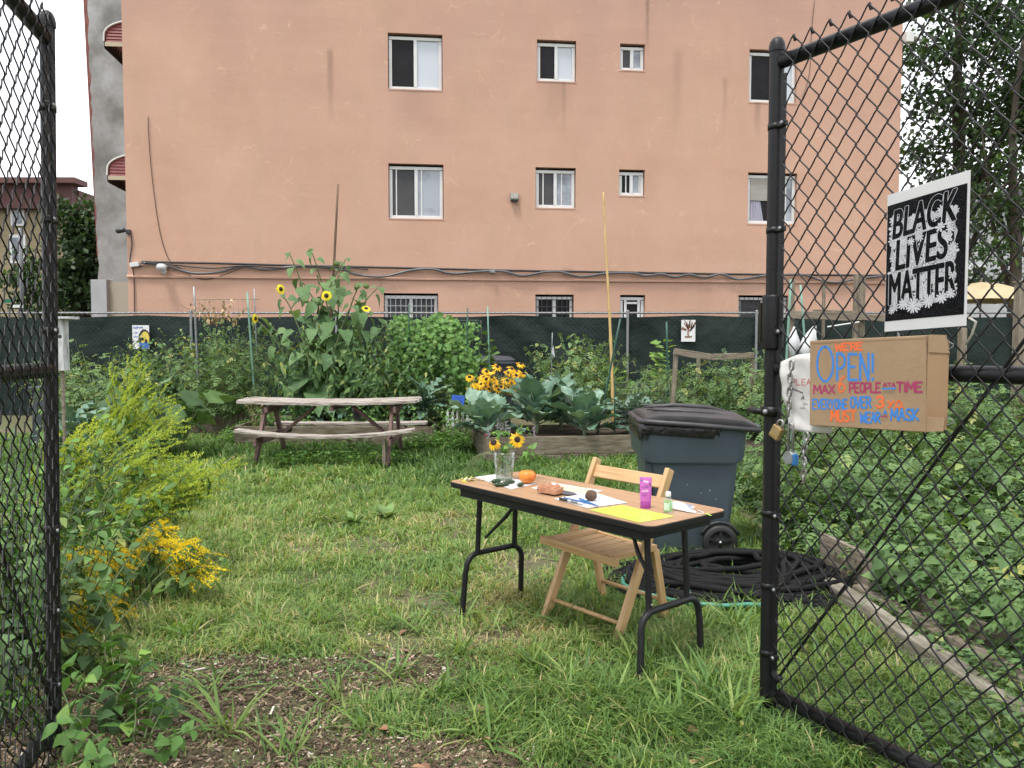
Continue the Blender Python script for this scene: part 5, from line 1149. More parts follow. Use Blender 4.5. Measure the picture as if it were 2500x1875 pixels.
# --- rudbeckia behind first collard
rb = thing('rudbeckia_clump', (-.45, 12.6, 0), 'clump of orange yellow daisies behind the collards', 'flowers'); rd = random.Random(17); mb = MB(); ps = []
for k in range(46):
    px = rd.choice((rd.gauss(1165, 22), rd.gauss(1185, 26), rd.gauss(1235, 18), rd.gauss(1255, 12), rd.gauss(1205, 14))); py = 945 - abs(rd.gauss(0, 30)) + rd.uniform(0, 12); py = max(py, 888); p = at(px, py, 12.4 + rd.uniform(-.25, .25)); b = Vector((-.45 + rd.uniform(-.25, .25), 12.6, .3)); mb.tube([b, b.lerp(p, .5) + Vector((0, 0, .08)), p], .005, 4)
    n_ = Vector((rd.uniform(-.7, .7), -.5 + rd.uniform(-.3, .3), .7)); flower_head(rb, p, n_, rd.uniform(.085, .11), L_PETAL, 'flower', .26, .35, 9, BROWN if False else CORE)
mb.build('stem', L_STEM, rb)['kind'] = 'stuff'
plant('rudbeckia_foliage', 'low leaves under the orange yellow daisies', 'flowers', (-.45, 12.6, .25), 14, .62, .45, 10, .12, T_OVATE, L_BUSH, seed=43, r0=.3)
# --- small plants round the middle stake
plant('bean_plant', 'ragged climbing leaves on the stake right of the vine', 'bean plant', at(1199, 900, 12.9).xy.to_3d(), 4, 2.1, .12, 9, .18, T_SQUASH, L_TOM, seed=44, r0=.03, start=.45, droop=.7, taper=.2)
plant('seed_head_plant', 'pale feathery seed heads above the daisies', 'plant', at(1218, 980, 12.2).xy.to_3d() + Vector((0, 0, .3)), 9, 1.05, .12, 22, .05, T_LANCE, leafmat('sage_seed', [(0, (.14, .19, .10)), (1, (.28, .34, .2))]), seed=45, r0=.06, start=.75, elev=1.1, droop=0, wd=2)
# --- tomatoes and friends
def bushes(lst):
    for a_ in lst: plant(**a_)
TOM = dict(cat='tomato plant', tpl=T_COMP, lm=L_TOM, droop=.6, elev=.25, stemm=L_STEM, group='tomato plants')
def tom(label, px, Y, n, H, spread, per, size, seed, z0=.25, **kw):
    b = at(px, 900, Y); d = dict(TOM); d.update(kw); return plant('tomato_plant', label, base=(b.x, Y, z0), n=n, H=H, spread=spread, per=per, size=size, seed=seed, **d)
tom('big tomato bush against the fence behind the collards', 1405, 13.2, 52, 1.6, .8, 16, .24, 51, r0=.35, mean=.6)
tom('tomato bush between bamboo pole and green stake', 1560, 13.0, 28, 1.05, .7, 15, .22, 52, r0=.35, mean=.55)
tom('tomato bush growing through the wooden trellis frame', 1720, 11.6, 48, 1.2, .75, 15, .22, 53, r0=.35, mean=.52)
tom('tomato bush left of the gate post behind the bin', 1835, 11.0, 48, 1.35, .7, 15, .22, 54, r0=.35, mean=.5)
tom('tomato bush just beyond the gate post', 1935, 9.4, 26, 1.35, .5, 15, .2, 55, r0=.25, z0=.1, mean=.55)
tom('tomato plants behind the cardboard sign', 2160, 9.6, 34, 1.25, .8, 15, .22, 56, r0=.4, z0=.1)
tom('tomato bush under the poster at right', 2330, 9.2, 34, 1.3, .8, 16, .22, 57, r0=.4, z0=.1, mean=.5)
tom('tomato bush at the right edge below the parasol', 2470, 8.6, 34, 1.45, .7, 16, .22, 58, r0=.4, z0=.1, mean=.5)
tom('light green tomato bush at far left by the nest box', 255, 11.3, 72, 1.55, .85, 17, .22, 59, r0=.35, z0=.1, mean=.62)
tom('straggly tomato vine on the wire trellis', 560, 13.4, 56, 1.8, .8, 15, .19, 60, r0=.5, mean=.5)
plant('sunflower_seedling', 'young sunflower rising out of the tomato bush', 'sunflower', at(1405, 900, 13.1).xy.to_3d() + Vector((0, 0, .9)), 2, 1.15, .05, 9, .2, T_HEART, L_SUN, seed=61, r0=.02, start=.45, droop=.5, mean=.7)
plant('bean_plant', 'pale round bean leaves left of the green stake', 'bean plant', at(1575, 900, 13.9).xy.to_3d(), 9, 1.75, .55, 9, .2, T_SQUASH, L_BRIGHT, seed=62, r0=.3, start=.5, droop=.3, taper=.1, mean=.75)
plant('pepper_bush', 'dense dark pepper bush left of the sunflowers', 'pepper bush', (-5.6, 14.6, .25), 100, 1.75, 1.05, 20, .16, T_OVATE, L_BUSH, seed=63, r0=.5, droop=.7, mean=.55)
plant('pepper_bush', 'low dark pepper bush over the far left bed plank', 'pepper bush', (-5.75, 14.4, .25), 50, .8, .9, 14, .12, T_OVATE, L_BUSH, seed=64, r0=.6, droop=.5, mean=.5)
plant('pepper_bush', 'small leafy bush just left of the picnic table', 'pepper bush', (-5.05, 14.45, .25), 30, .6, .5, 13, .12, T_OVATE, L_BRIGHT, seed=65, r0=.35, droop=.5, mean=.35)
plant('squash_plant', 'squash with big dark leaves behind the left goldenrod', 'squash plant', (-4.75, 10.9, 0), 12, 1.15, .6, 5, .36, T_SQUASH, L_TOM, seed=66, r0=.3, start=.4, taper=.1, droop=.2, mean=.15, sr=.012)
plant('herb_bush', 'green herb bush between tomato and squash on the left', 'herb bush', (-5.5, 10.9, 0), 50, 1.05, .7, 16, .12, T_OVATE, L_BUSH, seed=67, r0=.35, mean=.55)
plant('dry_stalks', 'tan dry seed stalks left of the sunflower clump', 'plant', (-3.95, 12.5, .1), 14, .85, .22, 26, .05, T_LANCE, L_DRY, seed=68, r0=.1, start=.3, elev=.9, droop=0, wd=2, mean=.7)
plant('dead_vine', 'brown withered vine hanging on the wire trellis', 'vine', at(545, 790, 13.5), 8, .5, .45, 12, .1, T_OVATE, L_DRY, seed=69, r0=.3, droop=1.6, mean=.6, lean=(0, 0))
for k, (x, y, n, h) in enumerate(((-3.4, 12.6, 20, .5), (-2.3, 12.5, 20, .42), (-1.5, 12.6, 18, .45), (-.75, 12.0, 14, .5))): plant('leafy_green', ('leafy greens at the left end of the bed behind picnic table', 'leafy greens behind the middle of the picnic table', 'leafy greens behind the right end of the picnic table', 'leafy greens between the blue sign and the vine')[k], 'greens', (x, y, .22), n, h, .45, 10, .1, T_OVATE, L_BRIGHT, seed=80 + k, r0=.35, group='greens behind the picnic table', mean=.35)
# --- goldenrod along the left
def goldenrod(label, tip_px, Y, base, seed, n=5, plume=L_PLUME, size=1.0, spread=.14, leafn=26, pm=.5, group='goldenrod by the left gate'):
    rd = np.random.default_rng(seed); tip = at(*tip_px, Y); base = Vector(base); t = thing('goldenrod', base, label, 'goldenrod', group); ps = []; O = []; D = []; Nn = []; S = []
    for i in range(n):
        e = tip + Vector((rd.normal(0, spread), rd.normal(0, spread), rd.normal(0, spread * .8))); b = base + Vector((rd.normal(0, .08), rd.normal(0, .08), 0)); mid = b.lerp(e, .5) + Vector((-(e.x - b.x) * .18, 0, .06))
        pts = smooth_path([b, mid, b.lerp(e, .82) + Vector((-(e.x - b.x) * .06, 0, .05)), e], 5); P = np.array([tuple(q) for q in pts]); ps.append(P); dr = unit(P[-1] - P[-4])
        for j in range(12):                                   # arching plume branchlets
            u = j / 11; o = P[-1] - dr * (1 - u) * .34 * size; a_ = rd.uniform(0, 6.28); e1 = unit(np.cross(dr, np.array([.2, .95, .1]))); e2 = np.cross(dr, e1); sd_ = e1 * math.cos(a_) + e2 * math.sin(a_); L = (.17 * (1 - .62 * u) + .035) * size
            m = int(46 + 60 * (1 - u)); q = np.linspace(0.08, 1, m)[:, None]; br = o + sd_ * L * .5 * q ** .8 + dr * L * 1.0 * q + np.array([.22, 0, -.16]) * L * q ** 2
            O.append(br + rd.normal(0, .0035 * size, br.shape)); D.append(unit(rd.normal(0, .8, br.shape) + np.array([0, 0, 1.]) + dr)); Nn.append(rd.normal(0, 1, br.shape)); S.append(rd.uniform(.007, .0135, m) * size)
    stems_mb(ps, .0055).build('stem', L_STEMD, t, smooth=True)['kind'] = 'stuff'
    lo_, ld, ln, ls = leaves_on(ps, leafn, .12 * size, T_LANCE, .25, .75, .2, .4, seed); V, F, k = scatter(T_LANCE, lo_, ld, ln, ls, 1.8); npmesh('foliage', V, F, L_GOLD, t, tints(len(lo_), k, .3, .2, seed))['kind'] = 'stuff'
    O = np.concatenate(O); D = np.concatenate(D); Nn = np.concatenate(Nn); S = np.concatenate(S); V, F, k = scatter(T_DIA, O, D, Nn, S, 1.3); npmesh('plume', V, F, plume, t, tints(len(O), k, pm, .25, seed))['kind'] = 'stuff'
goldenrod('tallest yellow green goldenrod beside the squash leaves', (365, 945), 7.2, (-3.45, 7.1, 0), 101, 7, size=1.4, spread=.19, leafn=16)
goldenrod('goldenrod left of the tallest one', (285, 1000), 6.8, (-3.6, 6.7, 0), 102, 5, size=1.3, spread=.15, leafn=16)
goldenrod('goldenrod leaning over a bed plank behind the tall ones', (350, 1010), 8.0, (-3.9, 8.0, 0), 103, 4, size=1.15)
goldenrod('goldenrod at the edge of the left gate post', (205, 1055), 6.0, (-3.45, 5.9, 0), 104, 8, size=1.35, spread=.17, pm=.7, leafn=16)
goldenrod('goldenrod arching right in the middle of the lawn edge', (400, 1105), 5.6, (-2.95, 5.3, 0), 105, 7, size=1.35, spread=.12, leafn=18)
goldenrod('goldenrod reaching farthest right over the lawn', (500, 1165), 5.3, (-2.5, 5.0, 0), 106, 7, size=1.35, spread=.12, leafn=18)
goldenrod('goldenrod low behind the farthest reaching one', (390, 1215), 5.3, (-2.75, 5.1, 0), 107, 3, size=1.1, leafn=16)
goldenrod('sparse goldenrod above the ovate leaves', (230, 1150), 5.2, (-3.0, 5.1, 0), 108, 3, size=1.1, pm=.4, leafn=14)
for k, (px, py, Y, s_) in enumerate(((410, 1305, 4.75, 1.0), (455, 1355, 4.6, 1.1), (370, 1350, 4.6, .8), (300, 1385, 4.5, .9), (220, 1360, 4.6, .9), (330, 1430, 4.4, .8), (200, 1430, 4.3, .9), (265, 1500, 4.1, .7), (175, 1500, 4.1, .8))):
    b = at(px - 70, py, Y + .1); goldenrod(('bright yellow goldenrod spilling onto the grass', 'brightest yellow goldenrod farthest onto the grass', 'deep yellow goldenrod among the ovate leaves', 'deep yellow goldenrod low in the shade', 'dark olive goldenrod beside the left gate post', 'drooping yellow goldenrod above the mulch', 'olive yellow goldenrod low by the gate post', 'small yellow goldenrod touching the mulch', 'lowest yellow goldenrod against the gate post')[k], (px, py), Y, (b.x, Y + .15, 0), 120 + k, 5 if k < 2 else 3, L_YELLOW, s_ * .9, .07, 16, .62 if k < 2 else .2)
# ovate leaved plants
for k, (x, y, n, H, lean, lab) in enumerate(((-2.8, 4.75, 16, .85, (.3, 0), 'leafy plant with ovate leaves beside the left gate'), (-2.75, 5.2, 9, .75, (.25, 0), 'ovate leaved plant behind the yellow goldenrod'), (-3.3, 5.7, 20, 1.15, (.15, 0), 'taller leafy plant below the gate side goldenrod'), (-2.35, 4.6, 6, .42, (.3, 0), 'low ovate leaved stems reaching over yellow flowers'), (-2.9, 4.1, 16, .9, (.05, 0), 'shaded leafy plant seen through the left gate mesh'))):
    plant('sunchoke_plant', lab, 'leafy plant', (x, y, 0), n, H, .42, 12, .125, T_OVATE, L_BRIGHT if k != 4 else L_BUSH, lean=lean, seed=140 + k, r0=.22, droop=.55, elev=.2, group='leafy plants by the left gate', mean=.4)
for k, (x, y, n, H, s_, lab) in enumerate(((-1.66, 3.02, 9, .32, .08, 'large leaved weed at the bottom left on the mulch'), (-1.42, 2.9, 8, .2, .07, 'low leafy weed spreading onto the mulch'), (-1.74, 3.45, 6, .26, .085, 'weed beside the foot of the left gate post'), (-2.05, 3.2, 9, .5, .1, 'dark leafy weed behind the lower left gate mesh'), (-2.3, 3.7, 10, .7, .12, 'ivy like weed behind the left gate mesh'), (-1.5, 3.25, 6, .2, .1, 'small upright weed between gate post and mulch'))):
    plant('foreground_weed', lab, 'weed', (x, y, 0), n, H, .2, 8, s_, T_OVATE, L_BRIGHT if k < 3 else L_BUSH, seed=160 + k, r0=.12, droop=.35, start=.25, mean=.35, wd=1.1, taper=.2)
# --- weeds in the right bed (a tangle nobody could count)
def tangle(spots, seed, tpl, size, per):
    rd = np.random.default_rng(seed); ps = []
    for (x, y, H) in spots: ps += stem_paths((x, y, 0), 3, H * rd.uniform(.75, 1.2), .22, (rd.normal(0, .12), rd.normal(0, .1)), int(rd.integers(1e6)), .08, pts=6)
    O, D, Nn, S = leaves_on(ps, per, size, tpl, .3, .45, .2, .35, seed); V, F, k = scatter(tpl, O, D, Nn, S, 1.15); return ps, (V, F, tints(len(O), k, .48, .2, seed))
rd = random.Random(23); sp = []; sp2 = []
for _ in range(330):
    y = rd.uniform(3.4, 8.8); x = rd.uniform(2.2 + (.02 if y > 4.3 else .2), 2.5 + .68 * y * .9); x = min(x, .70 * y + .6); H = .44 + .12 * (y - 3.4) * rd.uniform(.6, 1.2)
    if x > 2.12: (sp if rd.random() < .6 else sp2).append((x, y, H))
for _ in range(40): y = rd.uniform(5.4, 8.6); sp.append((rd.uniform(1.95, 2.5) + .1 * (y - 5), y, rd.uniform(.3, .55)))
p1, l1 = tangle(sp, 201, T_COMP, .19, 12); p2, l2 = tangle(sp2, 202, T_OVATE, .13, 14); j = join([l1, l2])
wd_ = thing('weed_tangle', (3, 5, 0), 'tangle of leafy weeds filling the bed behind right gate', 'weeds'); wd_['kind'] = 'stuff'
npmesh('foliage', *j[:2], L_TOM, wd_, j[2])['kind'] = 'stuff'; stems_mb(p1 + p2, .004, n=3).build('stem', L_STEM, wd_)['kind'] = 'stuff'
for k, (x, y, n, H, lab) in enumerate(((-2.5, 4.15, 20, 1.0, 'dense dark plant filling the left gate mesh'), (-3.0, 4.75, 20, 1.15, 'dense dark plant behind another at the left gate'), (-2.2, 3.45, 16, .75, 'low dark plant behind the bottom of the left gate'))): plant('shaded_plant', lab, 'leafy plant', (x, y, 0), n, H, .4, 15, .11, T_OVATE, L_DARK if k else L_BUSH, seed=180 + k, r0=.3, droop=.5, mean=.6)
pv = patch([(2.0, 2.85, .5, .5, .16, 1500), (2.35, 3.4, .3, .5, .2, 500), (1.75, 2.75, .3, .25, .06, 160), (2.28, 4.3, .2, .6, .34, 700), (2.5, 3.2, .35, .7, .34, 1100), (2.15, 3.6, .12, .5, .14, 260), (2.02, 5.3, .15, .3, .2, 200), (2.06, 3.9, .08, .9, .16, 420), (2.2, 5.0, .14, .5, .36, 420), (1.98, 3.1, .1, .4, .12, 200)], .045, 33); po = npmesh('clover_patch', pv[0], pv[1], L_TOM, None, pv[2]); tag(po, 'low clover like weeds around the foot of right gate', 'ground cover', kind='stuff')
# ================================================================== FOLDING TABLE
TH = .76
c_near = on_z(1590, 1287, TH); c_left = on_z(1092, 1174, TH); tx = (c_near - c_left); TL = tx.length; TM = frame((c_left.x, c_left.y, 0), tx); TW = .565
tb = thing('folding_table', c_left.lerp(c_near, .5).xy.to_3d(), 'brown laminate folding table with black legs on the grass', 'table')
LAM = M('walnut_laminate', (.35, .20, .105), (.43, .262, .148), scale=2.2, stretch=(1, 12, 12), rough=.4, c3=(.52, .33, .20), lo=.3, hi=.7); BLK = M('black_powder_coat', (.012, .012, .013), (.02, .02, .022), scale=40, rough=.45, spec=.28); EDGE = M('black_rubber_edge', (.010, .0095, .0095), rough=.6, spec=.25)
def rrect(x0, y0, x1, y1, r, n=6):
    P = []
    for cx, cy, a0 in ((x1 - r, y0 + r, -90), (x1 - r, y1 - r, 0), (x0 + r, y1 - r, 90), (x0 + r, y0 + r, 180)):
        for k in range(n + 1): a = R(a0 + 90 * k / n); P.append((cx + r * math.cos(a), cy + r * math.sin(a)))
    return P
MB().prism(rrect(.004, .004, TL - .004, TW - .004, .046), TH - .02, TH).build('table_top', LAM, tb, TM); MB().prism(rrect(0, 0, TL, TW, .05), TH - .032, TH - .0025).build('edge_band', EDGE, tb, TM, bevel=.004)
ap = MB()
for y in (.045, TW - .045): ap.box((TL / 2, y, TH - .056), (TL - .16, .02, .05))
for x in (.09, TL - .09): ap.box((x, TW / 2, TH - .056), (.02, TW - .11, .05))
ap.build('apron', BLK, tb, TM)
for side, x, dirn in ((0, .10, 1), (1, TL - .13, -1)):
    yc = TW / 2; zf = -.06 if side == 0 else -.01
    for sy in (-1, 1): MB().tube([(x + .02 * dirn, yc + sy * .135, TH - .045), (x, yc + sy * .14, .33)], .0155, 10).build('upper_leg', BLK, tb, TM, smooth=True, auto=40)
    pts = [(x - .03 * dirn, yc - .232, zf), (x - .02 * dirn, yc - .214, .22)]
    for k in range(7): a = math.pi - math.pi / 2 * k / 6; pts.append((x - .015 * dirn, yc - .13 + .08 * math.cos(a), .25 + .08 * math.sin(a)))
    for k in range(7): a = math.pi / 2 - math.pi / 2 * k / 6; pts.append((x - .015 * dirn, yc + .13 + .08 * math.cos(a), .25 + .08 * math.sin(a)))
    pts += [(x - .02 * dirn, yc + .212, .22), (x - .03 * dirn, yc + .215, zf)]
    MB().tube(pts, .0165, 10).build('leg', BLK, tb, TM, smooth=True, auto=40)
    MB().tube([(x + .012 * dirn, yc - .09, .42), (x + .15 * dirn, yc - .05, .56), (x + .26 * dirn, yc, TH - .045)], [.008, .012, .008], 6).build('brace', BLK, tb, TM); MB().box((x + .27 * dirn, yc, TH - .05), (.06, .09, .03)).build('bracket', BLK, tb, TM)
    for sy in (-1, 1): MB().blob((x - .017 * dirn, yc + sy * .14, .36), (.006, .006, .006), 8, 6).build('rivet', GALV, tb, TM)

# ================================================================== FOLDING CHAIR
def tl(u): return TL - u
xa, xb = TL - 1.06, TL - .54
ch = thing('folding_chair', TM @ Vector(((xa + xb) / 2, .58, 0)), 'light wooden slatted folding chair tucked behind the table', 'chair')
def cp(p, q, wd, th, name, up=(0, 1, 0), bev=.005): return plank(ch, TM @ Vector(p), TM @ Vector(q), wd, th, WOOD_BEECH, name, up=TM.to_3x3() @ Vector(up), wob=.0, bevel=bev, seg=3)
for x in (xa - .012, xb + .012):
    cp((x, .355, 0), (x, .775, .87), .052, .03, 'back_leg', up=(0, 1, .4))
for x in (xa + .025, xb - .025): cp((x, .80, 0), (x, .70, .43), .045, .028, 'rear_leg', up=(0, 1, 0))
cp((xa + .002, .745, .80), (xb - .002, .745, .80), .075, .018, 'back_rail', up=(0, .45, 1)); cp((xa + .002, .69, .665), (xb - .002, .69, .665), .06, .018, 'back_rail', up=(0, .45, 1))
cp((xa - .03, .345, .447), (xb + .03, .345, .432), .045, .03, 'seat_front', up=(0, 0, 1)); cp((xa + .02, .70, .445), (xb - .02, .70, .43), .03, .03, 'seat_back', up=(0, 0, 1))
NS = 7
for k in range(NS):
    x = xa + .005 + (xb - xa - .01) * (k + .5) / NS; dz = -.0011 * k; wd = (xb - xa) / NS - .011
    if k in (0, NS - 1): cp((x, .36, .452 + dz), (x, .705, .452 + dz), .035, wd, 'seat_side', up=(0, 0, 1))
    else: cp((x, .362, .447 + dz - .004), (x, .70, .447 + dz - .004), .014, wd, 'slat', up=(0, 0, 1), bev=.003)
MB().tube([TM @ Vector((xa, .405, .095)), TM @ Vector((xb, .405, .095))], .0115, 10).build('stretcher', WOOD_BEECH, ch, smooth=True); MB().tube([TM @ Vector((xa + .03, .775, .14)), TM @ Vector((xb - .03, .775, .14))], .0115, 10).build('stretcher', WOOD_BEECH, ch, smooth=True)
for x in (xa - .027, xb + .027): MB().blob((x, .565, .43), (.004, .007, .007), 8, 6).build('bolt', M('bronze_bolt', (.16, .09, .05), rough=.4, metal=.8), ch, TM)

# ================================================================== THINGS ON THE TABLE
TZ = TH + .0006
def tp(px, py, z=TZ): return on_z(px, py, z)
def sheet(label, pts, mt, name='paper_sheet', cat='paper', z=.0012, th=.0008, **kw):
    P = [tp(x, y, TZ + z) for x, y in pts]; mb = MB(); mb.add(P + [p + Vector((0, 0, -th)) for p in P], [(0, 1, 2, 3), (7, 6, 5, 4), (0, 4, 5, 1), (1, 5, 6, 2), (2, 6, 7, 3), (3, 7, 4, 0)])
    t = thing(name, sum(P, Vector()) / 4, label, cat); mb.build('sheet', mt, t); return t, P
t, P = sheet('white paper under the vase of flowers', [(1158, 1165), (1207, 1158), (1310, 1181), (1248, 1194)], PAPER)
def rip(o): return o
t, P2 = sheet('white paper with a yellow watercolour behind the brick', [(1297, 1191), (1348, 1178), (1471, 1198), (1422, 1210)], PAPER)
WC = M('yellow_watercolour', (.78, .62, .20), (.82, .74, .45), scale=9, rough=.6, c3=(.66, .46, .16), lo=.3, hi=.7)
def bil(P, u, v): return P[0].lerp(P[3], u).lerp(P[1].lerp(P[2], u), v)
MB().add([bil(P2, u, v) + Vector((0, 0, .0014)) for u, v in ((.3, .35), (.9, .25), (.92, .8), (.6, .95), (.42, .8), (.2, .92), (.12, .7))], [tuple(range(7))]).build('painting', WC, t)
t, P3 = sheet('white paper under the pens and the stone', [(1352, 1217), (1451, 1202), (1532, 1227), (1434, 1240)], PAPER, z=.0022)
YEL = M('neon_yellow_sheet', (.68, .80, .12), (.62, .74, .10), scale=6, rough=.18, spec=.6, stretch=(1, 4, 1)); t, P4 = sheet('bright yellow laminated sheet at the near table edge', [(1437, 1244), (1519, 1233), (1647, 1260), (1563, 1276)], YEL, 'yellow_sheet', 'paper', z=.0015)
mb = MB(); rd = random.Random(6)
for r_ in range(9):
    v = .1 + .09 * r_; x = .06
    while x < .9:
        L = rd.uniform(.03, .09); a = bil(P4, x, v); b = bil(P4, min(x + L, .95), v); c = bil(P4, min(x + L, .95), v + .018); d = bil(P4, x, v + .018); mb.add([q + Vector((0, 0, .0016)) for q in (a, b, c, d)], [(0, 1, 2, 3)]); x += L + .02
mb.build('printed_text', M('olive_print', (.52, .62, .10)), t)
# vase : clear deli cup
VB = tp(1231, 1172); va = thing('plastic_vase', VB, 'clear plastic cup used as a vase on the table', 'vase'); m = Matrix.Translation(VB)
CUP = clear('clear_cup_plastic', .10, .10, (.93, .95, .94)); WATER = glassy('cloudy_vase_water', (.20, .27, .15), .30, .1)
MB().lathe([(0, .002), (.048, .002), (.051, .01), (.056, .085), (.058, .087), (.063, .15), (.066, .152), (.066, .163), (.064, .163)], 28, m, cap=False).build('cup', CUP, va, smooth=True)
MB().lathe([(0, .004), (.046, .006), (.053, .07), (0, .07)], 24, m, cap=False).build('water', WATER, va, smooth=True)
fl = thing('cut_flowers', VB + Vector((0, 0, .02)), 'bouquet of two black eyed flowers and herbs in the cup', 'flowers')
def stem_to(px, py, Y, r=.0022, b=None, mid=None, nm='stem', mt=None):
    p = at(px, py, Y); b = b or VB + Vector((random.uniform(-.02, .02), random.uniform(-.02, .02), .02)); pts = smooth_path([b, VB + Vector(((p.x - VB.x) * .35, (p.y - VB.y) * .35, .15)), p], 5); MB().tube(pts, r, 5).build(nm, mt or L_STEM, fl, smooth=True); return p
VY = VB.y
p = stem_to(1263, 1073, VY - .03); flower_head(fl, p, (.1, -.9, .35), .056, L_PETAL, 'flower', .32, .25, 11); p = stem_to(1205, 1080, VY - .05); flower_head(fl, p, (-.25, -.75, .75), .056, L_PETAL, 'flower', .34, .85, 9)
p = stem_to(1186, 1063, VY); MB().blob(p, (.008, .008, .008), 8, 6, .2).build('red_bud', M('crimson_bud', (.25, .02, .03)), fl)
SAGE = leafmat('grey_lavender', [(0, (.14, .14, .15)), (1, (.32, .31, .34))], trans=.1); r3 = np.random.default_rng(3)
for k, (px, py) in enumerate(((1192, 1040), (1216, 1026), (1228, 1032), (1236, 1030), (1243, 1043), (1304, 1043), (1222, 1040))):
    p = stem_to(px, py, VY + .02, .0014, mt=L_STEMD); q = np.array(p)[None] - np.array([[.0, 0, 1]]) * r3.uniform(0, .075, (70, 1)) + r3.normal(0, .004, (70, 3)); V, F, kk = scatter(T_DIA, q, r3.normal(0, 1, (70, 3)) + np.array([0, 0, .8]), r3.normal(0, 1, (70, 3)), r3.uniform(.006, .013, 70)); npmesh('lavender_spike', V, F, SAGE, fl, tints(70, kk, .5, .25, k))['kind'] = 'stuff'
O = []; D = []; S = []
for (px, py, n, s_) in ((1292, 1098, 7, .05), (1285, 1108, 6, .045), (1230, 1062, 8, .04), (1212, 1060, 10, .035), (1268, 1052, 6, .035), (1245, 1085, 10, .045), (1228, 1090, 8, .04), (1235, 1115, 6, .05), (1228, 1125, 5, .05), (1290, 1050, 4, .03)):
    p = at(px, py, VY - .01)
    for k in range(n): O.append(tuple(p + Vector(r3.normal(0, .012, 3)))); D.append((r3.normal(0, .7), r3.normal(0, .5), r3.normal(-.25, .5))); S.append(s_ * r3.uniform(.7, 1.2))
V, F, k = scatter(T_OVATE, np.array(O), np.array(D), np.array([[0, -.5, 1.]]) + r3.normal(0, .4, (len(O), 3)), np.array(S), 1.1); npmesh('leaves', V, F, L_BRIGHT, fl, tints(len(O), k, .55, .2, 2))['kind'] = 'stuff'
for k in range(6):
    a = VB + Vector((-.055, -.01 * k, .16)); MB().tube(smooth_path([a, a + Vector((-.05 - .008 * k, -.02, .0)), a + Vector((-.10 - .012 * k, -.03, -.07)), a + Vector((-.125 - .014 * k, -.02, -.125 - .004 * k))], 4), .0016, 4).build('trailing_stem', L_STEM, fl)
# tomato
TP_ = tp(1287, 1181); to_ = thing('heirloom_tomato', TP_, 'orange heirloom tomato beside the vase', 'tomato'); mb = MB(); n, mm = 24, 12; vs = []; fs = []
for i in range(mm + 1):
    th = math.pi * i / mm
    for k in range(n): a = 6.2832 * k / n; rb_ = 1 + .035 * math.cos(7 * a) * math.sin(th); vs.append((TP_.x + .049 * math.sin(th) * rb_ * math.cos(a), TP_.y + .049 * math.sin(th) * rb_ * math.sin(a), TP_.z + .043 - .0425 * math.cos(th) * (1 - .18 * (math.cos(th) < -.75))))
for i in range(mm):
    for k in range(n): fs.append((i * n + k, i * n + (k + 1) % n, (i + 1) * n + (k + 1) % n, (i + 1) * n + k))
mb.add(vs, fs); mb.build('fruit', M('tomato_skin', (.72, .15, .02), (.80, .32, .035), scale=14, rough=.28, lo=.35, hi=.7), to_, smooth=True); MB().blob(TP_ + Vector((0, 0, .080)), (.008, .008, .004), 8, 6).build('stem_scar', L_STEM, to_)
# peppers
PEP = M('jalapeno_skin', (.012, .04, .012), (.03, .075, .02), scale=12, rough=.25)
pm = MB(); pr = [(.0, 0), (.008, .001), (.0125, .012), (.0125, .03), (.009, .047), (.004, .058), (0, .06)]
for k, (px, py, ang, lab) in enumerate(((1212, 1180, 2.7, 'dark green pepper at the back left of the pile'), (1219, 1188, 2.55, 'front dark green pepper of the pile'), (1235, 1187, 2.45, 'middle dark green pepper lying on another'), (1245, 1182, 2.9, 'dark green pepper at the right of the pile'), (1272, 1188, 2.2, 'single dark green pepper lying apart from the pile'))):
    p = tp(px, py); t = thing('green_pepper', p, lab, 'pepper', 'peppers on the table'); m = Matrix.Translation(p + Vector((.024 * math.cos(ang), .024 * -math.sin(ang), .0125))) @ Matrix.Rotation(-ang, 4, 'Z') @ Matrix.Rotation(R(-90), 4, 'Y') @ Matrix.Translation((0, 0, -.005)); MB().lathe(pr, 12, m, cap=False).build('fruit', PEP, t, smooth=True); MB().tube([m @ Vector((0, 0, 0)), m @ Vector((.002, 0, -.014))], .003, 6).build('stem', L_STEM, t)
# petals scattered at the left corner
r4 = np.random.default_rng(9); p = tp(1147, 1174); O = np.array(p)[None] + np.stack([r4.normal(0, .028, 60), r4.normal(0, .02, 60), r4.uniform(.003, .016, 60)], 1); PT_ = leafmat('mixed_petals', [(0, (.08, .06, .25)), (.3, (.25, .3, .06)), (.6, (.75, .55, .05)), (1, (.8, .76, .6))]); V, F, k = scatter(T_OVATE, O, r4.normal(0, 1, (60, 3)) * np.array([1, 1, .2]), np.array([[0, 0, 1.]]) + r4.normal(0, .3, (60, 3)), r4.uniform(.015, .03, 60)); o = npmesh('petal_pile', V, F, PT_, None, tints(60, k, .55, .35, 2)); tag(o, 'little pile of loose petals at the left table corner', 'petals', kind='stuff')
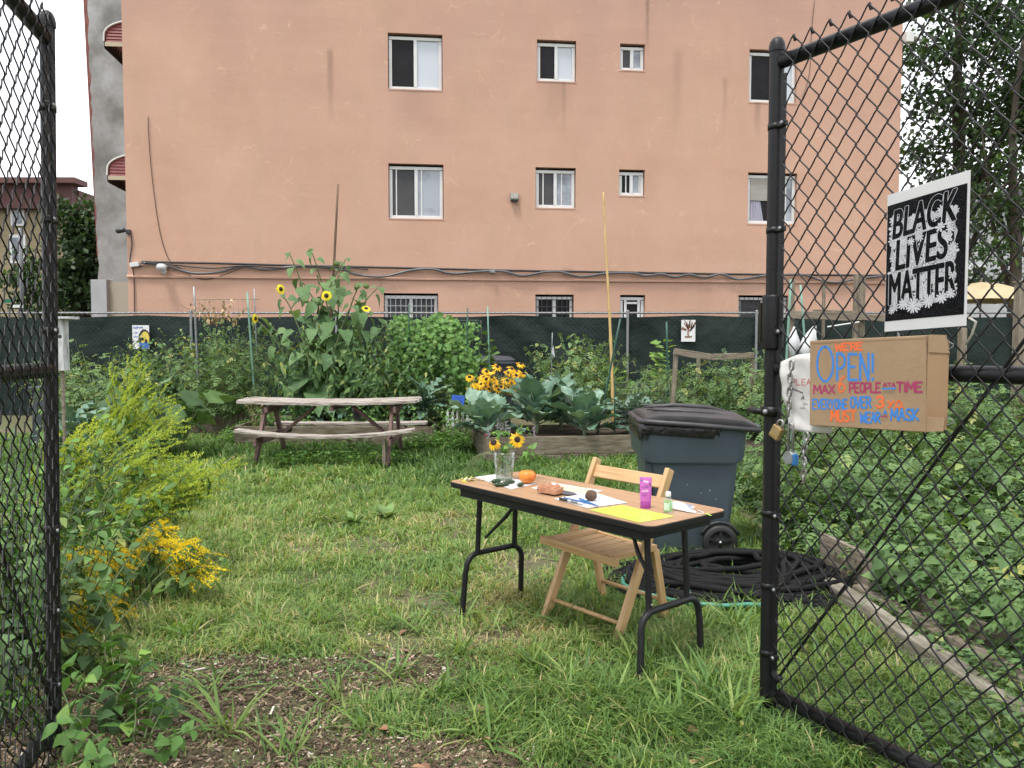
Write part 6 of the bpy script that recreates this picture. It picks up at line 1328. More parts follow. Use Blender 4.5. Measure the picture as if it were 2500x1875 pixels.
# broken terracotta, slate and stone
BK = tp(1343, 1204, TZ + .008); m = frame(BK + Vector((-.0, .01, 0)), TM.to_3x3() @ Vector((1, .12, 0))); t = thing('brick_fragment', BK, 'broken terracotta brick fragment with scalloped top', 'brick', mw=m); TER = M('terracotta', (.38, .17, .09), (.50, .25, .145), scale=18, rough=.9, bump=.6)
mb = MB(); n = 16; top = [.036 - .016 * abs(math.sin(math.pi * 2.6 * k / n + .5)) ** 1.5 + .004 * math.sin(k * 3) for k in range(n + 1)]; vs = []; fs = []
for k in range(n + 1):
    x = -.064 + .128 * k / n; vs += [(x, -.034, 0), (x, .034, 0), (x, .036, top[k] + .012), (x, -.032, top[k])]
    if k: a = 4 * k - 4; b = 4 * k; fs += [(a + q, a + (q + 1) % 4, b + (q + 1) % 4, b + q) for q in range(4)]
fs += [(3, 2, 1, 0), tuple(4 * n + q for q in range(4))]; mb.add(vs, fs); mb.build('brick', TER, t, m, bevel=.003)
SL = tp(1372, 1203, TZ + .003); t = thing('slate_piece', SL, 'thin dark slate piece under the brick fragment', 'slate'); MB().prism([(-.13, -.03), (-.02, -.05), (.07, -.035), (.10, .005), (.06, .03), (-.06, .045), (-.12, .02)], .0, .006, frame(SL, TM.to_3x3() @ Vector((1, .1, 0)))).build('slate', M('blue_grey_slate', (.07, .07, .085), (.13, .13, .15), scale=20, rough=.6, bump=.3), t, bevel=.002)
RK = tp(1443, 1222, TZ + .003); o = MB().blob(RK + Vector((0, 0, .026)), (.032, .028, .027), 12, 9, .09, 5).build('brown_stone', M('brown_stone', (.10, .055, .035), (.19, .11, .07), scale=25, rough=.85, bump=.7), smooth=True); tag(o, 'rough brown stone on the white paper', 'stone')
# pens
def pen(name, label, a, b, r, segs, z=.004):
    A = tp(*a, TZ + z + r); B = tp(*b, TZ + z + r); t = thing(name, A, label, 'pen')
    for nm, u0, u1, rr_, mt in segs: MB().tube([A.lerp(B, u0), A.lerp(B, u0 + .01), A.lerp(B, u1 - .01), A.lerp(B, u1)], [rr_ * .8, rr_, rr_, rr_ * .75], 10).build(nm, mt, t, smooth=True, auto=50)
MKW = M('marker_barrel', (.55, .56, .58), (.62, .62, .64), scale=20, rough=.4); BLP = M('blue_pen_plastic', (.01, .14, .42), rough=.3)
pen('marker_pen', 'white barrel marker with black cap on the paper', (1366, 1217), (1424, 1231), .0062, [('cap', 0, .36, .0068, INK_K), ('barrel', .36, .96, .0062, MKW), ('tail', .96, 1, .005, MKW), ('print', .5, .8, .0064, M('marker_print', (.2, .2, .22)))])
pen('ballpoint_pen', 'blue pen lying behind the marker', (1377, 1215), (1443, 1230), .004, [('barrel', 0, .8, .0042, BLP), ('tip', .8, 1, .003, BLP)]); pen('ballpoint_pen', 'blue pen in front of the stone', (1414, 1217), (1461, 1236), .0042, [('cap', 0, .45, .0048, BLP), ('barrel', .45, .85, .0042, BLP), ('tip', .85, 1, .003, BLP)], z=.006)
# text helper
def text_mesh(s_, size=1., off=0., shear=0.):
    c = bpy.data.curves.new('text', 'FONT'); c.body = s_; c.size = size; c.offset = off; c.shear = shear; c.fill_mode = 'FRONT'; o = bpy.data.objects.new('text', c); COL.objects.link(o); dg = bpy.context.evaluated_depsgraph_get(); me = bpy.data.meshes.new_from_object(o.evaluated_get(dg)); bpy.data.objects.remove(o); bpy.data.curves.remove(c)
    return me
def text_fit(parent, name, s_, box, mw, z, mt, off=0., shear=0.):
    me = text_mesh(s_, 1., off, shear); co = np.array([v.co[:] for v in me.vertices]); lo = co.min(0); hi = co.max(0); x0, y0, x1, y1 = box
    for v in me.vertices: v.co = ((v.co.x - lo[0]) / (hi[0] - lo[0]) * (x1 - x0) + x0, (v.co.y - lo[1]) / (hi[1] - lo[1]) * (y1 - y0) + y0, z)
    me.materials.clear(); me.materials.append(mt); return link(name, me, mw, parent)
# sunscreen tube, standing on its cap
SB_ = tp(1576, 1240); mT = frame(SB_, (1, -.12, 0)); t = thing('sunscreen_tube', SB_, 'purple sunscreen tube standing on its cap', 'tube', mw=mT); PUR = M('violet_plastic', (.56, .12, .52), (.62, .16, .57), scale=5, rough=.28); PCAP = M('magenta_cap', (.40, .05, .36), rough=.2, spec=.6)
def ell(w0, d0, z, n=24): return [(w0 * math.cos(6.2832 * k / n), d0 * math.sin(6.2832 * k / n), z) for k in range(n)]
def loft(mb, secs, cap=True):
    n = len(secs[0]); vs = [p for s_ in secs for p in s_]; fs = [(i * n + k, i * n + (k + 1) % n, (i + 1) * n + (k + 1) % n, (i + 1) * n + k) for i in range(len(secs) - 1) for k in range(n)]
    if cap: fs += [tuple(range(n - 1, -1, -1)), tuple((len(secs) - 1) * n + k for k in range(n))]
    mb.add(vs, fs); return mb
loft(MB(), [ell(.024, .017, 0), ell(.0255, .018, .002), ell(.0255, .018, .031), ell(.0245, .0175, .033)]).build('cap', PCAP, t, mT, smooth=True, auto=50); loft(MB(), [ell(.0255, .0175, .0335), ell(.0275, .0185, .045), ell(.028, .013, .10), ell(.0285, .005, .135), ell(.0285, .0018, .149)]).build('body', PUR, t, mT, smooth=True, auto=50)
mF = mT @ Matrix(((1, 0, 0, 0), (0, 0, -1, -.0195), (0, 1, 0, 0), (0, 0, 0, 1)))
def tubeprint(s_, box, mt):
    o = text_fit(t, 'label_print', s_, box, mF, 0, mt, .008)
    for v in o.data.vertices:       # wrap on the curved front
        x, y = v.co.x, v.co.y; d = float(np.interp(y, [.033, .045, .10, .135, .149], [.0175, .0185, .013, .005, .0018]))
        v.co.z = (d * math.sqrt(max(.05, 1 - (x / .0285) ** 2)) + .0007) - .0195
PW = M('tube_white_print', (.85, .8, .85)); PD = M('tube_plum_print', (.16, .03, .20))
tubeprint('kids', (-.004, .108, .012, .116), PD); tubeprint('sunscreen', (-.019, .098, .014, .106), PD); tubeprint('spf45', (-.018, .078, .012, .090), PW)
def tw(x, y):
    d = float(np.interp(y, [.033, .045, .10, .135, .149], [.0175, .0185, .013, .005, .0018])); return mT @ Vector((x, -(d * math.sqrt(max(.05, 1 - (x / .0285) ** 2)) + .0008), y))
def tubemark(name, rows, mt):      # blurred print: short bars and the round mark
    for (x0, x1, y0, y1) in rows: MB().grid(6, 1, lambda u, v: tw(x0 + (x1 - x0) * u, y0 + (y1 - y0) * v)).build(name, mt, t)
tubemark('label_print', [(-.010, -.004, .127, .134), (-.003, .003, .126, .133), (.004, .012, .125, .131)], PW); tubemark('label_print', [(-.017, .008, .071, .0725), (-.017, .004, .064, .0652), (-.017, .006, .0605, .0617)], PD)
tubemark('label_mark', [(-.024, -.018, .130, .138)], INK_B); tubemark('label_motif', [(.016, .019, .112, .124), (.021, .0235, .107, .118)], INK_K)
# sanitiser
SA = tp(1631, 1251); mS = frame(SA, (1, -.15, 0)); t = thing('sanitizer_bottle', SA, 'small clear hand sanitizer bottle with green gel', 'bottle', mw=mS); GEL = glassy('green_gel', (.28, .66, .22), .5, .1); CLR = clear('clear_bottle', .10, .08)
loft(MB(), [ell(.021, .013, 0), ell(.022, .0135, .003), ell(.022, .0135, .062), ell(.012, .011, .072), ell(.010, .010, .076)]).build('bottle', CLR, t, mS, smooth=True, auto=60); loft(MB(), [ell(.0195, .0115, .004), ell(.0198, .0118, .058)]).build('gel', GEL, t, mS, smooth=True, auto=60); loft(MB(), [ell(.0125, .0125, .0765), ell(.013, .013, .079), ell(.0125, .0125, .096), ell(.009, .009, .099)]).build('cap', WHITE_PAINT, t, mS, smooth=True, auto=50)
MB().grid(8, 2, lambda u, v: (-.0195 + .026 * u, -.0142 * math.sqrt(max(0, 1 - ((-.0195 + .026 * u) / .0232) ** 2)), .012 + .036 * v)).build('label', M('green_white_label', (.45, .72, .45), (.78, .82, .80), scale=60, rough=.4), t, mS, smooth=True)
# cloth mask
MK = tp(1668, 1245); mM = frame(MK, TM.to_3x3() @ Vector((1, .05, 0))); t = thing('face_mask', MK, 'white cloth face mask lying behind the sanitizer', 'mask', mw=mM); CL = M('white_cloth', (.70, .70, .72), (.78, .78, .80), scale=14, rough=.9, bump=.3)
MB().grid(12, 6, lambda u, v: (-.07 + .14 * u, -.035 + .075 * v * (1 - .45 * abs(u - .4)), .004 + .03 * math.sin(math.pi * v) * (1 - u) ** .7 + .012 * math.sin(u * 4) * v)).build('cloth', CL, t, mM, smooth=True, solid=.002); MB().grid(5, 3, lambda u, v: (.005 + .05 * u, -.01 + .03 * v, .02 - .008 * u + .012 * v)).build('lining', M('grey_cloth_print', (.22, .22, .27), (.45, .45, .50), scale=40), t, mM, smooth=True)
MB().tube(smooth_path([mM @ Vector(q) for q in ((.06, -.02, .004), (.10, -.03, .003), (.115, -.005, .003), (.09, .02, .003), (.06, .03, .004))], 5), .002, 6).build('ear_loop', CL, t, smooth=True)
o = MB().grid(4, 1, lambda u, v: mM @ Vector((.12 + .04 * u, -.01 + .008 * v, .002 + .003 * math.sin(u * 5)))).build('green_ribbon', M('lime_ribbon', (.45, .75, .08)), solid=.001); tag(o, 'scrap of lime green ribbon right of the mask', 'ribbon')

# ================================================================== WHEELED BIN
BMX = rotz((1.31, 6.02, 0), R(-2)); bn = thing('wheeled_bin', (1.31, 6.02, 0), 'slate blue wheeled bin with black lid behind the chair', 'bin', mw=BMX)
SLATE = M('slate_blue_plastic', (.068, .092, .112), (.082, .108, .132), scale=3, rough=.42, bump=.05); LID = M('dusty_black_lid', (.032, .031, .034), (.060, .056, .058), scale=4, rough=.5, bump=.1); RUB = M('wheel_black', (.012, .012, .012), (.02, .02, .02), scale=20, rough=.55)
def rsec(hx, hy, z, r, n=6, dx=0): return [(p[0] + dx, p[1], z) for p in rrect(-hx, -hy, hx, hy, r, n)]
loft(MB(), [rsec(.265, .24, 0.0, .05), rsec(.27, .245, .02, .05), rsec(.315, .285, .45, .06), rsec(.345, .32, .80, .07), rsec(.352, .325, .90, .07)]).build('body', SLATE, bn, BMX, smooth=True, auto=35)
sec = rrect(-1, -1, 1, 1, .2, 6)
def collar(z, hx, hy, low): return [(x * hx, y * hy, z - (low * (1 - min(1, abs(x)) ** 2) if True else 0)) for x, y in sec]
loft(MB(), [collar(.735, .352, .33, .075), collar(.725, .366, .343, .075), collar(.74, .372, .348, .07), collar(.93, .385, .358, 0), collar(.955, .392, .365, 0), collar(.955, .36, .34, 0)], cap=False).build('collar', SLATE, bn, BMX, smooth=True, auto=35)
for xx in (-.335,): MB().box((xx + .02, -.30, .50), (.045, .04, .40)).build('groove_shade_strip', M('groove_shadow_plastic', (.028, .042, .055)), bn, BMX)  # dark strip coloured as the shade inside the bin's corner recess
# lid, propped up at the front (left) by the bag
LM = BMX @ Matrix.Translation((.40, 0, .965)) @ Matrix.Rotation(R(4.6), 4, 'Y')
def lsec(x, h, crown, dy=.38): return [(x, dy * v, (h + crown * (1 - v * v)) if abs(v) < 1 else -.03) for v in [-1, -.97, -.8, -.5, -.2, .2, .5, .8, .97, 1]]
secs = []
for x, h, cr_ in ((.06, -.03, .0), (.05, .0, .025), (-.05, .03, .035), (-.25, .035, .04), (-.5, .03, .04), (-.70, .02, .03), (-.80, .0, .015), (-.83, -.03, .0)):
    secs.append(lsec(x * .92, h, cr_))
mb = MB(); n = 10; vs = [p for s_ in secs for p in s_]; mb.add(vs, [(i * n + k, (i + 1) * n + k, (i + 1) * n + k + 1, i * n + k + 1) for i in range(len(secs) - 1) for k in range(n - 1)])
mb.build('lid', LID, bn, LM, smooth=True, solid=.012, auto=30); lid_o = bpy.data.objects[bn.children[-1].name] if bn.children else None
mb = MB(); loop = [(.06, -.385, -.02), (-.40, -.392, -.02), (-.73, -.385, -.025), (-.775, -.34, -.03), (-.78, 0, -.03), (-.775, .34, -.03), (-.73, .385, -.025), (.06, .385, -.02)]; mb.tube(loop, .02, 6); mb.build('lid_rim', LID, bn, LM, smooth=True)
for yy in (-.24, .0, .24): MB().tube([(-.02, yy, .058 - yy * yy * .45), (-.25, yy, .088 - yy * yy * .45), (-.5, yy, .083 - yy * yy * .4), (-.72, yy * .8, .05)], [.008, .02, .018, .006], 8).build('lid_rib', LID, bn, LM, smooth=True)
MB().tube([BMX @ Vector((.40, -.3, .93)), BMX @ Vector((.47, -.28, .955)), BMX @ Vector((.47, .28, .955)), BMX @ Vector((.40, .3, .93))], .018, 8).build('handle', SLATE, bn, smooth=True)
for sy in (-1, 1):
    W_ = BMX @ Matrix.Translation((.20, sy * .315, .125)) @ Matrix.Rotation(R(90), 4, 'X'); wo = MB(); N = 24; prof = [(.085, -.03), (.112, -.03), (.122, -.022), (.125, 0), (.122, .022), (.112, .03), (.085, .03)]; wo.lathe(prof, N, W_, cap=False); w_ = wo.build('wheel', RUB, bn, smooth=True, auto=50)
    MB().lathe([(.0, .02), (.02, .024), (.03, .012), (.07, .010), (.086, .026)], N, W_ @ Matrix.Diagonal((1, 1, 1 if sy < 0 else -1, 1)), cap=False).build('rim', RUB, w_, smooth=True)
    for k in range(5):
        a = 6.2832 * k / 5 + .3; MB().bar(W_ @ Vector((.025 * math.cos(a), .025 * math.sin(a), -.02 * sy * -1 if False else (.018 if sy < 0 else -.018))), W_ @ Vector((.084 * math.cos(a), .084 * math.sin(a), .020 if sy < 0 else -.020)), .02, .012, BMX.to_3x3() @ Vector((0, 1, 0))).build('spoke', RUB, w_)
    MB().blob(W_ @ Vector((0, 0, .026 if sy < 0 else -.026)), (.012, .008, .012), 10, 6).build('hub_cap', M('chrome_hub', (.6, .6, .6), rough=.25, metal=.9), w_, smooth=True)
    MB().tube([W_ @ Vector((.142 * math.cos(a_), .142 * math.sin(a_), 0)) for a_ in [R(20 + 14 * i) for i in range(11)]], .013, 6).build('wheel_arch', RUB, bn, smooth=True)
FLK = M('pale_scuff', (.45, .47, .48), rough=.7); rf = random.Random(44)
for k in range(13):
    x = rf.uniform(-.30, .28); z = rf.uniform(.76, .90) if k < 9 else rf.uniform(.3, .6); yy_ = -(.343 + .10 * (z - .74) * .6) - .001 if k < 9 else -(.245 + .115 * z) - .0005; MB().blob((x, yy_, z), (rf.uniform(.002, .004), .0015, rf.uniform(.003, .008) if k else .016), 6, 5).build('scuff', FLK, bn, BMX)
rd = random.Random(12); n = 60; mb = MB(); vs = []
path = rrect(-.375, -.352, .2, .352, .07, 5); path = [p for p in path if not p[0] > .19]; path = path[len(path) // 2:] + path[:len(path) // 2] if False else path
for (x, y) in path:
    o_ = 1.0 + rd.uniform(.035, .06); vs.append([(x * .96, y * .96, 1.0 + .02 * rd.uniform(-1, 1)), (x * o_, y * o_, .99 + rd.uniform(-.015, .015)), (x * (o_ + .02), y * (o_ + .03), .945 + rd.uniform(-.02, .02)), (x * (o_ - .01), y * o_, .905 + rd.uniform(-.03, .03) - .03 * (x < -.2))])
mb.add([p for q in vs for p in q], [(4 * i + k, 4 * i + k + 1, 4 * ((i + 1) % len(vs)) + k + 1, 4 * ((i + 1) % len(vs)) + k) for i in range(len(vs)) for k in range(3)])
lb = mb.build('bin_liner', M('black_bin_bag', (.010, .010, .011), (.016, .016, .017), scale=9, rough=.22, bump=.9, bscale=25), None, BMX, smooth=True); tag(lb, 'shiny black bag bulging out under the bin lid', 'bag')

# ================================================================== HOSES
HB = M('black_soaker_hose', (.007, .007, .008), (.015, .015, .016), scale=90, rough=.75, bump=.6, spec=.2); HG = M('green_hose', (.05, .28, .20), (.08, .34, .25), scale=12, rough=.4)
def hose(name, label, mt, loops, r, cx, cy, rx, ry, hh, seed, start=0.):
    rd = np.random.default_rng(seed); pts = []; N = int(loops * 26)
    for i in range(N + 1):
        u = i / N; a = start + 2 * math.pi * loops * u; lp_ = int(loops * u); rr_ = np.random.default_rng(seed * 100 + lp_); rr2 = np.random.default_rng(seed * 100 + lp_ + 1); f = loops * u - lp_
        q = [(rr_.uniform(.35, 1.05), rr_.uniform(-.14, .14), rr_.uniform(-.1, .1), rr_.uniform(0, 1)), (rr2.uniform(.35, 1.05), rr2.uniform(-.14, .14), rr2.uniform(-.1, .1), rr2.uniform(0, 1))]; k = [q[0][j] * (1 - f) + q[1][j] * f for j in range(4)]
        x = cx + k[1] + rx * k[0] * math.cos(a) + .03 * math.sin(3 * a + lp_); y = cy + k[2] + ry * k[0] * math.sin(a) + .02 * math.cos(2 * a + lp_)
        d = math.hypot((x - cx) / rx, (y - cy) / ry); z = r + hh * max(0, 1 - (d / 1.08) ** 2) * (.25 + .75 * k[3]) + .012 * rd.uniform(0, 1); pts.append((x, y, z + tz(x, y) + .012))
    o = MB().tube(pts, r, 7).build(name, mt, smooth=True); return tag(o, label, 'hose')
hose('soaker_hose', 'heap of coiled black soaker hose behind the gate post', HB, 34, .0185, 1.44, 5.04, .80, .50, .20, 5); hose('soaker_hose', 'outer loops of black hose lying flat round the heap', HB, 8, .0175, 1.34, 5.0, .88, .56, .06, 6, 1.); hose('garden_hose', 'green garden hose showing under the black hose heap', HG, 4, .013, 1.24, 4.92, .82, .60, .07, 9, 2.)
# ================================================================== GATES
YR = 3.24
gA = at(1909, 155, YR); zr = gA.z; gB = on_z(2205, 41, zr); gdir = (gB - gA); gdir.z = 0; gdir.normalize(); gy = Vector((0, 0, 1)).cross(gdir); ncam = -gy
g0 = at(1884, 940, YR); g0.z = 0                                  # free stile axis
def gp(px, py, off=0.):                                         # pixel -> (s, z) on the right gate plane, off towards camera
    p = on_plane(px, py, g0 + ncam * off, ncam); return (p - g0).dot(gdir), p.z
def gmat(base, g, up):
    y = Vector(up).cross(g).normalized(); m = Matrix((Vector(g), y, Vector(up))).transposed().to_4x4(); m.translation = Vector(base); return m
def chainlink(L, z0, z1, w_, h, r, s0, n_off):
    mb = MB(); nw = int((L - s0) / w_); nh = int((z1 - z0) / h)
    for k in range(nw):
        pts = []
        for j in range(nh + 1):
            par = (j + k) % 2; sx = s0 + (k + par) * w_; z = z0 + j * h; sg = 1 if par else -1; d = .0035
            pts.append((sx - sg * .007, n_off + sg * d * .2 - d, z - .011)); pts.append((sx + sg * .0035, n_off, z)); pts.append((sx - sg * .007, n_off + d, z + .011))
            nd = -d if j % 2 else d
        e = pts[-2]; pts = pts[:-1]; pts.append((e[0] + .012, n_off - .003, e[2] - .028)); mb.tube(pts, r, 5)
    return mb
def gate(label, base, g, up, L, H, railz, midz, name='chain_link_gate', side=-1, smin=.035, wcell=.041, RS=.029):
    m = gmat(base, g, up); t = thing(name, base, label, 'gate', 'black chain link gate leaves', mw=m)
    for s_ in (0, L):
        st_ = MB().lathe([(RS, .015), (RS, H - .03), (RS + .0035, H - .03), (RS + .0035, H - .012), (RS, H + .005), (RS * .74, H + .02), (.008, H + .028)], 18, Matrix.Translation((s_, 0, 0))).build('stile', BLACK_VINYL, t, m, smooth=True, auto=40)
    for nm, z in (('top_rail', railz), ('middle_rail', midz), ('bottom_rail', .115)): MB().tube([(.03, 0, z), (L - .03, 0, z)], .028, 14).build(nm, BLACK_VINYL, t, m, smooth=True)
    MB().box((.052, side * .012, H / 2 - .03), (.016, .006, H - .2)).build('tension_bar', BLACK_VINYL, t, m)
    MB().tube([(.05, side * .012, .17), (L - .08, side * .012, railz - .06)], .0055, 6).build('truss_rod', BLACK_VINYL, t, m)
    MB().tube([(.04, 0, .2), (.055, side * .02, .215), (.075, side * .02, .19), (.085, side * .014, .21)], .014, 6).build('rod_bracket', BLACK_VINYL, t, m, smooth=True)
    for k, z in enumerate((railz - .25, railz - .66, 1.62 - .02, .86, .56, .28)):
        MB().lathe([(RS + .002, z - .012), (RS + .002, z + .012)], 18, None, cap=False).build('tension_band', BLACK_VINYL, t, m, smooth=True, solid=.0015); b_ = MB().box((.05, side * .018, z), (.04, .02, .022)).build('band_clip', BLACK_VINYL, t, m, bevel=.003); MB().blob((.058, side * .034, z), (.008, .006, .008), 8, 6).build('bolt', GALV, b_, m, smooth=True)
    c = chainlink(L - .03, .02, railz + .09, wcell, .0533, .0031 if side < 0 else .0027, smin, side * .03).build('chain_link_mesh', BLACK_VINYL, t, m, smooth=True); c['kind'] = 'stuff'
    MB().lathe([(.012, -.03), (.012, .03)], 8, None).build('drop_rod', BLACK_VINYL, t, m)
    return t, m
HG_ = at(1891, 108, YR).z
gr_, GMR = gate('right gate leaf hung with the poster and cardboard sign', g0, gdir, (0, 0, 1), 1.75, HG_, zr, 1.455, smin=.066)
# left leaf: leaning slightly
ltop = on_z(113, 46, HG_); lbot = at(132, 1790, ltop.y - .02); lbot.z = .0; lup = (ltop - lbot).normalized()
lA = on_z(97, 108, zr); lB = on_z(4, 6, zr); ld = (lB - lA); ld.z = 0; ld.normalize()
gl_, GML = gate('left gate leaf seen edge on at the frame edge', lbot, ld, lup, 1.75, HG_, zr, 1.455, side=1, smin=.03, RS=.0255)

# ---- latch hardware with chain and padlocks on the right stile
def gpt(px, py, off): s_, z = gp(px, py, off); return g0 + gdir * s_ + ncam * off + Vector((0, 0, z))
STEEL = M('dull_steel_link', (.30, .29, .28), (.42, .41, .40), scale=40, rough=.42, metal=.75); BRASS = M('old_brass', (.36, .25, .10), (.46, .33, .15), scale=30, rough=.45, metal=.55)
lt = thing('gate_latch', gpt(1875, 1003, .03), 'black fork latch clamped on the right gate post', 'latch'); c = g0 + Vector((0, 0, gpt(1875, 1003, 0).z))
MB().lathe([(.038, -.02), (.038, .02)], 16, Matrix.Translation(c), cap=False).build('collar', BLACK_VINYL, lt, smooth=True, solid=.006); MB().tube([c + ncam * .04, c + ncam * .05 - gdir * .05, c - gdir * .085 + ncam * .03], .014, 8).build('fork', BLACK_VINYL, lt, smooth=True); MB().blob(c + ncam * .045 + gdir * .01, (.011, .011, .011), 10, 6).build('bolt', GALV, lt, smooth=True)
c2 = c + Vector((0, 0, .36)); t = thing('gate_keeper', c2, 'black hinge keeper with grey bolts on the gate post', 'hardware')
MB().lathe([(.038, -.11), (.04, -.1), (.04, .1), (.038, .11)], 16, Matrix.Translation(c2), cap=False).build('sleeve', BLACK_VINYL, t, smooth=True, solid=.004); MB().box(c2 - gdir * .05, (.03, .03, .16)).build('plate', BLACK_VINYL, t); 
zm = lambda x, y: (1880 + x / 4.61, 800 + y / 4.61)
def chain(label, pts, off, llen=.036, rad=.0042):
    P = smooth_path([gpt(*p, off) for p in pts], 8); t = thing('security_chain', P[0], label, 'chain'); acc = [P[0]]
    L = 0; out_ = [P[0]]
    for a, b in zip(P, P[1:]):
        d = (b - a).length
        while L + d >= llen * .72:
            f = (llen * .72 - L) / d; a = a.lerp(b, f); out_.append(a); d = (b - a).length; L = 0
        L += d
    for i in range(len(out_) - 1):
        a, b = out_[i], out_[i + 1]; d = (b - a).normalized(); sd_ = (gdir if i % 2 == 0 else (ncam * .8 + gdir * .6)).normalized(); sd_ = (sd_ - d * sd_.dot(d)).normalized(); c_ = (a + b) / 2; h = llen / 2 - .008; w2 = .009
        q = [c_ + d * (h * sgn_ + .008 * math.sin(th) * sgn_) + sd_ * (w2 * math.cos(th) * sgn_) for sgn_ in (1, -1) for th in [math.pi * k / 6 for k in range(7)]]
        MB().tube(q, rad, 6, closed=True).build('link', STEEL, t, smooth=True)
chain('steel chain hanging over the white sign to the padlocks', [zm(245, 385), zm(240, 470), zm(222, 560), zm(228, 650), zm(215, 740), zm(215, 840), zm(210, 930), zm(208, 1040)], .075)
chain('dark loose chain dangling below the white sign', [zm(408, 1190), zm(410, 1270), zm(395, 1340), zm(372, 1420), zm(380, 1500), zm(395, 1570), zm(375, 1640), zm(372, 1800)], .05, .034)
pb = gpt(*zm(80, 1165), .10); mP = gmat(pb, (gdir * .82 + Vector((0, 0, -.45))).normalized(), (Vector((0, 0, .88)) + gdir * .47).normalized()); t = thing('padlock', pb, 'brass padlock hanging tilted on the gate post', 'padlock', mw=mP)
MB().box((0, 0, -.005), (.046, .022, .052)).build('body', BRASS, t, mP, bevel=.004); MB().box((0, -.0115, -.02), (.044, .002, .004)).build('seam', BRASS, t, mP); MB().tube([(-.014, 0, .02), (-.014, 0, .035)] + [(-.014 * math.cos(math.pi * k / 6), 0, .035 + .014 * math.sin(math.pi * k / 6)) for k in range(1, 7)] + [(.014, 0, .02)], .0045, 8).build('shackle', STEEL, t, mP, smooth=True)
pb = gpt(*zm(235, 1465), .09); mP = gmat(pb, gdir, (0, 0, 1)); t = thing('padlock', pb, 'silver round padlock with long shackle and blue bumper', 'padlock', mw=mP)
MB().lathe([(.0, -.016), (.024, -.016), (.027, -.012), (.027, .012), (.024, .016), (0, .016)], 20, Matrix.Translation((-.002, 0, 0)) @ Matrix.Rotation(R(70), 4, 'Y') @ Matrix.Rotation(R(90), 4, 'X') if False else Matrix.Rotation(R(90), 4, 'X'), cap=False).build('body', GALV, t, mP, smooth=True, auto=40)
MB().box((.022, -.003, -.004), (.012, .026, .044)).build('bumper', M('blue_bumper', (.02, .16, .42), rough=.5), t, mP, bevel=.004); MB().tube([(-.012, 0, .02), (-.013, 0, .12)] + [(-.003 - .010 * math.cos(math.pi * k / 6), 0, .12 + .012 * math.sin(math.pi * k / 6)) for k in range(1, 7)] + [(.008, 0, .02)], .0055, 8).build('shackle', STEEL, t, mP, smooth=True)

# ================================================================== WHITE CLOTH SIGN
wpx = [(1905, 884), (1948, 866), (1982, 862), (2030, 860), (2028, 1058), (1990, 1056), (1945, 1052), (1930, 1048), (1922, 1010), (1910, 960)]
WP = [gp(x, y, .045) for x, y in wpx]; mW = gmat(g0 + ncam * .045, gdir, (0, 0, 1)); mW = frame(g0 + ncam * .045, gdir, ncam)
ws = thing('cloth_sign', gpt(1965, 1050, .045), 'white wrinkled sign with red lettering behind the cardboard', 'sign', mw=mW)
bm = bmesh.new(); vv = [bm.verts.new((s_, z, 0)) for s_, z in WP]; bm.faces.new(vv); bmesh.ops.triangulate(bm, faces=bm.faces[:]); bmesh.ops.subdivide_edges(bm, edges=bm.edges[:], cuts=6, use_grid_fill=True)
for v in bm.verts: v.co.z = .008 * mnoise.noise(Vector((v.co.x * 14, v.co.y * 9, 2))) + .004 * math.sin(v.co.y * 70 + v.co.x * 20)
me = bpy.data.meshes.new('sheet'); bm.to_mesh(me); bm.free(); me.polygons.foreach_set('use_smooth', [True] * len(me.polygons)); me.materials.append(M('white_tyvek', (.66, .65, .63), (.74, .73, .71), scale=8, rough=.6)); so_ = link('sheet', me, mW, ws); md = so_.modifiers.new('s', 'SOLIDIFY'); md.thickness = .0015
def wz(x, y): return gp(*zm(x, y), .05)
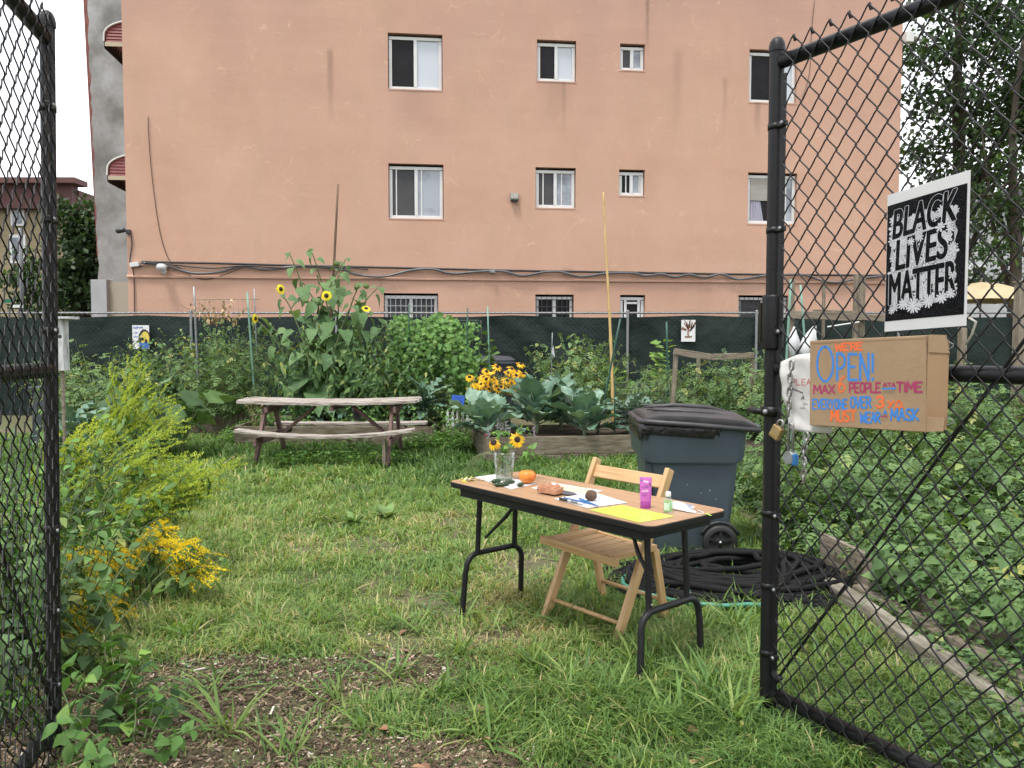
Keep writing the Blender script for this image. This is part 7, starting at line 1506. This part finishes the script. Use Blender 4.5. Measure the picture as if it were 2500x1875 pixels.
# ---- stroke lettering
FONT = {'A': [[(0, 0), (.5, 1), (1, 0)], [(.2, .38), (.8, .38)]], 'E': [[(1, 1), (0, 1), (0, 0), (1, 0)], [(0, .52), (.75, .52)]], 'I': [[(.5, 1), (.5, 0)]], 'K': [[(0, 0), (0, 1)], [(.95, 1), (.05, .48), (1, 0)]], 'L': [[(0, 1), (0, 0), (1, 0)]], 'M': [[(0, 0), (.08, 1), (.5, .35), (.92, 1), (1, 0)]], 'N': [[(0, 0), (0, 1), (1, 0), (1, 1)]],
        'O': [[(.5 + .5 * math.cos(R(90 + 24 * k)), .5 + .5 * math.sin(R(90 + 24 * k))) for k in range(16)]], 'P': [[(0, 0), (0, 1), (.55, 1), (.9, .88), (.98, .72), (.85, .54), (.5, .45), (.02, .44)]], 'R': [[(0, 0), (0, 1), (.55, 1), (.9, .86), (.9, .66), (.55, .5), (.02, .48)], [(.35, .48), (1, 0)]], 'S': [[(.95, .85), (.7, 1), (.3, 1), (.06, .82), (.15, .6), (.8, .42), (.95, .2), (.7, 0), (.28, 0), (.02, .15)]], 'T': [[(0, 1), (1, 1)], [(.5, 1), (.5, 0)]], 'U': [[(0, 1), (.02, .25), (.25, 0), (.75, 0), (.98, .25), (1, 1)]], 'V': [[(0, 1), (.5, 0), (1, 1)]], 'W': [[(0, 1), (.2, 0), (.5, .75), (.8, 0), (1, 1)]], 'X': [[(0, 0), (1, 1)], [(0, 1), (1, 0)]], 'Y': [[(0, 1), (.5, .5), (1, 1)], [(.5, .5), (.5, 0)]],
        '6': [[(.85, 1.0), (.45, .8), (.1, .42), (.05, .2), (.25, .02), (.6, 0), (.92, .15), (.95, .34), (.7, .5), (.35, .48), (.1, .3)]], '3': [[(.05, .9), (.5, 1), (.9, .85), (.8, .6), (.4, .52), (.85, .42), (.98, .2), (.7, .02), (.3, 0), (.02, .12)]], '!': [[(.5, 1), (.5, .3)], [(.5, .06), (.5, 0)]], "'": [[(.5, 1), (.45, .7)]], 'y': [[(0, .75), (.45, .3)], [(.95, .8), (.1, 0)]], 'o': [[(.5 + .5 * math.cos(R(90 + 30 * k)), .4 + .35 * math.sin(R(90 + 30 * k))) for k in range(13)]], '.': [[(.5, .06), (.55, 0)]]}
class Ink:
    def __init__(s, parent, mat, mw, name): s.mb = MB(); s.k = 0; s.a = (name, mat, parent, mw)
    def word(s, txt, box, mapf, wid, gap=.22, jit=.03, seed=1, slant=0):
        x0, y0, x1, y1 = box; rd = random.Random(seed); wd = {'I': .25, '!': .2, "'": .15, '.': .15, 'M': 1.25, 'W': 1.25}; tot = sum(wd.get(c, 1) for c in txt) + gap * (len(txt) - 1); x = 0
        for c in txt:
            w_ = wd.get(c, 1)
            if c in FONT:
                for st_ in FONT[c]:
                    P = []
                    for (u, v) in st_:
                        fx = (x + u * w_) / tot; yy = v + rd.uniform(-jit, jit); P.append(mapf(x0 + (x1 - x0) * fx + rd.uniform(-jit, jit) * 25, y1 + (y0 - y1) * yy + slant * fx))
                    s.k += 1; ribbon(s.mb, P, wid, .0005 + .00002 * s.k)
            x += w_ + gap
        s.flush()
    def flush(s):
        s.mb.build(*s.a); s.mb = MB()
mL = frame(g0 + ncam * .058, gdir, ncam); ik = Ink(ws, M('faded_red_ink', (.50, .10, .10)), mL, 'red_lettering'); ik.word('PLEA', (262, 580, 470, 645), wz, .0035, gap=.45, seed=2)
ik = Ink(ws, M('grey_ink', (.14, .13, .13)), mL, 'grey_lettering'); GI = ik.a[1]
for w_, bx in (('tho', (392, 842, 445, 868)), ('other', (352, 890, 412, 914))):
    (xa_, ya_), (xb_, yb_) = wz(bx[0], bx[3]), wz(bx[2], bx[1]); text_fit(ws, 'grey_lettering', w_, (xa_, ya_, xb_, yb_), mL, .0008, GI, .01)
ribbon(ik.mb, [wz(250, 650), wz(285, 695), wz(330, 710), wz(385, 735)], .006, .002); ik.flush(); ribbon(ik.mb, [wz(375, 805), wz(395, 770), wz(400, 805)], .006, .0022); ik.flush()

# ================================================================== CARDBOARD SIGN
CARD = M('corrugated_cardboard', (.32, .215, .125), (.38, .26, .155), scale=4, stretch=(1, 1, 10), rough=.85, bump=.15, bscale=40); CARDD = M('cardboard_flap', (.31, .19, .10), (.36, .235, .13), scale=5, rough=.85)
COFF = .085
cq = [gp(*zm(*q), COFF) for q in ((447, 147), (1757, 84), (1757, 1180), (442, 1100))]; c_o = g0 + ncam * COFF
mC = frame(c_o, gdir, ncam); cs = thing('cardboard_sign', gpt(2120, 1040, COFF), 'brown cardboard box sign lettered in blue orange and crimson', 'sign', mw=mC); TK = .045
fr_ = [(s_, z) for s_, z in cq]; fr_ = [fr_[3], fr_[2], fr_[1], fr_[0]]
MB().prism(fr_, -TK, 0).build('front_panel', CARD, cs, mC, bevel=.003)
sR = (cq[1][0] + cq[2][0]) / 2; fz0, fz1 = cq[2][1], cq[1][1]
MB().add([(sR + .001, fz0 + .004, -.003), (sR + .055, fz0 + .012, -.03), (sR + .055, fz1 - .02, -.03), (sR + .045, fz1 - .004, -.022), (sR + .001, fz1 - .002, -.003)], [(0, 1, 2, 3, 4)]).build('side_flap', CARDD, cs, mC, solid=.005)
MB().add([(sR + .006, fz1 - .055, -.001), (sR + .06, fz1 - .058, -.026), (sR + .05, fz1 + .0, -.02), (sR + .006, fz1 + .002, -.001)], [(0, 1, 2, 3)]).build('tape_flap', CARD, cs, mC, solid=.004); MB().add([(sR + .006, fz0 + .002, -.001), (sR + .05, fz0 + .008, -.02), (sR + .052, fz0 + .05, -.022), (sR + .006, fz0 + .05, -.001)], [(0, 1, 2, 3)]).build('tape_flap', CARD, cs, mC, solid=.004)
MB().add([(cq[0][0] + .002, cq[0][1] - .012, .0008), (cq[1][0] - .002, cq[1][1] - .012, .0008), (cq[1][0] - .002, cq[1][1] - .0095, .0012), (cq[0][0] + .002, cq[0][1] - .0095, .0012)], [(0, 1, 2, 3)]).build('crease', CARDD, cs, mC)
def cz(x, y): return gp(*zm(x, y), COFF)
BLUE = M('blue_paint_marker', (.03, .20, .62), (.05, .25, .68), scale=60, rough=.6); ORG = M('orange_paint_marker', (.82, .13, .03), (.86, .18, .05), scale=60, rough=.6); CRM = M('crimson_paint_marker', (.33, .025, .10), (.40, .04, .13), scale=60, rough=.6)
B = Ink(cs, BLUE, mC, 'blue_lettering'); B.word('O', (530, 210, 712, 605), cz, .0095, jit=.012); B.word('PEN!', (755, 295, 1165, 590), cz, .0095, gap=.42, jit=.015, seed=5)
B.word('EVERYONE', (482, 808, 868, 915), cz, .0062, seed=6, gap=.3); B.word('OVER', (908, 780, 1138, 900), cz, .0066, seed=7); B.word('WEAR', (1018, 955, 1240, 1065), cz, .0066, seed=8); B.word('MASK', (1362, 915, 1672, 1040), cz, .0068, seed=9, gap=.28, slant=0); B.word('A', (1282, 932, 1312, 972), cz, .0045); ribbon(B.mb, [cz(1272, 688), cz(1418, 682)], .006, .005); B.flush()
O_ = Ink(cs, ORG, mC, 'orange_lettering'); O_.word("WE'RE", (738, 180, 1040, 262), cz, .0068, seed=10, slant=-16); O_.word('6', (768, 545, 848, 722), cz, .0066); O_.word('3', (1198, 772, 1282, 895), cz, .008); O_.word('y.o.', (1330, 800, 1500, 905), cz, .0066, gap=.1); O_.word('MUST', (688, 932, 962, 1052), cz, .0075, seed=12, gap=.32)
C_ = Ink(cs, CRM, mC, 'crimson_lettering'); C_.word('MAX', (492, 648, 728, 740), cz, .0072, seed=13); C_.word('PEOPLE', (897, 622, 1242, 728), cz, .0068, seed=14); C_.word('ATA', (1275, 622, 1410, 665), cz, .0045, seed=15); C_.word('TIME', (1428, 615, 1712, 720), cz, .0072, seed=16); ribbon(C_.mb, [cz(1258, 1000), cz(1328, 995)], .0045, .005); C_.flush()
def clip(label, px, py, rot):
    p = gpt(px, py, COFF - .03); m = frame(p, gdir, ncam); t = thing('binder_clip', p, label, 'clip', 'binder clips on the cardboard', mw=m); MB().add([(-.02, -.02, .012), (.02, -.02, .0), (.02, .02, .0), (-.02, .02, .012), (-.02, -.02, -.012), (-.02, .02, -.012)], [(0, 1, 2, 3), (4, 5, 2, 1)]).build('jaw', INK_K, t, m, solid=.002)
    for s_ in (-1, 1): MB().tube([(.02, s_ * .012, 0), (.04, s_ * .012, .008), (.055, s_ * .004, .01), (.055, -s_ * .002, .01)], .0014, 5).build('wire_lever', GALV, t, m)
clip('black binder clip at the top right of the cardboard', 2291, 843, 0); clip('black binder clip at the bottom right of the cardboard', 2291, 1025, 0)

# ================================================================== POSTER IN PLASTIC SLEEVE
POFF = .055
pq = [gp(x, y, POFF) for x, y in ((2166, 478), (2369, 416), (2369, 795), (2166, 810))]
s0 = (pq[0][0] + pq[3][0]) / 2; s1 = (pq[1][0] + pq[2][0]) / 2; zb_l, zb_r, zt_l, zt_r = pq[3][1], pq[2][1], pq[0][1], pq[1][1]; W = s1 - s0
mP = frame(g0 + ncam * POFF, gdir, ncam); ps_ = thing('protest_poster', gpt(2266, 800, POFF), 'black and white flower lettered poster in a clear sleeve', 'poster', mw=mP)
def pz(u, v, z=0.):
    zl = zb_l + (zt_l - zb_l) * v; zr_ = zb_r + (zt_r - zb_r) * v; curl = .0
    return Vector((s0 + W * u, zl + (zr_ - zl) * u, .006 + z - curl + .006 * math.sin(u * 2.6) ))
MB().grid(16, 16, lambda u, v: pz(u, v)).build('sheet', PAPER, ps_, mP, smooth=True)
MB().grid(16, 16, lambda u, v: pz(.005 + .965 * u, .075 + .845 * v, .0008)).build('black_ground', BLACKP, ps_, mP, smooth=True)
rd = random.Random(31); wp_ = MB(); ol = MB(); zc = .0012; WH = M('print_white', (.74, .74, .78), rough=.35); GRY = M('print_outline', (.10, .10, .11), rough=.35)
asp = W / ((zt_l - zb_l + zt_r - zb_r) / 2)
def pflower(u, v, r, n, z, rot):
    for k in range(n):
        a = rot + 6.2832 * k / n + rd.uniform(-.06, .06); L = r * rd.uniform(.88, 1.08); hw = L * (2.2 / n if n < 9 else 2.6 / n) * .62
        for mbx, gs, dz in ((ol, 1.10, 0), (wp_, 1., .000004)):
            P = []
            for (t_, w_) in ((.14, .25), (.4, .8), (.7, 1.), (.9, .75), (1., .2), (1., -.2), (.9, -.75), (.7, -1.), (.4, -.8), (.14, -.25)):
                x = L * t_ * (1 + (gs - 1) * .5); y = hw * w_ * (gs if gs > 1 else .93); P.append(pz(u + (x * math.cos(a) - y * math.sin(a)), v + (x * math.sin(a) + y * math.cos(a)) * asp, z + dz + 1e-7 * k))
            mbx.add(P, [tuple(range(len(P)))])
    wp_.add([pz(u + r * .16 * math.cos(6.28 * k / 8), v + r * .16 * asp * math.sin(6.28 * k / 8), z + 5e-6) for k in range(8)], [tuple(range(8))])
def edge(u, v): return .06 + .03 * math.sin(v * 25) < u < .86 + .03 * math.sin(v * 19)
cnt = 0
MB().add([pz(u, v, .001) for u, v in [(.07 + .015 * math.sin(k * 2.1), .17 + .66 * k / 14) for k in range(15)] + [(.86 + .02 * math.sin(k * 1.9), .80 - .6 * k / 14) for k in range(15)]], [tuple(range(29, -1, -1))]).build('print_halftone', M('print_grey', (.42, .42, .45), (.62, .62, .66), scale=120, rough=.4), ps_, mP)
while cnt < 260:
    u = rd.uniform(.09, .84); v = rd.uniform(.2, .80) 
    top = .80 + .06 * math.sin(u * 3.1); 
    if v > top or (u > .75 and v > .78): continue
    pflower(u, v, rd.uniform(.035, .075), rd.choice((5, 6, 9, 11, 12)), zc, rd.uniform(0, 6)); zc += .000006; cnt += 1
ol.build('flower_outline', GRY, ps_, mP); wp_.build('flower_print', WH, ps_, mP)
zl = zc + .0001
def pword(txt, u0, v0, u1, v1, rise, shear, z):
    me0 = text_mesh(txt, 1., 0., shear); co = np.array([q.co[:] for q in me0.vertices]); lo = co.min(0); hi = co.max(0); fs = [tuple(p.vertices) for p in me0.polygons]; bpy.data.meshes.remove(me0)
    for rad, mt, dz in ((.0155, WH, 0), (.0105, BLACKP, .00012)):        # bold weight: the same letters laid down a hair apart
        mb = MB()
        for k in range(13):
            a = 6.2832 * k / 12; dx, dy = (0, 0) if k == 12 else (rad * math.cos(a), rad * asp * math.sin(a) * .8)
            mb.add([pz(u0 + .012 + (u1 - u0 - .024) * (x - lo[0]) / (hi[0] - lo[0]) + dx, v0 + (v1 - v0) * (y - lo[1]) / (hi[1] - lo[1]) + rise * (x - lo[0]) / (hi[0] - lo[0]) + dy, z + dz + k * 4e-6) for x, y, _ in co], fs)
        mb.build('lettering', mt, ps_, mP)
pword('BLACK', .08, .665, .87, .87, .035, .12, zl); pword('LIVES', .13, .435, .78, .65, .03, .06, zl); pword('MATTER', .05, .195, .89, .415, .02, .0, zl)
wp_ = MB(); ol = MB(); zc = zl + .0003
for u, v, r, n in ((.38, .165, .10, 13), (.56, .19, .085, 12), (.25, .185, .075, 10), (.14, .17, .06, 8), (.72, .20, .075, 10), (.82, .22, .06, 9), (.1, .15, .05, 8), (.47, .17, .05, 8), (.68, .675, .06, 6), (.44, .635, .06, 8), (.33, .62, .05, 9), (.80, .65, .06, 8), (.84, .5, .07, 5), (.10, .52, .05, 6), (.84, .34, .05, 7)): pflower(u, v, r * .95, n, zc, rd.uniform(0, 6)); zc += .00001
ol.build('flower_outline', GRY, ps_, mP); wp_.build('flower_print', WH, ps_, mP)
SLV = clear('clear_plastic_sleeve', .0, .15)
o = MB().grid(10, 12, lambda u, v: pz(-.035 + 1.095 * u, -.035 + 1.075 * v, zc + .002 + .002 * math.sin(u * 7 + v * 5))).build('plastic_sleeve', SLV, ps_, mP, smooth=True)
MB().tube([mP @ (pz(1.03, .05, .004)), mP @ (pz(1.10, .02, .0)), mP @ (pz(1.02, -.06, -.02)), mP @ (pz(.94, -.12, -.03))], .004, 6).build('string_tie', M('pale_string', (.55, .52, .45)), ps_, smooth=True)
